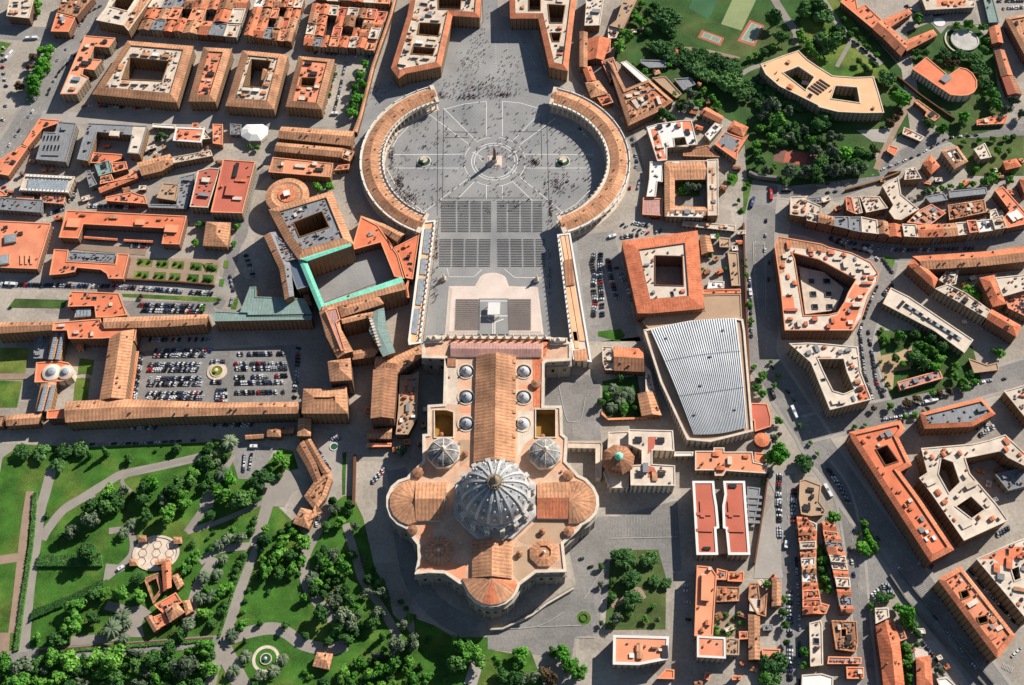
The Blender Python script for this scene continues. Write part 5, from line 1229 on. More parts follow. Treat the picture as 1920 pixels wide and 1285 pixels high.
# --- right of the boulevard to the piazza
terr('boulevard_palace', 'palace with orange rim, cream terraces and several courts left of the boulevard', 'palace', 19, 'a2 1530 -90 1495 110 1375 500 1430 575 a3 0 540 262 487 345 117 545 130 562 -90', 5.0, 'O', 'C', 'o', ['a3 245 -40 410 -40 400 75 245 72', 'a3 108 175 256 182 240 270 92 255', 'a3 62 348 215 362 200 408 46 398'], 24, MIXC, 1.8, cabins=4)
terr('boulevard_palace', 'palace with orange rim, cream terraces and four courts right of the boulevard', 'palace', 19, 'a3 758 -90 765 137 970 137 1050 492 1188 520 1248 0 1255 -90', 5.0, 'O', 'C', 'o', ['a3 905 -40 985 -40 985 82 905 82', 'a3 1045 40 1165 48 1145 172 1058 172', 'a3 1062 248 1135 248 1122 308 1078 308'], 8, MIXC, 1.8)
flat('boulevard_house', 'long cream roofed house right of the shadowed lane at the top', 'house', 12, 'a3 1325 -40 1455 -40 1422 188 1308 190', 'C', 'o', clutter=7)
strip('boulevard_house', 'bright orange gabled house in the lane below the long cream house', 'house', 10, 'a3 1335 282 1330 440', 'a3 1500 285 1450 440', 'O', 'p', col2='O', clutter=1)
strip('boulevard_house', 'narrow tan house left of the orange gabled house', 'house', 10, 'a3 1272 232 1272 490', 'a3 1332 236 1330 500', 'T', 'p', clutter=2)
strip('boulevard_house', 'thin orange and brown roof pair below the narrow tan house', 'house', 10, 'a3 1295 505 1330 600', 'a3 1355 485 1398 590', 'O', 'p', clutter=1)
hip('boulevard_house', 'broad tan roof behind the top end of the right colonnade', 'house', 10, 'a3 1312 605 1412 588 1482 685 1355 715', 'T', 'p', clutter=3)
flat('boulevard_house', 'pink cluttered house right of the thin roof pair', 'house', 10, 'a3 1430 450 1520 420 1558 520 a4 20 590 a3 1500 600', 'N', 'p', clutter=8, mix=MIXO)
flat('boulevard_house', 'small orange house behind the right colonnade curve', 'house', 8, 'a3 1400 715 1490 690 1520 750 1440 775', 'O', 'p', clutter=2)
flat('hill_house', 'pale beige house at the top by the garden terraces', 'house', 11, 'a4 60 150 100 30 130 -40 230 -40 110 215 10 190', 'E', 'o', clutter=5, mix=MIXG)
flat('hill_house', 'cream slope-side house with a white terrace near the top', 'house', 9, 'a4 0 200 90 215 60 280 0 285', 'C', 'o', clutter=2)
flat('hill_house', 'orange strip house at the foot of the green slope', 'house', 8, 'a4 -30 285 22 285 15 380 -20 400', 'O', 'o', clutter=2)
flat('long_hall', 'long pale blue-white roof slanting below the green terrace', BL, 9, 'a4 90 458 135 445 312 590 258 612', 'W', 'g', clutter=0, rim=.3)
terr('triangular_palace', 'triangular tan palace with orange wings behind the right colonnade', 'palace', 13, 'a4 -10 440 40 470 130 650 300 580 480 740 355 822 148 920 75 700', 3.6, 'T', 'T', 'p', ['a4 150 745 205 720 240 770 215 800'], 16, MIXO, 1.3, patch=[('a4 270 690 380 650 470 740 400 800', 'O'), ('a4 165 735 250 705 290 750 215 800', 'C')])
flat('terrace_bastion', 'grey angular concrete terrace below the pine slope, upper one', 'terrace', 4, 'a4 235 440 420 445 425 495 300 500 240 465', 'G', 'g', clutter=0, rim=.8)
flat('terrace_bastion', 'grey angular concrete terrace below the pine slope, lower one', 'terrace', 4, 'a4 480 580 600 570 640 620 550 665', 'G', 'g', clutter=0, rim=.8)
flat('terrace_bastion', 'tan walled garden terrace beside the triangular palace', 'terrace', 3, 'a4 320 570 420 560 540 690 500 720 400 640', 'E', 'o', clutter=0, rim=.6)
flat('white_villa', 'white and orange house cluster with a dark court right of the colonnade', 'house', 11, 'a4 280 930 365 905 530 882 610 880 655 1058 432 1082 432 1172 360 1180', 'W', 'c', ['a4 482 1012 560 1002 580 1068 490 1070'], 8, patch=[('a4 310 945 358 935 425 1160 365 1170', 'O'), ('a4 545 890 605 888 615 955 548 955', 'O')])
flat('garden_deck', 'brown trapezoid deck below the white house cluster', 'terrace', 6, 'a4 545 1098 730 1062 822 1150 548 1142', 'B', 'g', clutter=0)
strip('slope_house', 'orange gabled house at the edge of the wooded slope', 'house', 10, 'a4 720 782 846 852', 'a4 665 828 822 905', 'O', 'c', clutter=1)
flat('slope_house', 'white flat house below the orange gable on the slope', 'house', 9, 'a4 705 985 780 898 842 920 745 1032', 'W', 'c', clutter=2)
hip('slope_house', 'orange hipped house among the slope-side roofs', 'house', 11, 'a4 868 942 920 880 1028 930 988 1002', 'O', 'c', clutter=1)
flat('slope_house', 'grey and orange flat house at the slope road', 'house', 10, 'a4 775 1055 850 962 905 985 985 1010 1030 985 950 1110 942 1175', 'O', 'c', clutter=2, patch=[('a4 800 1045 855 970 962 1035 912 1105', 'G')])
ringroof('cloister', 'square cloister with tan and orange roofs around a green court', 'cloister', 10, 'b4 410 -22 808 -30 806 366 414 376', 'b4 488 108 716 104 722 305 488 300', 'T', 'o')
flat('cloister_wing', 'pale cream wing on the right side of the cloister', 'cloister', 11.5, 'b4 722 -40 805 -45 808 368 728 370', 'C', 'o', clutter=2)
flat('cloister_wing', 'cream and glass strip along the lower side of the cloister', 'cloister', 10.8, 'b4 450 318 700 322 694 384 424 376', 'W', 'c', clutter=4)
sheet('cloister_garden', 'b4 500 115 672 112 668 230 505 226', .06, 'lawn')
flat('cloister_wing', 'long crenellated cream range above the cloister', 'cloister', 8, 'a4 392 1180 800 1172 812 1232 400 1232', 'C', 'o', clutter=14, mix=['hutC', 'hutW', 'air'])
flat('white_annex', 'white stepped annex between cloister and colonnade', 'house', 8, 'b4 305 -25 408 -22 400 125 362 120 350 232 280 232 300 100', 'W', 'c', clutter=2)
flat('roof_garden', 'small pink terrace with four round shrubs left of the cloister', 'terrace', 6, 'b4 255 238 402 245 402 372 250 362', 'N', 'c', clutter=0)
flat('pergola', 'low pale ribbed pergola roof beside the boulevard wall', 'shed', 4, 'b4 545 408 935 440 930 485 540 442', 'C', 'c', clutter=10, mix=['hutC', 'hutN'] if False else ['hutC', 'hutP'])
terr('court_palace', 'orange roofed palace with cream gallery around a dark square court', 'palace', 18, 'b4 100 555 655 476 692 915 700 1048 315 1082 215 1082', 12.0, 'O', 'C', 'p', ['b4 345 670 540 675 548 885 345 880'], 10, MIXC, 2.2)
strip('yard_shed', 'tan gabled shed right of the orange court palace', 'shed', 7, 'b4 668 515 682 655', 'b4 742 515 772 632', 'T', 'o', clutter=0)
flat('yard_shed', 'beige flat shed near the boulevard in the palace yard', 'shed', 5, 'b4 810 530 892 535 890 602 815 600', 'E', 'g', clutter=1)
flat('yard_shed', 'long beige shed along the boulevard wall', 'shed', 5, 'b4 872 632 950 642 966 882 902 882', 'E', 'g', clutter=2)
flat('yard_shed', 'narrow orange strip roof above the audience hall deck', 'shed', 7, 'b4 690 912 968 905 970 936 692 942', 'O', 'p', clutter=1)
ga = flat('yard_store', 'white and blue containers in the palace yard', 'shed', 3, 'b4 735 845 850 850 848 900 722 905', 'W', 'c', clutter=5, mix=['hutW', 'hutG', 'skyb'])
flat('hall_deck', 'beige stone deck roof at the wide end of the audience hall', 'hall', 9, 'b4 690 948 970 942 978 1118 930 1122 300 1202 250 1142 315 1088 705 1058', 'E', 'o', clutter=0)
# audience hall with ribbed vault
hz = 12
hall = flat('audience_hall', 'fan-shaped audience hall with ribbed silver grey vault roof', 'hall', hz / HS, 'b4 262 1205 600 1140 930 1120 985 1128 c4 1000 10 1060 740 750 818 575 802 380 380 258 0', 'E', 's', clutter=0, rim=1.2, rimmat=M['C'], rimw=1.3)
TL, TR, BR, BLc = P('b4 305 1210 935 1128 c4 1012 716 622 768', hz)
nr = 36
rm = mat('silver_roof', S(218, 220, 222), .3, .05, .8, rough=.6, spec=.3, tint=S(196, 199, 203)); rd_ = mat('roof_gutter', S(122, 126, 132), .2)
top_mid = at(1296, 604, hz)
def hallpt(u, v):
    a = TL.lerp(TR, u); d = BLc.lerp(BR, u); p = a.lerp(d, v)
    p.y += 3.2 * math.sin(math.pi * u) * (1 - v) - 2.0 * math.sin(math.pi * u) * v
    p.z = hz + .5 + 4.2 * math.sin(math.pi * min(1, max(0, .06 + .88 * v)))
    return p
for i in range(nr):
    b = MB(); u0, u1, um = i / nr, (i + 1) / nr, (i + .5) / nr
    for j in range(10):
        v0, v1 = j / 10, (j + 1) / 10
        a0, a1, m0, m1, e0, e1 = hallpt(u0, v0), hallpt(u0, v1), hallpt(um, v0), hallpt(um, v1), hallpt(u1, v0), hallpt(u1, v1)
        m0.z += .9; m1.z += .9
        k0, k1 = a0.lerp(m0, .35), a1.lerp(m1, .35); k0.z = m0.z - .1; k1.z = m1.z - .1
        b.face([a0, a1, k1, k0], 1); b.face([k0, k1, m1, m0], 0); b.face([m0, m1, e1, e0], 0)
    part(b, 'roof_rib', [rm, rd_], hall)
for k in range(0, 16, 3):
    p = hallpt((k % 4 + .6) / 4.4, (k // 4 + .5) / 4.2); piece(hall, RND.choice(('air', 'sky')), (p.x, p.y, p.z + .7), RND.uniform(1.2, 2.2), RND.uniform(1, 1.6), 1.0, 0)
for v_ in (.33, .66):                                        # transverse joints across the vault
    b = MB(); A_ = [hallpt(u_ / 20, v_) + Vector((0, .2, 1.02)) for u_ in range(21)]; B_ = [hallpt(u_ / 20, v_) + Vector((0, -.2, 1.02)) for u_ in range(21)]
    b.ring(B_, A_, 0, False); part(b, 'roof_joint', rd_, hall)
flat('hall_annex', 'red flat annex with round orange turret beside the audience hall', 'hall', 6, 'c4 1042 530 1165 535 1192 640 1190 702 1072 740 1066 660 1042 650', 'R', 'p', clutter=0)
rt2 = thing('round_turret', 'small round orange roofed turret at the hall corner', 'tower', P('c4 1125 800')[0]); c = P('c4 1125 798', 5)[0]; c.z = 0
b = MB(); b.lathe([(5.6, 0), (5.6, 5)], 24, c); part(b, 'wall', WALL['p'], rt2); b = MB(); b.lathe([(6, 5), (.01, 6)], 24, c); part(b, 'roof', M['O'], rt2)
strip('gatehouse', 'orange gabled house with dormers left of the audience hall', 'house', 10, 'c4 40 115 255 132', 'c4 40 292 266 302', 'O', 'p', .28, col2='B', clutter=4)
flat('gatehouse', 'small cream and red terrace left of the orange gabled house', 'house', 9, 'c3 1435 115 1515 118 c4 40 235 c4 38 290 -20 290 c3 1440 230', 'C', 'p', clutter=4)
strip('gatehouse', 'tan gabled house at the corner of the palm garden', 'house', 9, 'c4 215 462 245 625', 'c4 345 446 396 620', 'T', 'p', clutter=2)
flat('gatehouse', 'narrow cream link house beside the palm garden', 'house', 8, 'c4 270 255 310 300 340 440 275 448', 'C', 'p', clutter=4)
flat('palm_garden_wall', 'orange garden wall terrace below the palm garden', 'wall', 4, 'c3 1435 590 c4 0 640 290 632 290 645 0 655 c3 1430 610', 'O', 'p', clutter=0, rim=.3)
cl = flat('sacristy', 'cream angular sacristy palace right of the basilica', 'palace', 18, 'c4 150 722 475 730 486 882 325 876 325 976 490 986 492 1136 165 1132 160 985 245 980 245 876 150 832', 'C', 's', clutter=6, patch=[('c4 292 776 356 776 334 862 290 905', 'R'), ('c4 292 986 338 1000 372 1076 290 1076', 'R')], huts=[('c4 220 800', 'hutK', 5, 4, 1.4), ('c4 385 805', 'hutK', 5, 4, 1.4), ('c4 235 1050', 'hutK', 5, 4, 1.4), ('c4 388 1045', 'hutK', 5, 4, 1.4)])
sd = flat('sacristy', 'white and cream block carrying the tiled octagon dome', 'palace', 12, 'c3 1482 742 1558 738 c4 152 736 152 1150 15 1152 -35 1040 c3 1470 1000', 'C', 's', clutter=0)
c = P('c4 75 940', 18)[0]; c.z = 2.6
b = MB(); b.lathe([(12.4, 11), (12.4, 14.4), (12.9, 14.8), (10.6, 16.6), (7.2, 18.6), (3.2, 20)], 8, c, a0=.2, a1=2 * math.pi + .2); d = part(b, 'octagon_dome', M['B'], sd)
b = MB(); b.lathe([(3.2, 19.6), (3.0, 21.2), (3.3, 21.4), (1.8, 22.6), (.3, 23.4), (0, 24.6)], 10, c); part(b, 'lantern', M['V'], d)
flat('sacristy_link', 'thin cream arcade joining sacristy and basilica', 'corridor', 9, 'c3 1182 812 1432 815 1440 840 1432 1082 1388 1082 1388 862 1185 860', 'C', 's', clutter=0)
flat('sacristy_link', 'white bridge roof between sacristy and the salmon range', 'corridor', 10, 'c4 486 886 625 886 620 918 480 920', 'W', 'c', clutter=0)
flat('salmon_range', 'long salmon terrace range below the audience hall', BL, 11, 'c4 635 880 770 880 770 856 850 856 850 886 1055 886 1065 960 1110 970 1166 986 1160 1046 862 1026 842 1062 780 1062 775 1022 635 1022', 'P', 'c', clutter=5, rimmat=M['C'])
flat('lodge', 'orange low house under the plane trees at the square', 'house', 7, 'c4 1070 890 1142 898 1150 960 1112 968 1068 955', 'O', 'p', clutter=0)
flat('guest_house', 'red terraced guest house with white rim, left of the twin pair', BL, 16, 'c4 615 1100 775 1100 d4 728 -10 742 72 755 220 736 226 748 402 600 402 588 200', 'R', 'c', clutter=0, rimmat=M['W'], rimw=1.4, huts=[('d4 640 90', 'hutR', 3, 12, .8), ('d4 655 235', 'hutR', 11, 2, .8), ('d4 650 125', 'hutR', 10, 2, .8), ('d4 670 358', 'hutK', 5, 2, 1)])
flat('guest_house', 'red terraced guest house with white rim, right of the twin pair', BL, 16, 'c4 840 1100 1000 1100 d4 940 60 966 402 815 402 798 226 780 220 775 70 d4 790 -10', 'R', 'c', clutter=0, rimmat=M['W'], rimw=1.4, huts=[('d4 830 90', 'hutR', 3, 12, .8), ('d4 870 238', 'hutR', 11, 2, .8), ('d4 850 125', 'hutR', 10, 2, .8), ('c4 910 1135', 'hutK', 5, 3, 1)])
flat('guest_house', 'beige link block between the twin guest houses', BL, 9, 'd4 745 228 802 228 815 392 748 392', 'E', 'c', clutter=0)
flat('greenhouse', 'grey ridged glass sheds right of the twin guest houses', 'greenhouse', 4, 'c4 1015 1140 1112 1152 d4 1020 60 990 190 955 190 945 20', 'G', 'g', clutter=0, huts=[('d4 %d %d' % (990 - i * 4, 10 + i * 42), 'hutG', 11, 2, .8) for i in range(5)])
# --- bottom right
flat('long_house', 'long salmon terrace house with a narrow roof cabin left of the roof gardens', BL, 15, 'd4 602 472 700 482 738 540 712 952 585 952', 'P', 'c', clutter=3, huts=[('d4 662 632', 'hutP', 6, 17, 2.6)])
flat('roof_terrace', 'salmon terrace with planters right of the long salmon house', 'terrace', 8, 'd4 738 492 812 510 802 572 735 570', 'P', 'c', clutter=2)
flat('roof_garden', 'planted roof garden with orange edging, upper one', 'terrace', 7, 'd4 815 515 925 515 920 585 810 580', 'O', 'p', clutter=5, mix=['hutO', 'hutT'])
flat('roof_garden', 'planted roof garden with orange edging, lower one', 'terrace', 7, 'd4 735 615 895 620 890 715 735 722', 'T', 'p', clutter=6, mix=['hutO', 'hutT'])
flat('long_house', 'square orange terrace house with white rim at the foot of the long salmon house', BL, 17, 'd4 603 950 798 960 800 1106 603 1096', 'O', 'c', clutter=1, rimmat=M['W'], rimw=1.0)
flat('long_house', 'grey beige annex right of the square orange terrace house', BL, 11, 'd4 802 962 892 972 890 1082 802 1080', 'E', 'g', clutter=4)
strip('garden_villa', 'long tan villa right of the vine courtyard', 'villa', 9, 'd4 950 802 955 1112', 'd4 1032 820 1032 1112', 'T', 'o', clutter=2)
flat('garden_villa', 'cream and tan stepped house at the head of the tan villa', 'villa', 9, 'd4 958 590 1020 590 1032 700 1082 660 1072 822 1010 805 952 702', 'T', 'o', clutter=3, patch=[('d4 962 695 1022 700 1020 790 960 780', 'C')])
strip('garden_villa', 'small tan tower house near the street trees', 'villa', 11, 'd4 1115 578 1110 750', 'd4 1172 580 1176 745', 'T', 'o', clutter=1, hip=(0, 0))
flat('garden_villa', 'small orange link roof between villa and square house', 'villa', 8, 'd4 888 920 952 920 952 972 890 976', 'O', 'o', clutter=1)
flat('garden_villa', 'low orange roof beside the dark round pine', 'villa', 6, 'd4 1040 1035 1170 1040 1162 1098 1050 1110', 'O', 'o', clutter=0)
flat('station_house', 'salmon terrace building with white rim at the bottom, below the roundabout', BL, 14, 'd4 35 945 415 955 405 1112 210 1150 32 1146', 'P', 'c', clutter=2, rimmat=M['W'], rimw=1.4, huts=[('d4 215 1055', 'hutT', 4, 10, 1.6), ('d4 160 1085', 'hutW', 3, 3, 1), ('d4 385 1060', 'hutK', 4, 8, 1)])
flat('station_house', 'small orange roof wedge below the salmon terrace building', BL, 6, 'd4 330 1242 392 1175 450 1180 450 1245', 'O', 'p', clutter=0)
flat('church', 'beige sloped hall roof at the busy square', 'church', 6, 'c4 1400 1095 1440 1085 1558 1130 d5 60 40 105 100 90 130 0 138 d4 1310 125 1295 20', 'E', 'o', clutter=3)
row('the terrace left of the green lane', 'd4 1280 140 1295 300 1315 500 1322 806', 'd4 1350 145 1412 240 1405 500 1462 800', 13, (8, 10.5), 'OOCTOPOCRW', 4)
flat('street_house', 'large white flat roof below the terrace left of the green lane', 'house', 9, 'd4 1365 862 1445 842 d5 80 880 85 1150 0 1160 d4 1372 1150', 'C', 'c', clutter=3)
flat('street_house', 'white roof at the bottom edge below the green lane', 'house', 9, 'd4 1315 1215 1448 1205 d5 155 1230 150 1320 d4 1310 1320', 'W', 'c', clutter=0)
row('the terrace right of the green lane', 'd5 75 170 95 320 150 500 206 796', 'd5 158 185 215 330 255 500 292 796', 12, (8, 10.5), 'OOCTOPOCRG', 4)
row('the terrace behind the green lane', 'd5 -30 160 -30 500 -30 700', 'd5 42 190 38 500 40 700', 8, (7, 9), 'OOCTOP', 3)
flat('street_house', 'brown and grey roofed house complex below the right terrace', 'house', 9, 'd5 140 845 312 850 322 990 310 1060 170 1042', 'B', 'p', ['d5 208 905 240 905 240 955 208 955'], clutter=10, mix=MIXO)
flat('street_house', 'low brown range with white end below the brown house complex', 'house', 7, 'd5 118 1090 345 1096 345 1142 112 1142', 'N', 'p', clutter=3)
flat('street_house', 'orange house at the bottom edge by the narrow street', 'house', 8, 'd5 240 1160 362 1162 362 1242 245 1242', 'O', 'p', clutter=2)
flat('street_house', 'orange and pale house left of the brown house complex', 'house', 8, 'd5 -20 700 128 742 105 802 -20 802', 'O', 'p', clutter=7, mix=MIXO)
strip('long_terrace', 'long orange gabled terrace beside the sunken rail road', 'house', 9, 'd5 440 885 478 1150 500 1350', 'd5 560 830 602 960 645 1350', 'O', 'p', col2='O', clutter=6)
flat('long_terrace', 'cream cap house at the head of the long orange terrace', 'house', 8, 'd5 435 762 528 758 535 825 440 870', 'C', 'c', clutter=2)
flat('long_terrace', 'small cluttered houses right of the long orange terrace', 'house', 6, 'd5 555 870 620 880 655 970 605 990', 'N', 'p', clutter=4)
hip('lodge', 'orange hipped house beside the rail wall at the bottom', 'house', 8, 'd5 715 1098 812 1082 832 1290 720 1300', 'O', 'p', clutter=1)
flat('lodge', 'white flat roof corner at the bottom edge by the rail wall', 'house', 6, 'd5 852 1242 922 1230 1000 1300 880 1310', 'W', 'c', clutter=0)
# --- right side
flat('wedge_block', 'five-sided city block with cream and orange roofs around a courtyard hall', BL, 19, 'b4 1215 590 1240 520 b4 1558 575 b5 135 600 300 640 440 708 497 790 490 850 430 945 382 1100 308 1208 b4 1290 1208 1260 900', 'C', 'p', ['b4 1345 640 b5 60 690 330 835 272 930 245 1000 195 1075 130 1092 b4 1430 1098 1365 690'], 26, ['hutO', 'hutC', 'hutO', 'hutG', 'hutR', 'chimney', 'hutC', 'hutC'],
     patch=[('b4 1222 592 1245 530 1558 585 b5 130 606 128 640 b4 1558 640 1440 612 1340 600 1300 600 1288 780 1246 800', 'T'), ('b5 325 865 425 905 372 1000 270 965', 'O'), ('b5 245 1000 372 1010 305 1195 140 1195 160 1110 205 1085', 'O'), ('b4 1268 955 1352 960 1368 1075 1276 1075', 'O')], rimmat=M['P'])
chl = flat('courtyard_hall', 'low cream hall with nine dark skylights inside the five-sided block', BL, 5, 'b4 1395 745 b5 95 782 240 900 180 1060 b4 1440 1090', 'C', 'c', clutter=0, rim=.4, huts=[('b4 %d %d' % (x, y), 'sky', 5, 5, .9) for x, y in ((1485, 850), (1500, 942), (1512, 1035), (1590, 850), (1605, 945), (1620, 1035), (1605 - 12, 1038))][:6])
for x, y in ((120, 850), (130, 945)):
    piece(chl, 'sky', P('b5 %d %d' % (x, y), 5 * HS)[0], 5, 5, .9, 0)
row('the curving street terrace', 'b5 -30 405 180 452 360 492 600 520 840 533 1090 512 1310 482 1430 462', 'b5 -30 345 180 382 360 378 600 428 820 440 1060 418 1300 398 1400 372', 15, (13, 16), 'CCWOGCTRCOT', 3)
flat('city_house', 'cream stepped house at the left end of the curving terrace', 'house', 12, 'b4 1330 232 1392 230 1460 225 b5 -40 250 b4 1558 300 1558 410 1480 385 1390 372 1328 362', 'C', 'o', clutter=8)
flat('city_house', 'pale grey low roofs behind the left end of the curving terrace', 'house', 9, 'b5 -25 240 75 230 85 275 -20 285', 'G', 'g', clutter=5, mix=['skyb', 'air'])
flat('city_house', 'long bent cream apartment house on the hillside right', 'house', 14, 'b5 520 150 640 82 662 215 792 322 660 402 610 395 570 340 602 292', 'C', 'o', clutter=6, mix=['hutG', 'air', 'sky', 'chimney'])
flat('city_house', 'cream flat house with dark roof court on the right hillside', 'house', 13, 'b5 358 225 505 230 565 315 405 348', 'C', 'o', clutter=6)
flat('city_house', 'narrow cream house left of the dark roof court house', 'house', 12, 'b5 300 235 352 228 380 350 330 358', 'C', 'o', clutter=3)
flat('city_house', 'brown roofed narrow house behind the curving terrace', 'house', 12, 'b5 252 228 300 235 330 358 262 330', 'R', 'p', clutter=1)
flat('city_house', 'cream corner house at the bend of the hillside road', 'house', 13, 'b5 690 32 760 12 812 100 682 108', 'C', 'o', clutter=6)
flat('city_house', 'grey pavilion roof left of the long grey roof', 'house', 8, 'b5 835 230 970 203 1002 255 870 278', 'G', 'g', clutter=0)
flat('city_house', 'long grey roof in two lengths on the right hillside', 'house', 8, 'b5 1005 190 1282 163 1292 210 1012 242', 'G', 'g', clutter=0)
block('the brown yard houses below the long grey roof', 'b5 1010 402 1285 345 1272 248 1000 290', 4, 2, (7, 9), pal='BTBON', dens=3) if False else flat('city_house', 'brown ribbed yard roofs below the long grey roof', 'house', 8, 'b5 1000 292 1272 250 1285 345 1012 402', 'B', 'p', clutter=12, mix=MIXO)
flat('city_house', 'slanting brown sheds beside the bent cream apartment house', 'house', 7, 'b5 700 420 790 330 880 285 990 350 870 440', 'N', 'p', clutter=12, mix=['hutR', 'hutC', 'hutG', 'hutT'])
flat('city_house', 'orange slanting house at the right edge of the hillside', 'house', 12, 'b5 1340 182 1402 155 1600 380 1600 425 1432 462 1410 382 1452 332', 'O', 'p', clutter=5, huts=[('b5 1490 375', 'hutW', 10, 8, 1.5)])
flat('city_house', 'cream house between curving terrace and orange slanting house', 'house', 13, 'b5 1308 332 1352 318 1402 438 1312 462', 'C', 'o', clutter=3)
hip('city_house', 'orange house cut by the right edge, upper hillside', 'house', 11, 'b5 1520 100 1600 80 1600 200 1560 210', 'O', 'p', clutter=1)
strip('street_range', 'long tan and orange roofed range along the shaded street', 'house', 17, 'b5 742 665 1000 648 1270 630 1600 585', 'b5 830 762 1040 752 1280 735 1600 700', 'O', 'p', col2='T', clutter=10)
hip('street_range', 'orange hipped end house at the small grass triangle', 'house', 17, 'b5 705 725 762 670 932 830 902 900', 'O', 'p', clutter=2)
flat('street_range', 'cream court houses behind the orange hipped end house', 'house', 11, 'b5 935 840 1000 760 1080 770 1060 870 1000 880', 'C', 'c', clutter=8)
flat('street_range', 'cream terrace range sloping down the dark street', 'house', 17, 'b5 905 902 1000 868 1130 930 1312 1060 1282 1118', 'C', 'c', clutter=14)
strip('street_range', 'orange gabled range at the lower end of the dark street', 'house', 17, 'b5 1320 1050 1540 1172', 'b5 1282 1122 1505 1258', 'O', 'p', clutter=4, hip=(0, 1))
hip('city_block', 'orange hipped block near the right edge', BL, 17, 'b5 1230 822 1342 800 1428 1012 1330 1036', 'O', 'p', clutter=5)
flat('city_block', 'cream terrace block at the right edge beside the orange hipped block', BL, 17, 'b5 1345 822 1600 795 1600 905 1402 962', 'C', 'c', clutter=5)
flat('city_block', 'orange and cream roof cluster at the right edge', BL, 12, 'b5 1415 965 1600 920 1600 1120 1440 1045', 'O', 'c', clutter=10)
ss = flat('school', 'long white strip building with a row of blue skylights', BL, 10, 'b5 585 895 720 962 c5 1188 70 1122 166 b5 900 1210 525 1012', 'C', 'c', clutter=2)
a, b_ = P('b5 700 1030', 10 * HS)[0], P('c5 1080 60', 10 * HS)[0]
for i in range(16): piece(ss, 'skyb' if i % 2 else 'sky', a.lerp(b_, i / 15), 4.0, 3.4, 1.0, math.atan2((b_ - a).y, (b_ - a).x))
flat('triangle_block', 'cream block with dark court and orange corner roof below the five-sided block', BL, 20, 'c4 1320 95 1460 90 c5 100 96 345 120 365 300 445 505 140 582 c4 1480 235', 'C', 'c', ['c5 55 208 240 208 262 300 318 430 240 462 165 440 95 300'], 16, patch=[('c5 345 395 400 400 440 500 345 520', 'O'), ('c5 35 195 150 190 150 200 40 205', 'R')])
flat('park_bar', 'grey pink flat pavilion in the small park', BL, 6, 'c5 630 376 942 290 966 350 655 438', 'N', 'g', clutter=4, mix=['air', 'hutG'])
flat('park_shed', 'flat beige garage roof beside the park', BL, 5, 'c5 1150 202 1290 252 1365 232 1376 290 1192 312', 'E', 'p', clutter=0)
terr('corner_palace', 'orange roofed corner building with an ivy court at the wide crossing', BL, 21, 'c5 280 742 655 655 690 722 642 782 740 985 655 1032 c5 800 1230 d5 975 366 815 450 c5 300 800', 3.6, 'O', 'O', 'p', ['c5 478 872 556 842 635 955 545 985'], 14, ['hutW', 'hutG', 'hutC', 'chimney', 'hutO'], 1.3)
terr('corner_palace', 'long orange hipped building with sunk grey terrace at the right avenue', BL, 17, 'c5 795 602 1250 490 1352 610 1182 702 830 718', 3.2, 'O', 'G', 'o', [], 6, MIXG, 1.3)
flat('cream_block', 'large cream apartment block with orange roof cabins and dark courts', BL, 20, 'c5 805 860 1180 828 1300 800 1420 760 1600 930 1600 1010 1440 930 1390 882 1130 935 1165 1045 c5 1360 1270 d5 1342 168 1040 306 822 -8 c5 790 1078 850 1038', 'C', 'o', ['c5 955 932 1038 962 1088 1108 1010 1185 935 1050', 'd5 988 72 1088 5 1178 92 1092 152'], 22, ['hutO', 'hutO', 'hutO', 'chimney', 'air', 'hutC'])
flat('city_block', 'cream and orange roofed block at the right edge by the avenue', BL, 14, 'c5 1408 442 1600 390 1600 680', 'C', 'o', clutter=6)
flat('city_block', 'grey low block inside the right edge court', BL, 10, 'c5 1345 1050 1600 990 1600 1130 1442 1172', 'G', 'g', clutter=8)
terr('tenement', 'long orange tenement slanting to the bottom right corner', BL, 22, 'd5 862 566 1020 476 1392 950 1268 1108', 3.4, 'O', 'O', 'o', ['d5 1015 655 1060 640 1075 680 1030 700', 'd5 1130 830 1190 815 1200 855 1145 870'], 12, ['hutO', 'hutC', 'hutG', 'chimney'], 1.3, patch=[('d5 1005 520 1040 508 1190 700 1160 722', 'C'), ('d5 1195 790 1225 760 1290 850 1255 870', 'C'), ('d5 905 600 920 590 1190 940 1175 955', 'C')])
flat('tenement', 'cream and orange tenement at the right edge, lower part', BL, 20, 'd5 1122 428 1340 330 1480 275 1480 860 1300 640', 'C', 'c', ['d5 1362 500 1412 480 1425 560 1385 575'], 14, patch=[('d5 1150 430 1340 345 1440 345 1440 400 1300 480 1250 430', 'O')])
# --- hillside, upper right
cu = flat('curia', 'curved salmon roofed headquarters with two dark courts on the hill', BL, 15, 'a4 1112 470 1250 418 1390 370 1455 435 a5 -10 445 40 480 160 555 320 566 460 562 500 690 537 826 370 828 200 820 60 785 a4 1530 770 1420 715 1250 632 1150 545', 'L', 'c', ['a4 1278 532 1390 488 1505 565 1442 658', 'a5 182 628 338 640 358 752 152 722'], 4, rim=.5)
for i in range(5): piece(cu, 'hutK', P('a5 %d %d' % (22 + i * 20, 668 - i * 15), 15 * HS)[0], 1.5, 11, .6, .8)
piece(cu, 'hutK', P('a5 -40 610', 15 * HS)[0], 6, 4, .8, -.4)
flat('college', 'orange salmon flat wing of the hill college at the top', BL, 10, 'a5 215 15 260 -30 330 -10 345 60 400 35 522 150 448 208', 'O', 'p', clutter=3)
strip('college', 'long orange slanting spine of the hill college', BL, 10.5, 'a5 448 208 540 290 660 412', 'a5 525 148 610 222 720 330', 'O', 'p', clutter=6)
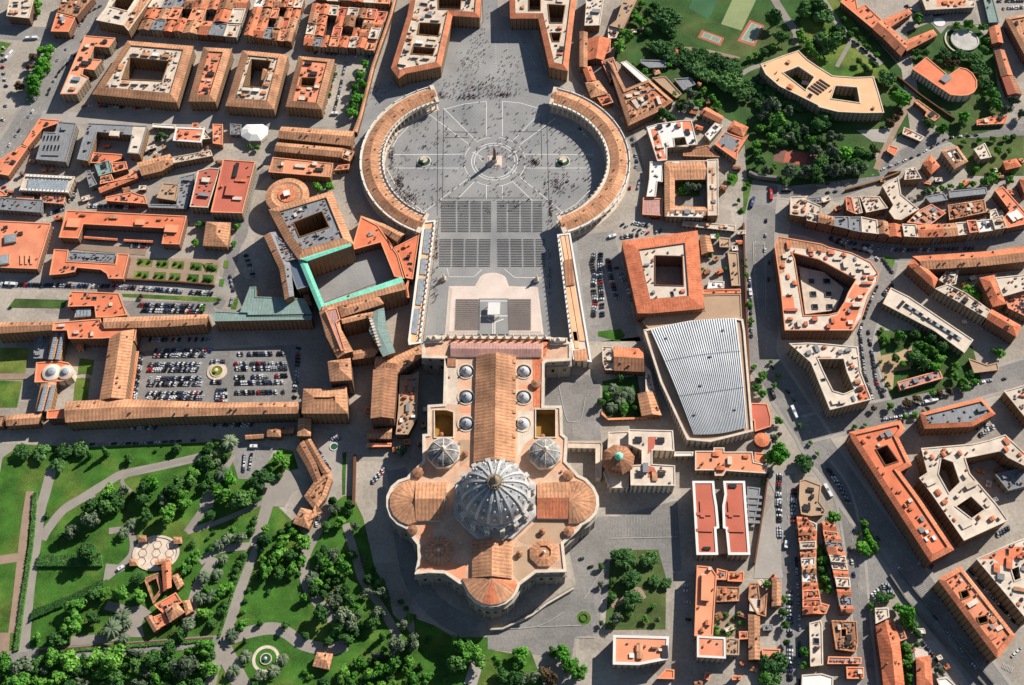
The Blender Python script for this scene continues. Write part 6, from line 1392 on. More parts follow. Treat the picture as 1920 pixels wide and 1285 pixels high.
strip('college', 'upper orange side wing of the hill college', BL, 10, 'a5 520 148 716 60', 'a5 562 214 742 98', 'O', 'p', clutter=3, hip=(0, 1))
strip('college', 'lower orange side wing of the hill college', BL, 10, 'a5 680 300 895 215', 'a5 700 375 926 258', 'O', 'p', clutter=3, hip=(0, 1))
flat('hill_hall', 'white and pink flat building at the top right edge', BL, 10, 'a5 800 -40 1210 -40 1196 56 840 76', 'C', 'g', clutter=6, patch=[('a5 920 -10 1132 -10 1132 45 922 50', 'P')])
rb_ = thing('round_pavilion', 'round white pavilion roof on the hilltop garden', 'pavilion', P('a5 1130 285')[0])
c = P('a5 1130 285', 3)[0]; c.z = 0
b = MB(); b.lathe([(13, 0), (13, 1.6), (13.4, 1.8), (12.2, 1.9), (12.2, 1.4), (.01, 1.9)], 40, c); part(b, 'roof', mat('pale_pavilion', S(206, 200, 190), .35, .2, 1.0, tint=S(170, 166, 160)), rb_)
b = MB(); b.lathe([(19, 0), (19, 1.2), (17.6, 1.2), (17.6, 0)], 24, c, a0=1.6, a1=4.6); part(b, 'terrace_wall', M['C'], rb_)
b = MB(); c2 = P('a5 938 166')[0]; b.lathe([(5.6, 0), (5.6, .7), (.01, .8)], 28, (c2.x, c2.y, 0)); tag(b.build('round_basin', M['W']), 'small white round basin in the hilltop car park', 'basin')
flat('theatre', 'bright orange theatre with half-round end on the hill', BL, 11, 'a5 738 505 845 418 1005 552 1090 495 1140 505 1185 540 1214 590 1215 640 1195 675 1150 698 1090 702 1022 696', 'O', 's', clutter=0, rim=.5, huts=[('a5 985 580', 'hutG', 9, 6, 1.4)])
flat('bridge_ramp', 'pale green walkway ramp along the right edge of the hill', 'ramp', 5, 'a5 1252 -40 1325 -40 1378 165 1300 168', 'D', 'g', clutter=1)
strip('wall_house', 'orange gabled house below the walkway ramp', 'house', 8, 'a5 1300 205 1322 322', 'a5 1380 185 1408 315', 'O', 'p', clutter=1)
strip('wall_house', 'brownish gabled house in the file along the right edge', 'house', 8, 'a5 1340 372 1390 562', 'a5 1415 366 1478 552', 'B', 'p', col2='O', clutter=1)
strip('wall_house', 'dark brown roofed house at the lower end of the right edge file', 'house', 8, 'a5 1395 566 1440 696', 'a5 1490 562 1548 692', 'R', 'p', col2='B', clutter=0)
terr('hospital', 'tan dome-cornered palace cut by the right edge', BL, 13, 'a5 1418 132 1620 95 1620 450 1560 400', 4, 'T', 'T', 'p', [], 2, MIXT, 1.4)
flat('garden_house', 'long tan house in the walled hill garden', 'house', 6, 'a5 750 742 782 730 946 850 906 890 832 850 845 820', 'T', 'p', clutter=1)
flat('garden_house', 'small white and orange shed by the hill road', 'house', 5, 'a5 680 930 748 960 832 1002 802 1036 668 980', 'C', 'p', clutter=2, patch=[('a5 690 935 748 965 735 985 680 955', 'O')])
flat('garden_house', 'little orange cube house above the hill road', 'house', 5, 'a5 575 1060 642 1086 612 1142 555 1106', 'O', 'c', clutter=0)
flat('garden_house', 'ragged orange roof wall above the hill road at right', 'house', 4, 'a5 1210 882 1330 850 1442 845 1420 905 1212 916', 'O', 'c', clutter=3)
hip('hill_villa', 'orange pyramid villa below the hill road', 'villa', 11, 'a5 815 1192 880 1130 946 1215 880 1276', 'O', 'p', clutter=2)
terr('hill_villa', 'villa with cream roof court and tan rim below the hill road', 'villa', 12, 'a5 950 1102 1070 1065 1152 1180 1050 1236', 3, 'T', 'W', 'c', ['a5 1040 1125 1068 1120 1092 1160 1066 1170'], 2, MIXC, 1.0)
flat('hill_villa', 'cream flat villa right of the tan rimmed villa', 'villa', 10, 'a5 1190 1092 1272 1046 1322 1150 1240 1166', 'C', 'c', clutter=2)
hip('hill_villa', 'orange tiled villa near the right edge below the hill road', 'villa', 9, 'a5 1402 1180 1502 1158 1542 1216 1425 1242', 'O', 'p', clutter=1)
# --- garden buildings, lower left
flat('garden_villa', 'orange terrace of the ornate garden villa below the oval forecourt', 'villa', 8, 'd1 1045 742 1195 655 1240 722 1110 800', 'O', 'o', clutter=2)
hip('garden_villa', 'tan roofed centre of the ornate garden villa with small skylight', 'villa', 10, 'd1 1118 772 1200 722 1255 790 1150 862', 'T', 'o', clutter=1)
hip('garden_villa', 'tan right wing of the ornate garden villa', 'villa', 8, 'd1 1238 712 1288 705 1312 780 1262 812', 'T', 'o', clutter=0)
flat('garden_villa', 'orange lower terrace of the ornate garden villa', 'villa', 7, 'd1 1040 822 1112 792 1150 862 1076 902', 'O', 'o', clutter=1)
strip('garden_villa', 'curved tan end roof of the ornate garden villa', 'villa', 7, 'd1 985 822 1000 850 1045 928', 'd1 1030 808 1050 840 1088 900', 'T', 'o', clutter=0)
flat('court_wall', 'sunk walled court left of the narrow orange villa range', 'wall', 4, 'd1 975 560 1080 520 1112 640 1040 735', 'B', 'o', holes=['d1 1003 588 1060 560 1083 640 1042 695'], clutter=0, rim=.3, rimw=.3)
strip('garden_villa', 'narrow orange range joining garden villa and oval forecourt', 'villa', 7, 'd1 1095 470 1110 650', 'd1 1160 440 1165 620', 'O', 'o', clutter=1)
hip('garden_villa', 'small tan pyramid roofed pavilion beside the oval forecourt', 'villa', 7, 'd1 1165 545 1215 520 1250 600 1205 640', 'T', 'o', clutter=0)
strip('garden_villa', 'curved tan loggia roof at the oval forecourt', 'villa', 6, 'd1 1045 440 1140 420', 'd1 1060 470 1165 450', 'T', 'o', clutter=0)
ov = thing('oval_court', 'oval patterned forecourt of pale stone in the lower left gardens', 'court', P('d1 1060 390')[0])
c = P('d1 1060 390')[0]
b = MB(); b.lathe([(1, .4), (.88, .4), (.88, .2)], 40); b.v = [(c.x + x * 17.5, c.y + y * 14, z + .35) for x, y, z in b.v]; part(b, 'rim_bench', M['C'], ov)
b = MB(); b.lathe([(1, .25), (.001, .26)], 40); b.v = [(c.x + x * 17.1, c.y + y * 13.6, z) for x, y, z in b.v]; part(b, 'paving', M['C'], ov)
for i in range(9):
    x, y = c.x - 10 + (i % 3) * 10, c.y - 6.5 + (i // 3) * 6.5
    b = MB(); b.lathe([(3.6, .30), (3.0, .30)], 6, (x, y, .02)); part(b, 'pattern_frame', M['B'], ov)
for s_, lb in (('d1 965 290', 'upper left'), ('d1 1205 300', 'upper right'), ('d1 905 450', 'lower left')):
    hip('gate_pavilion', 'tiny tan gate pavilion at the %s side of the oval forecourt' % lb, 'pavilion', 4, 'd1 %d %d %d %d %d %d %d %d' % sum([(lambda x, y: (x - 30, y - 22, x + 28, y - 22, x + 32, y + 24, x - 26, y + 26))(*map(int, s_.split()[1:]))], ()), 'T', 'o', clutter=0)
hip('garden_lodge', 'square tan lodge right of the circular pool lawn', 'house', 7, 'd2 775 1060 885 1072 858 1180 745 1155', 'T', 'o', clutter=1)
pl = thing('round_pool', 'round garden pool with pale circular path at the bottom', 'pool', P('d2 430 1108')[0])
c = P('d2 430 1108')[0]
b = MB(); b.lathe([(9.8, .13), (7.6, .14)], 48, c); part(b, 'circular_path', M['C'], pl)
b = MB(); b.lathe([(4.2, .1), (4.2, .8), (3.6, .8), (3.6, .5)], 32, c); part(b, 'rim', M['C'], pl); b = MB(); b.lathe([(3.7, .6), (.001, .6)], 32, c); part(b, 'water', GR['pool'], pl)
b = MB(); b.lathe([(.5, .5), (.4, 2), (1.2, 2.4), (0, 3)], 10, c); part(b, 'jet_bowl', TRAV, pl)
rb2 = thing('roundabout', 'small round green island in the road behind the basilica', 'roundabout', at(1094.5, 1159))
c = at(1094.5, 1159)
b = MB(); b.lathe([(5.6, 0), (5.6, .25), (5.2, .25)], 40, c); part(b, 'kerb', GR['walk'], rb2); b = MB(); b.lathe([(5.2, .2), (.001, .5)], 40, c); part(b, 'grass', GR['lawn'], rb2)
b = MB(); b.lathe([(3.0, .3), (3.0, .9), (2.4, .9), (2.4, .3)], 24, c); part(b, 'hedge_ring', GR['rough'], rb2)
fc = thing('court_fountain', 'pale scalloped fountain with green basin in the courtyard car park', 'fountain', P('c2 105 300')[0]); c = P('c2 105 300')[0]
b = MB(); b.lathe([(8.2, 0), (8.2, .6), (7.6, .6), (5.4, .7), (5.4, 1.2), (4.6, 1.2), (4.6, .6)], 16, c); part(b, 'basin', M['C'], fc); b = MB(); b.lathe([(4.7, .9), (.001, .9)], 24, c); part(b, 'water', mat('green_water', S(120, 128, 40), .2, rough=.2), fc)
b = MB(); b.lathe([(.6, .8), (.5, 2.6), (1.6, 3), (0, 3.4)], 12, c); part(b, 'bowl_column', TRAV, fc)
fc = thing('court_fountain', 'small white fountain circle in the yard below the gallery end', 'fountain', P('c2 960 850')[0]); c = P('c2 960 850')[0]
b = MB(); b.lathe([(3.4, 0), (3.4, .7), (2.8, .7), (2.8, .3)], 24, c); part(b, 'basin', M['W'], fc); b = MB(); b.lathe([(2.9, .5), (.001, .5)], 24, c); part(b, 'water', GR['pool'], fc)
# long garden walls
def wall(label, s, h, w, m='b'):
    p = P(s); L, R_ = band(p, w); b = MB()
    b.ring(zz(R_, h), zz(L, h), 0, False); b.ring(zz(L, 0), zz(R_, 0), 0, False)
    b.ring(zz(L, h), zz(L, 0), 0, False); b.ring(zz(R_, 0), zz(R_, h), 0, False)
    for k in (0, -1): b.face([L[k] + Vector((0, 0, h)), R_[k] + Vector((0, 0, h)), R_[k], L[k]])
    tag(b.build('garden_wall', WALL[m]), label, 'wall')
wall('long grey wall curving past the tunnel mouth by the boulevard', 'b4 1025 70 1080 95 1240 112', 5, 2.5, 'g')
wall('retaining wall behind the basilica apse', 'd3 570 912 660 908 860 815 960 740 1140 635', 3, 1.2, 's')
wall('low pale wall left of the approach road to the apse', 'c2 1115 920 1105 1285', 4, 2, 'b')
wall('sunken railway retaining wall along the diagonal road', 'd5 535 540 640 700 800 880 1000 1100 1180 1290', 2.2, 1.2, 'g')
wall('curved railway parapet along the tenement side', 'd5 605 505 700 640 860 830 1050 1060 1240 1280', 2.2, 1.2, 'g')
wall('boundary wall along the boulevard beside the hall', 'b4 985 440 1000 900 1015 1285 c4 1030 440', 4, 1.5, 'b')
wall('yard wall between parked cars and guest houses', 'c4 1165 1050 d4 1055 60 990 470', 4, 1.2, 'b')
wall('parterre garden wall above the parked row', 'b1 905 842 1330 865 1558 885 b2 90 890', 3, 1.2, 'b')
wall('hillside road wall below the villa gardens', 'b5 250 190 470 130 650 60 a5 560 1270', 3, 1.2, 'o')
wall('slope wall beside the wooded hill road', 'a5 630 570 800 710 1000 850 1050 880', 3, 1.2, 'b')
wall('low wall along the garden road at the bottom left', 'd1 265 1055 800 1010 1448 965', 1.2, 1.0, 'b')

# ---------------------------------------------------------------- little yard buildings that crowd the plots between the houses
def near_way(x, y):
    for p, w in WAYS:
        for a, b in zip(p, p[1:]):
            d = b - a; L2 = d.x * d.x + d.y * d.y
            t = max(0, min(1, ((x - a.x) * d.x + (y - a.y) * d.y) / max(L2, 1e-6)))
            if math.hypot(x - a.x - d.x * t, y - a.y - d.y * t) < w: return True
    return False
for phrase, s_, n in (('among the lower right street houses', 'p 1335 1075 1490 1080 1490 1285 1300 1285', 12), ('beside the long orange terrace', 'p 1660 1150 1740 1160 1790 1285 1690 1285', 5), ('in the upper left walled yards', 'p 0 240 420 235 460 300 380 400 0 420', 16),
                      ('in the right hillside yards', 'p 1500 380 1700 320 1920 300 1920 430 1600 425', 14), ('in the courts at the right edge', 'p 1740 500 1920 480 1920 620 1790 610', 9), ('behind the right colonnade', 'p 1180 20 1250 60 1300 150 1400 280 1380 390 1220 230', 12),
                      ('near the tall plain chapel', 'p 690 690 800 690 800 850 690 850', 6), ('in the yard of the orange court palace', 'p 1320 440 1395 440 1395 545 1325 545', 7), ('behind the cream apartment block', 'p 1800 830 1920 850 1920 960 1840 940', 6)):
    zone = P(s_); xs, ys = [v.x for v in zone], [v.y for v in zone]; got = []; tr = 0
    while len(got) < n and tr < 900:
        tr += 1
        x, y = RND.uniform(min(xs), max(xs)), RND.uniform(min(ys), max(ys)); w, d = RND.uniform(3.5, 8), RND.uniform(3, 5.5); r = max(w, d) * .75
        if not inside(zone, x, y) or near_way(x, y) or any(math.hypot(x - g[0], y - g[1]) < r + g[2] for g in got): continue
        if any(inside(f, x + a * r, y + b * r) for f in FOOT for a, b in ((0, 0), (1, 0), (-1, 0), (0, 1), (0, -1), (.7, .7), (-.7, .7), (.7, -.7), (-.7, -.7))): continue
        got.append((x, y, r, w, d))
    for k, (x, y, r, w, d) in enumerate(sorted(got)):
        a = RND.choice((.05, -.3, .4)) ; ca, sa = math.cos(a), math.sin(a); h = RND.uniform(2.4, 4.5); col = RND.choice('OTOCGBRW')
        q = [Vector((x + i * w / 2 * ca - j * d / 2 * sa, y + i * w / 2 * sa + j * d / 2 * ca, h)) for i, j in ((-1, -1), (1, -1), (1, 1), (-1, 1))]
        lb = 'small %s yard building, %s from left %s' % (CN[col].replace(' terrace', '').replace(' flat', ''), nth(k + 1), phrase)
        if col in 'TBO': strip_pts('yard_shed', lb, 'shed', h, [q[0], q[1]], [q[3], q[2]], col, RND.choice('copb'), .3, (0, 0), 'yard buildings ' + phrase, 1)
        else: flat_pts('yard_shed', lb, 'shed', h, q, col=col, wall=RND.choice('copb'), clutter=1, rim=.3, rimw=.3, group='yard buildings ' + phrase)
# ---------------------------------------------------------------- trees
def leafmat(name, c1, c2):
    m = mat(name, c1, .7, .35, 1.6, tint=c2, objvar=.5, rough=.8, spec=.15)
    return m
LEAF = {
 'broad': leafmat('leaf_green', S(78, 132, 48), S(108, 154, 62)), 'dark': leafmat('leaf_dark', S(58, 98, 46), S(84, 120, 58)),
 'pine': leafmat('leaf_pine', S(72, 112, 60), S(94, 130, 70)), 'grey': leafmat('leaf_olive', S(92, 108, 82), S(112, 122, 94)), 'bright': leafmat('leaf_bright', S(80, 146, 44), S(104, 160, 58)), 'brown': leafmat('leaf_brown', S(84, 70, 48), S(104, 86, 60)),
}
BARK = mat('bark', S(92, 74, 58), .3)
def crown_mesh(kind, leaf, seed, n):
    r = random.Random(seed); np_ = np.random.RandomState(seed)
    lobes = []
    if kind == 'pine':
        for i in range(16):
            a = r.uniform(0, 6.28); d = math.sqrt(r.random()) * .68; lobes.append((d * math.cos(a), d * math.sin(a), .72 - d * d * .34 + r.uniform(-.05, .05), r.uniform(.26, .40), .55))
    elif kind == 'cypress':
        for i in range(9): lobes.append((r.uniform(-.06, .06), r.uniform(-.06, .06), .25 + i * .24, .36 * (1 - (i / 9) ** 2) + .06, 1.3))
    elif kind == 'shrub':
        for i in range(7):
            a = r.uniform(0, 6.28); d = r.uniform(.1, .55); lobes.append((d * math.cos(a), d * math.sin(a), r.uniform(.3, .6), r.uniform(.38, .5), .9))
    else:
        for i in range(22):
            a = r.uniform(0, 6.28); e = r.uniform(-.6, 1.3); d = r.uniform(.25, .82) * (1 + .22 * math.sin(2 * a + seed))
            lobes.append((.74 * d * math.cos(a) * math.cos(e), .74 * d * math.sin(a) * math.cos(e), .8 + .74 * d * .8 * math.sin(e), r.uniform(.14, .36), .85))
    b = MB()
    for (x, y, z, s, fl) in lobes:                       # opaque core blobs added inside the crown so that gaps read dark
        b.lathe([(.01, -s * fl * .7), (s * .62, -s * .1), (s * .55, s * fl * .35), (.01, s * fl * .7)], 6, (x, y, z), 0)
    for q in range(n):
        x, y, z, s, fl = r.choice(lobes)
        v = Vector((r.gauss(0, 1), r.gauss(0, 1), r.gauss(.25, 1))).normalized()
        p = Vector((x, y, z)) + Vector((v.x * s, v.y * s, v.z * s * fl)) * r.uniform(.8, 1.12)
        nrm = (v + Vector((r.gauss(0, .45), r.gauss(0, .45), r.gauss(.2, .45)))).normalized()
        t = nrm.orthogonal().normalized(); w = nrm.cross(t); a = r.uniform(0, 6.28)
        t, w = t * math.cos(a) + w * math.sin(a), w * math.cos(a) - t * math.sin(a)
        l = r.uniform(.05, .12)
        b.face([p - t * l - w * l * .7, p + t * l - w * l * .5, p + t * l * .8 + w * l * .7, p - t * l * .7 + w * l * .6])
    return b.mesh('crown', [LEAF[leaf]], uv=False)
def palm_mesh(seed):
    r = random.Random(seed); b = MB()
    for i in range(26):
        a = i * 6.283 / 26 + r.uniform(-.1, .1); el = r.uniform(.1, .9); d = Vector((math.cos(a), math.sin(a), 0)); s = Vector((-d.y, d.x, 0))
        pts = [Vector((0, 0, 1.0)) + d * (t * 1.0) + Vector((0, 0, el * t - 1.1 * t * t * (.6 + el * .3))) for t in (0, .25, .5, .75, 1.0)]
        for k in range(4):
            w0, w1 = (.05, .15, .16, .11, .02)[k], (.05, .15, .16, .11, .02)[k + 1]
            b.face([pts[k] - s * w0 - Vector((0, 0, w0 * .6)), pts[k + 1] - s * w1 - Vector((0, 0, w1 * .6)), pts[k + 1], pts[k]]); b.face([pts[k], pts[k + 1], pts[k + 1] + s * w1 - Vector((0, 0, w1 * .6)), pts[k] + s * w0 - Vector((0, 0, w0 * .6))])
    return b.mesh('crown', [LEAF['grey']], uv=False)
def trunk_mesh(h, r0):
    b = MB(); b.lathe([(r0 * 1.3, 0), (r0, h * .15), (r0 * .75, h * .7), (r0 * .3, h)], 7)
    for i in range(4):
        a = i * 1.57 + .4; d = Vector((math.cos(a), math.sin(a), 0)); s = Vector((-d.y, d.x, 0)) * r0 * .35; p, q = Vector((0, 0, h * .6)), d * .38 + Vector((0, 0, h * 1.15)); u = Vector((0, 0, r0 * .4))
        b.face([p - s, p + s, q + s * .3, q - s * .3]); b.face([p - u, p + u, q + u * .3, q - u * .3])
    return b.mesh('trunk', [BARK], uv=False)
TREE = {}
for k_, (kd, lf, n_) in {'t': ('broad', 'broad', 1500), 'k': ('broad', 'dark', 1500), 'b': ('broad', 'bright', 1500), 'w': ('broad', 'brown', 800), 'g': ('broad', 'grey', 1000), 'p': ('pine', 'pine', 1300), 'y': ('cypress', 'dark', 600), 's': ('shrub', 'dark', 500), 'u': ('shrub', 'broad', 500)}.items():
    TREE[k_] = [crown_mesh(kd, lf, 40 + i + ord(k_) * 7, n_) for i in range(3)]
TREE['f'] = [palm_mesh(5), palm_mesh(6)]
TRUNK = {'t': trunk_mesh(.75, .07), 'p': trunk_mesh(.7, .055), 'f': trunk_mesh(1.0, .07), 's': trunk_mesh(.3, .05), 'y': trunk_mesh(.4, .05)}
TW = {'t': ('leafy_tree', 'tree', 'leafy green tree'), 'k': ('leafy_tree', 'tree', 'dark leafy tree'), 'b': ('leafy_tree', 'tree', 'bright green tree'), 'w': ('bare_tree', 'tree', 'brownish thin tree'), 'g': ('olive_tree', 'tree', 'grey-green tree'),
      'p': ('umbrella_pine', 'tree', 'umbrella pine'), 'y': ('cypress', 'tree', 'narrow cypress'), 's': ('round_shrub', 'shrub', 'dark round shrub'), 'u': ('round_shrub', 'shrub', 'green round shrub'), 'f': ('palm', 'palm', 'feathery palm')}
HT = {'t': 1.15, 'k': 1.1, 'b': 1.1, 'w': 1.0, 'g': 1.1, 'p': .9, 'y': 1.6, 's': .7, 'u': .7, 'f': 1.2}
TREES = []
def trees(tile, phrase, s, default='t'):
    """s: 'x,y,diameter[kind] ...' in the tile"""
    k = 3.62 if tile[0] == 'd' else 3.895
    for w in s.split():
        kd = w[-1] if w[-1].isalpha() else default
        x, y, d = (float(q) for q in w.rstrip('abcdefghijklmnopqrstuvwxyz').split(','))
        px_, py_ = TX[tile[1]] + x / k, TY[tile[0]] + y / k
        TREES.append((px_, py_, d / k, kd, phrase))
def wood(phrase, s, n, d, kinds, gap=.62):
    ps = pix(s); r = random.Random(len(s) * 7 + n)
    xs, ys = [p[0] for p in ps], [p[1] for p in ps]; pv = [Vector((p[0], p[1], 0)) for p in ps]; got = []; tr = 0
    while len(got) < n and tr < n * 60:
        tr += 1
        x, y = r.uniform(min(xs), max(xs)), r.uniform(min(ys), max(ys))
        if not inside(pv, x, y): continue
        dd = d * r.choice((.55, .75, .9, 1.0, 1.2, 1.45))
        if any(math.hypot(x - a, y - b) < (dd + c) / 2 * gap * 1.4 for a, b, c in got): continue
        got.append((x, y, dd)); TREES.append((x, y, dd, r.choice(kinds), phrase))
trees('c1', 'on the lawn below the long gallery', '165,880,125p 305,885,125p 460,870,135p 580,855,125p 420,980,115p 660,915,55y 780,900,65y 945,935,80k 1290,860,90k 1510,880,100k 1140,878,40s 925,912,30s 1530,840,80k')
trees('c1', 'in the grove left of the long garden path', '800,1190,170t 770,1250,150k 890,1180,130g 1110,1110,180b 1060,1175,160k 1040,1235,150k 1245,1195,150k 1320,1120,140k 1410,1050,150t 1400,1110,120k 1520,1000,110k 1535,1085,100k 965,1205,60s 1200,1240,130g 1330,1200,110t 1445,980,70s')
trees('d1', 'in the lower left garden', '620,75,170k 725,75,170k 640,165,150g 480,235,140g 790,35,150k 965,30,120k 1000,140,120k 1150,110,190t 1255,60,120t 600,380,170k 500,760,150t 480,885,200t 390,965,150k 645,665,110k 705,655,100t 825,660,140t 935,560,110k 632,835,110k 760,905,130f 830,810,100f 250,960,80t 890,190,80f 840,250,80f 1380,540,80f 1362,690,90f 1275,885,130g 1230,935,110k 950,690,110t 1310,430,120t 1262,490,120t 1380,800,100t 1440,870,80k 1430,130,90k 320,130,60s 430,280,80k 1300,330,70s 860,870,80f 840,970,80f 560,700,60s 1440,340,60s')
wood('in the wood along the bottom left edge', 'd1 -20 1150 190 1115 500 1085 750 1085 1030 1045 1435 1025 1440 1100 1390 1300 -20 1300', 62, 40, 'ttktgk', .42)
wood('in the grove beside the middle garden drive', 'd2 380 230 500 200 720 290 690 430 600 530 450 540 370 430', 15, 34, 'ttk', .42)
wood('in the long grove winding down left of the apse', 'd2 760 390 850 330 970 420 980 600 1000 720 1050 780 1100 900 1050 960 920 780 830 700 770 560', 26, 34, 'ttkg', .42)
wood('in the grove at the bottom beside the lodge', 'd2 1060 1110 1300 1010 1448 1000 1448 1300 800 1300 900 1190 1000 1170', 22, 36, 'ttkg', .45)
trees('d2', 'around the middle garden lawns', '520,535,110k 360,545,50s 650,530,45s 450,650,50s 310,640,50s 295,715,50s 270,790,50u 260,880,100t 200,945,90f 390,865,60k 560,880,80k 700,950,80k 850,990,90k 290,985,40y 690,690,90t 740,560,90f 750,640,110k 800,800,170k 920,890,130k 980,970,110k 580,540,60t')
trees('d2', 'beside the steps and paths left of the apse', '1100,670,100g 1220,660,110g 1090,440,75g 1020,400,80k 1190,790,150g 1160,860,120k 1360,880,100g 1350,720,60k 1380,765,50s 1430,820,60s 1420,990,130g 1220,960,60y 1330,1140,60y 1160,495,40s 1130,560,95k 1200,590,90k 890,85,100g 990,60,80k 930,180,110t 840,205,100k 1035,200,85g 880,40,90k 1000,110,60k 1250,700,60k 1075,880,70u')
trees('d2', 'in the beds left of the middle garden drive', '360,150,50s 350,190,60s 340,235,70s 200,230,60t 250,290,110g 170,290,90f 110,330,80f 60,360,60k 270,410,70s 250,460,70s 230,510,60s 210,550,50s 140,430,70f 100,530,80f 130,650,100t 180,610,90b 60,680,90f 30,640,90t 150,730,70s 130,785,80s 70,870,85s 40,800,80t 10,560,80f 90,690,80t 40,290,40s 80,250,40s 590,200,80k 615,245,70t')
trees('d2', 'around the circular pool lawn', '290,1090,90f 545,1110,80f 480,1190,90f 210,1190,90f 390,1220,100g 350,1270,80k 700,1190,60u 730,1230,60u')
wood('in the palm thicket above the garden parking', 'c2 0 825 200 815 215 900 150 1050 0 1170', 16, 26, 'fktfk')
trees('c2', 'around the small walled garden below the gatehouse', '545,925,120b 610,960,120t 430,1085,200p 285,1225,210k 150,1205,150t 200,1085,130b 560,1060,70k 1440,885,130g 100,1150,110t 380,1240,100k 500,1000,60t')
trees('d3', 'on the lawns below the apse', '470,1085,180t 400,1040,200t 350,1135,180k 60,1020,110g 150,970,60s 30,830,80t 20,1100,60s 105,1160,60y 260,1240,60s 130,1245,130t 60,1180,60k 640,1120,50u 615,1090,40u')
trees('d3', 'around the ramp at the bottom centre', '780,1070,125b 775,1140,125t 660,1230,140k 745,1245,150k 800,1240,120g 865,1235,110g 1060,1080,150b 1110,1155,150b 1175,1205,140t 1000,1060,90k 955,1200,110w 1000,1250,110w')
trees('d4', 'in the small park right of the roundabout', '110,418,150p 280,425,125p 30,580,75k 160,555,135p 318,575,90p 398,590,85p 25,690,85k 165,705,130p 45,840,105g 150,800,60t 312,745,50t 250,835,60t 328,840,60g -45,480,60k -50,600,60g -45,860,55g')
trees('d4', 'among the houses of the lower right street', '1080,600,70t 1125,1135,165p 1110,1225,150p 1060,1240,120t 1190,790,80k 1200,880,80k 1330,1060,95t 1330,1150,75t 860,535,60u 905,555,50u 900,800,60u 905,870,60u 1195,700,60t 1210,1000,60k')
trees('d5', 'along the diagonal road at the lower right', '160,150,130t 365,190,75t 378,245,65b 392,295,75b 340,340,95b 425,340,85b 385,375,95b 60,385,65t 65,445,70t 68,505,70k 92,565,70t 640,800,185b 690,870,110k 590,760,80b 480,690,110k 410,745,70t 730,935,70k 660,1045,80t 720,1010,60k 875,1180,80g 535,690,60t 670,1095,70t 350,170,40t')
trees('c4', 'in the palm garden left of the audience hall', '90,345,80k 60,480,110g 140,460,100f 120,560,100t 170,500,80g 30,560,90f 90,520,90f 0,480,90t -50,520,90k 40,420,80f 200,560,70k')
trees('c4', 'on the pavement right of the audience hall', '1060,270,60t 1132,330,105t 1082,420,110k 1122,465,90t 1212,400,60t 1240,660,85t 1212,785,80g 1262,910,225b 1180,925,130t 1432,965,145p 1130,1110,50u 1250,760,60w 1100,370,70k')
trees('b4', 'along the pavement of the wide boulevard', '1010,800,60t 1030,1020,70t 1042,1140,70t 1002,740,50t 992,690,50k 955,260,40k 980,330,50u 1020,140,50k')
trees('b4', 'in the green cloister court', '600,170,120g 555,185,90t 650,168,90g 530,140,60t')
trees('b4', 'on the corner terraces near the cloister', '905,95,85b 345,310,26s 290,310,26s 285,352,26s 345,352,26s 790,522,60b 750,660,45t 690,760,40b 855,760,50k')
wood('in the pine belt below the sports field', 'a4 340 335 480 300 560 350 700 370 940 440 950 560 890 630 780 590 600 490 450 425 340 370', 66, 31, 'pppp', .36)
wood('in the pines left of the curved headquarters', 'a4 920 620 1090 565 1180 640 1300 710 1400 790 1370 825 1150 800 1010 720', 34, 31, 'pppg', .38)
wood('in the thicket around the lower tennis court', 'a4 1120 830 1300 870 1500 950 1540 1030 1300 1075 1200 1040 1100 960', 36, 29, 'gkgtk', .42)
trees('a4', 'on the slope around the sports field', '430,120,190p 450,205,120p 285,230,80k 250,170,95t 470,270,75k 1210,150,145k 1260,275,135k 150,275,120t 80,335,120t 100,245,100t 210,140,90b 190,90,80t 340,40,90k 300,90,80k 300,330,60t 1080,400,70t 1140,385,80k 1200,340,80t 1440,80,150k 1530,45,150k 1410,300,90t 1470,335,100t 1500,385,90t 1400,250,80b 1540,265,100k 250,30,70t 1030,430,60t')
trees('a4', 'between the slope houses behind the colonnade', '612,700,110g 570,775,120g 655,760,90t 760,720,80t 800,765,80b 412,830,110k 450,870,100k 360,850,80t 700,660,70t 520,780,80k 480,690,60u 660,870,50t 190,480,60t 270,520,60b 440,480,60b')
trees('a4', 'around the dark tennis court above the tunnel', '1100,1185,110k 1140,1245,100g 1330,1250,150g 1450,1262,150g 1540,1180,80k 1080,1060,80b 1090,1120,80t 1220,1220,60t')
trees('a5', 'in the upper hill garden beside the college', '90,100,160p 40,55,120p 200,245,150k 150,325,170k 40,305,100g 60,430,80t 400,335,50t 480,405,60b 400,500,90k 350,450,70k 470,480,80k 280,250,80k 240,140,60k 320,220,60k 360,290,60k 420,350,50k')
trees('a5', 'around the curved headquarters', '560,555,135p 660,720,175b 620,640,60k 620,860,80w 580,900,80w 645,825,80w 540,620,80k')
trees('a5', 'around the round pavilion and theatre', '780,140,110t 770,390,90k 840,390,80k 1070,190,80t 1150,180,90t 1250,205,80t 985,390,100p 1090,395,100p 1200,420,120p 1250,500,130p 1280,600,110p 1330,690,120t 1350,760,120t 1430,800,90g 1480,740,100g 1540,840,100g 1120,860,110b 1100,905,90k 960,950,115b 880,920,80k 850,895,80k 940,450,60k 1000,450,70w 1060,460,70w 1290,300,70t 1260,360,80t')
trees('a5', 'in the dark wood below the curved headquarters', '100,870,150p 50,920,130k 150,1000,120g 60,1030,110k 220,1010,90g 30,1100,130g 150,1120,150g 80,1195,160k 250,1130,130b 350,1110,120k 330,1200,140k 200,1235,140g 450,1080,80k 480,1105,70w 400,1150,90k')
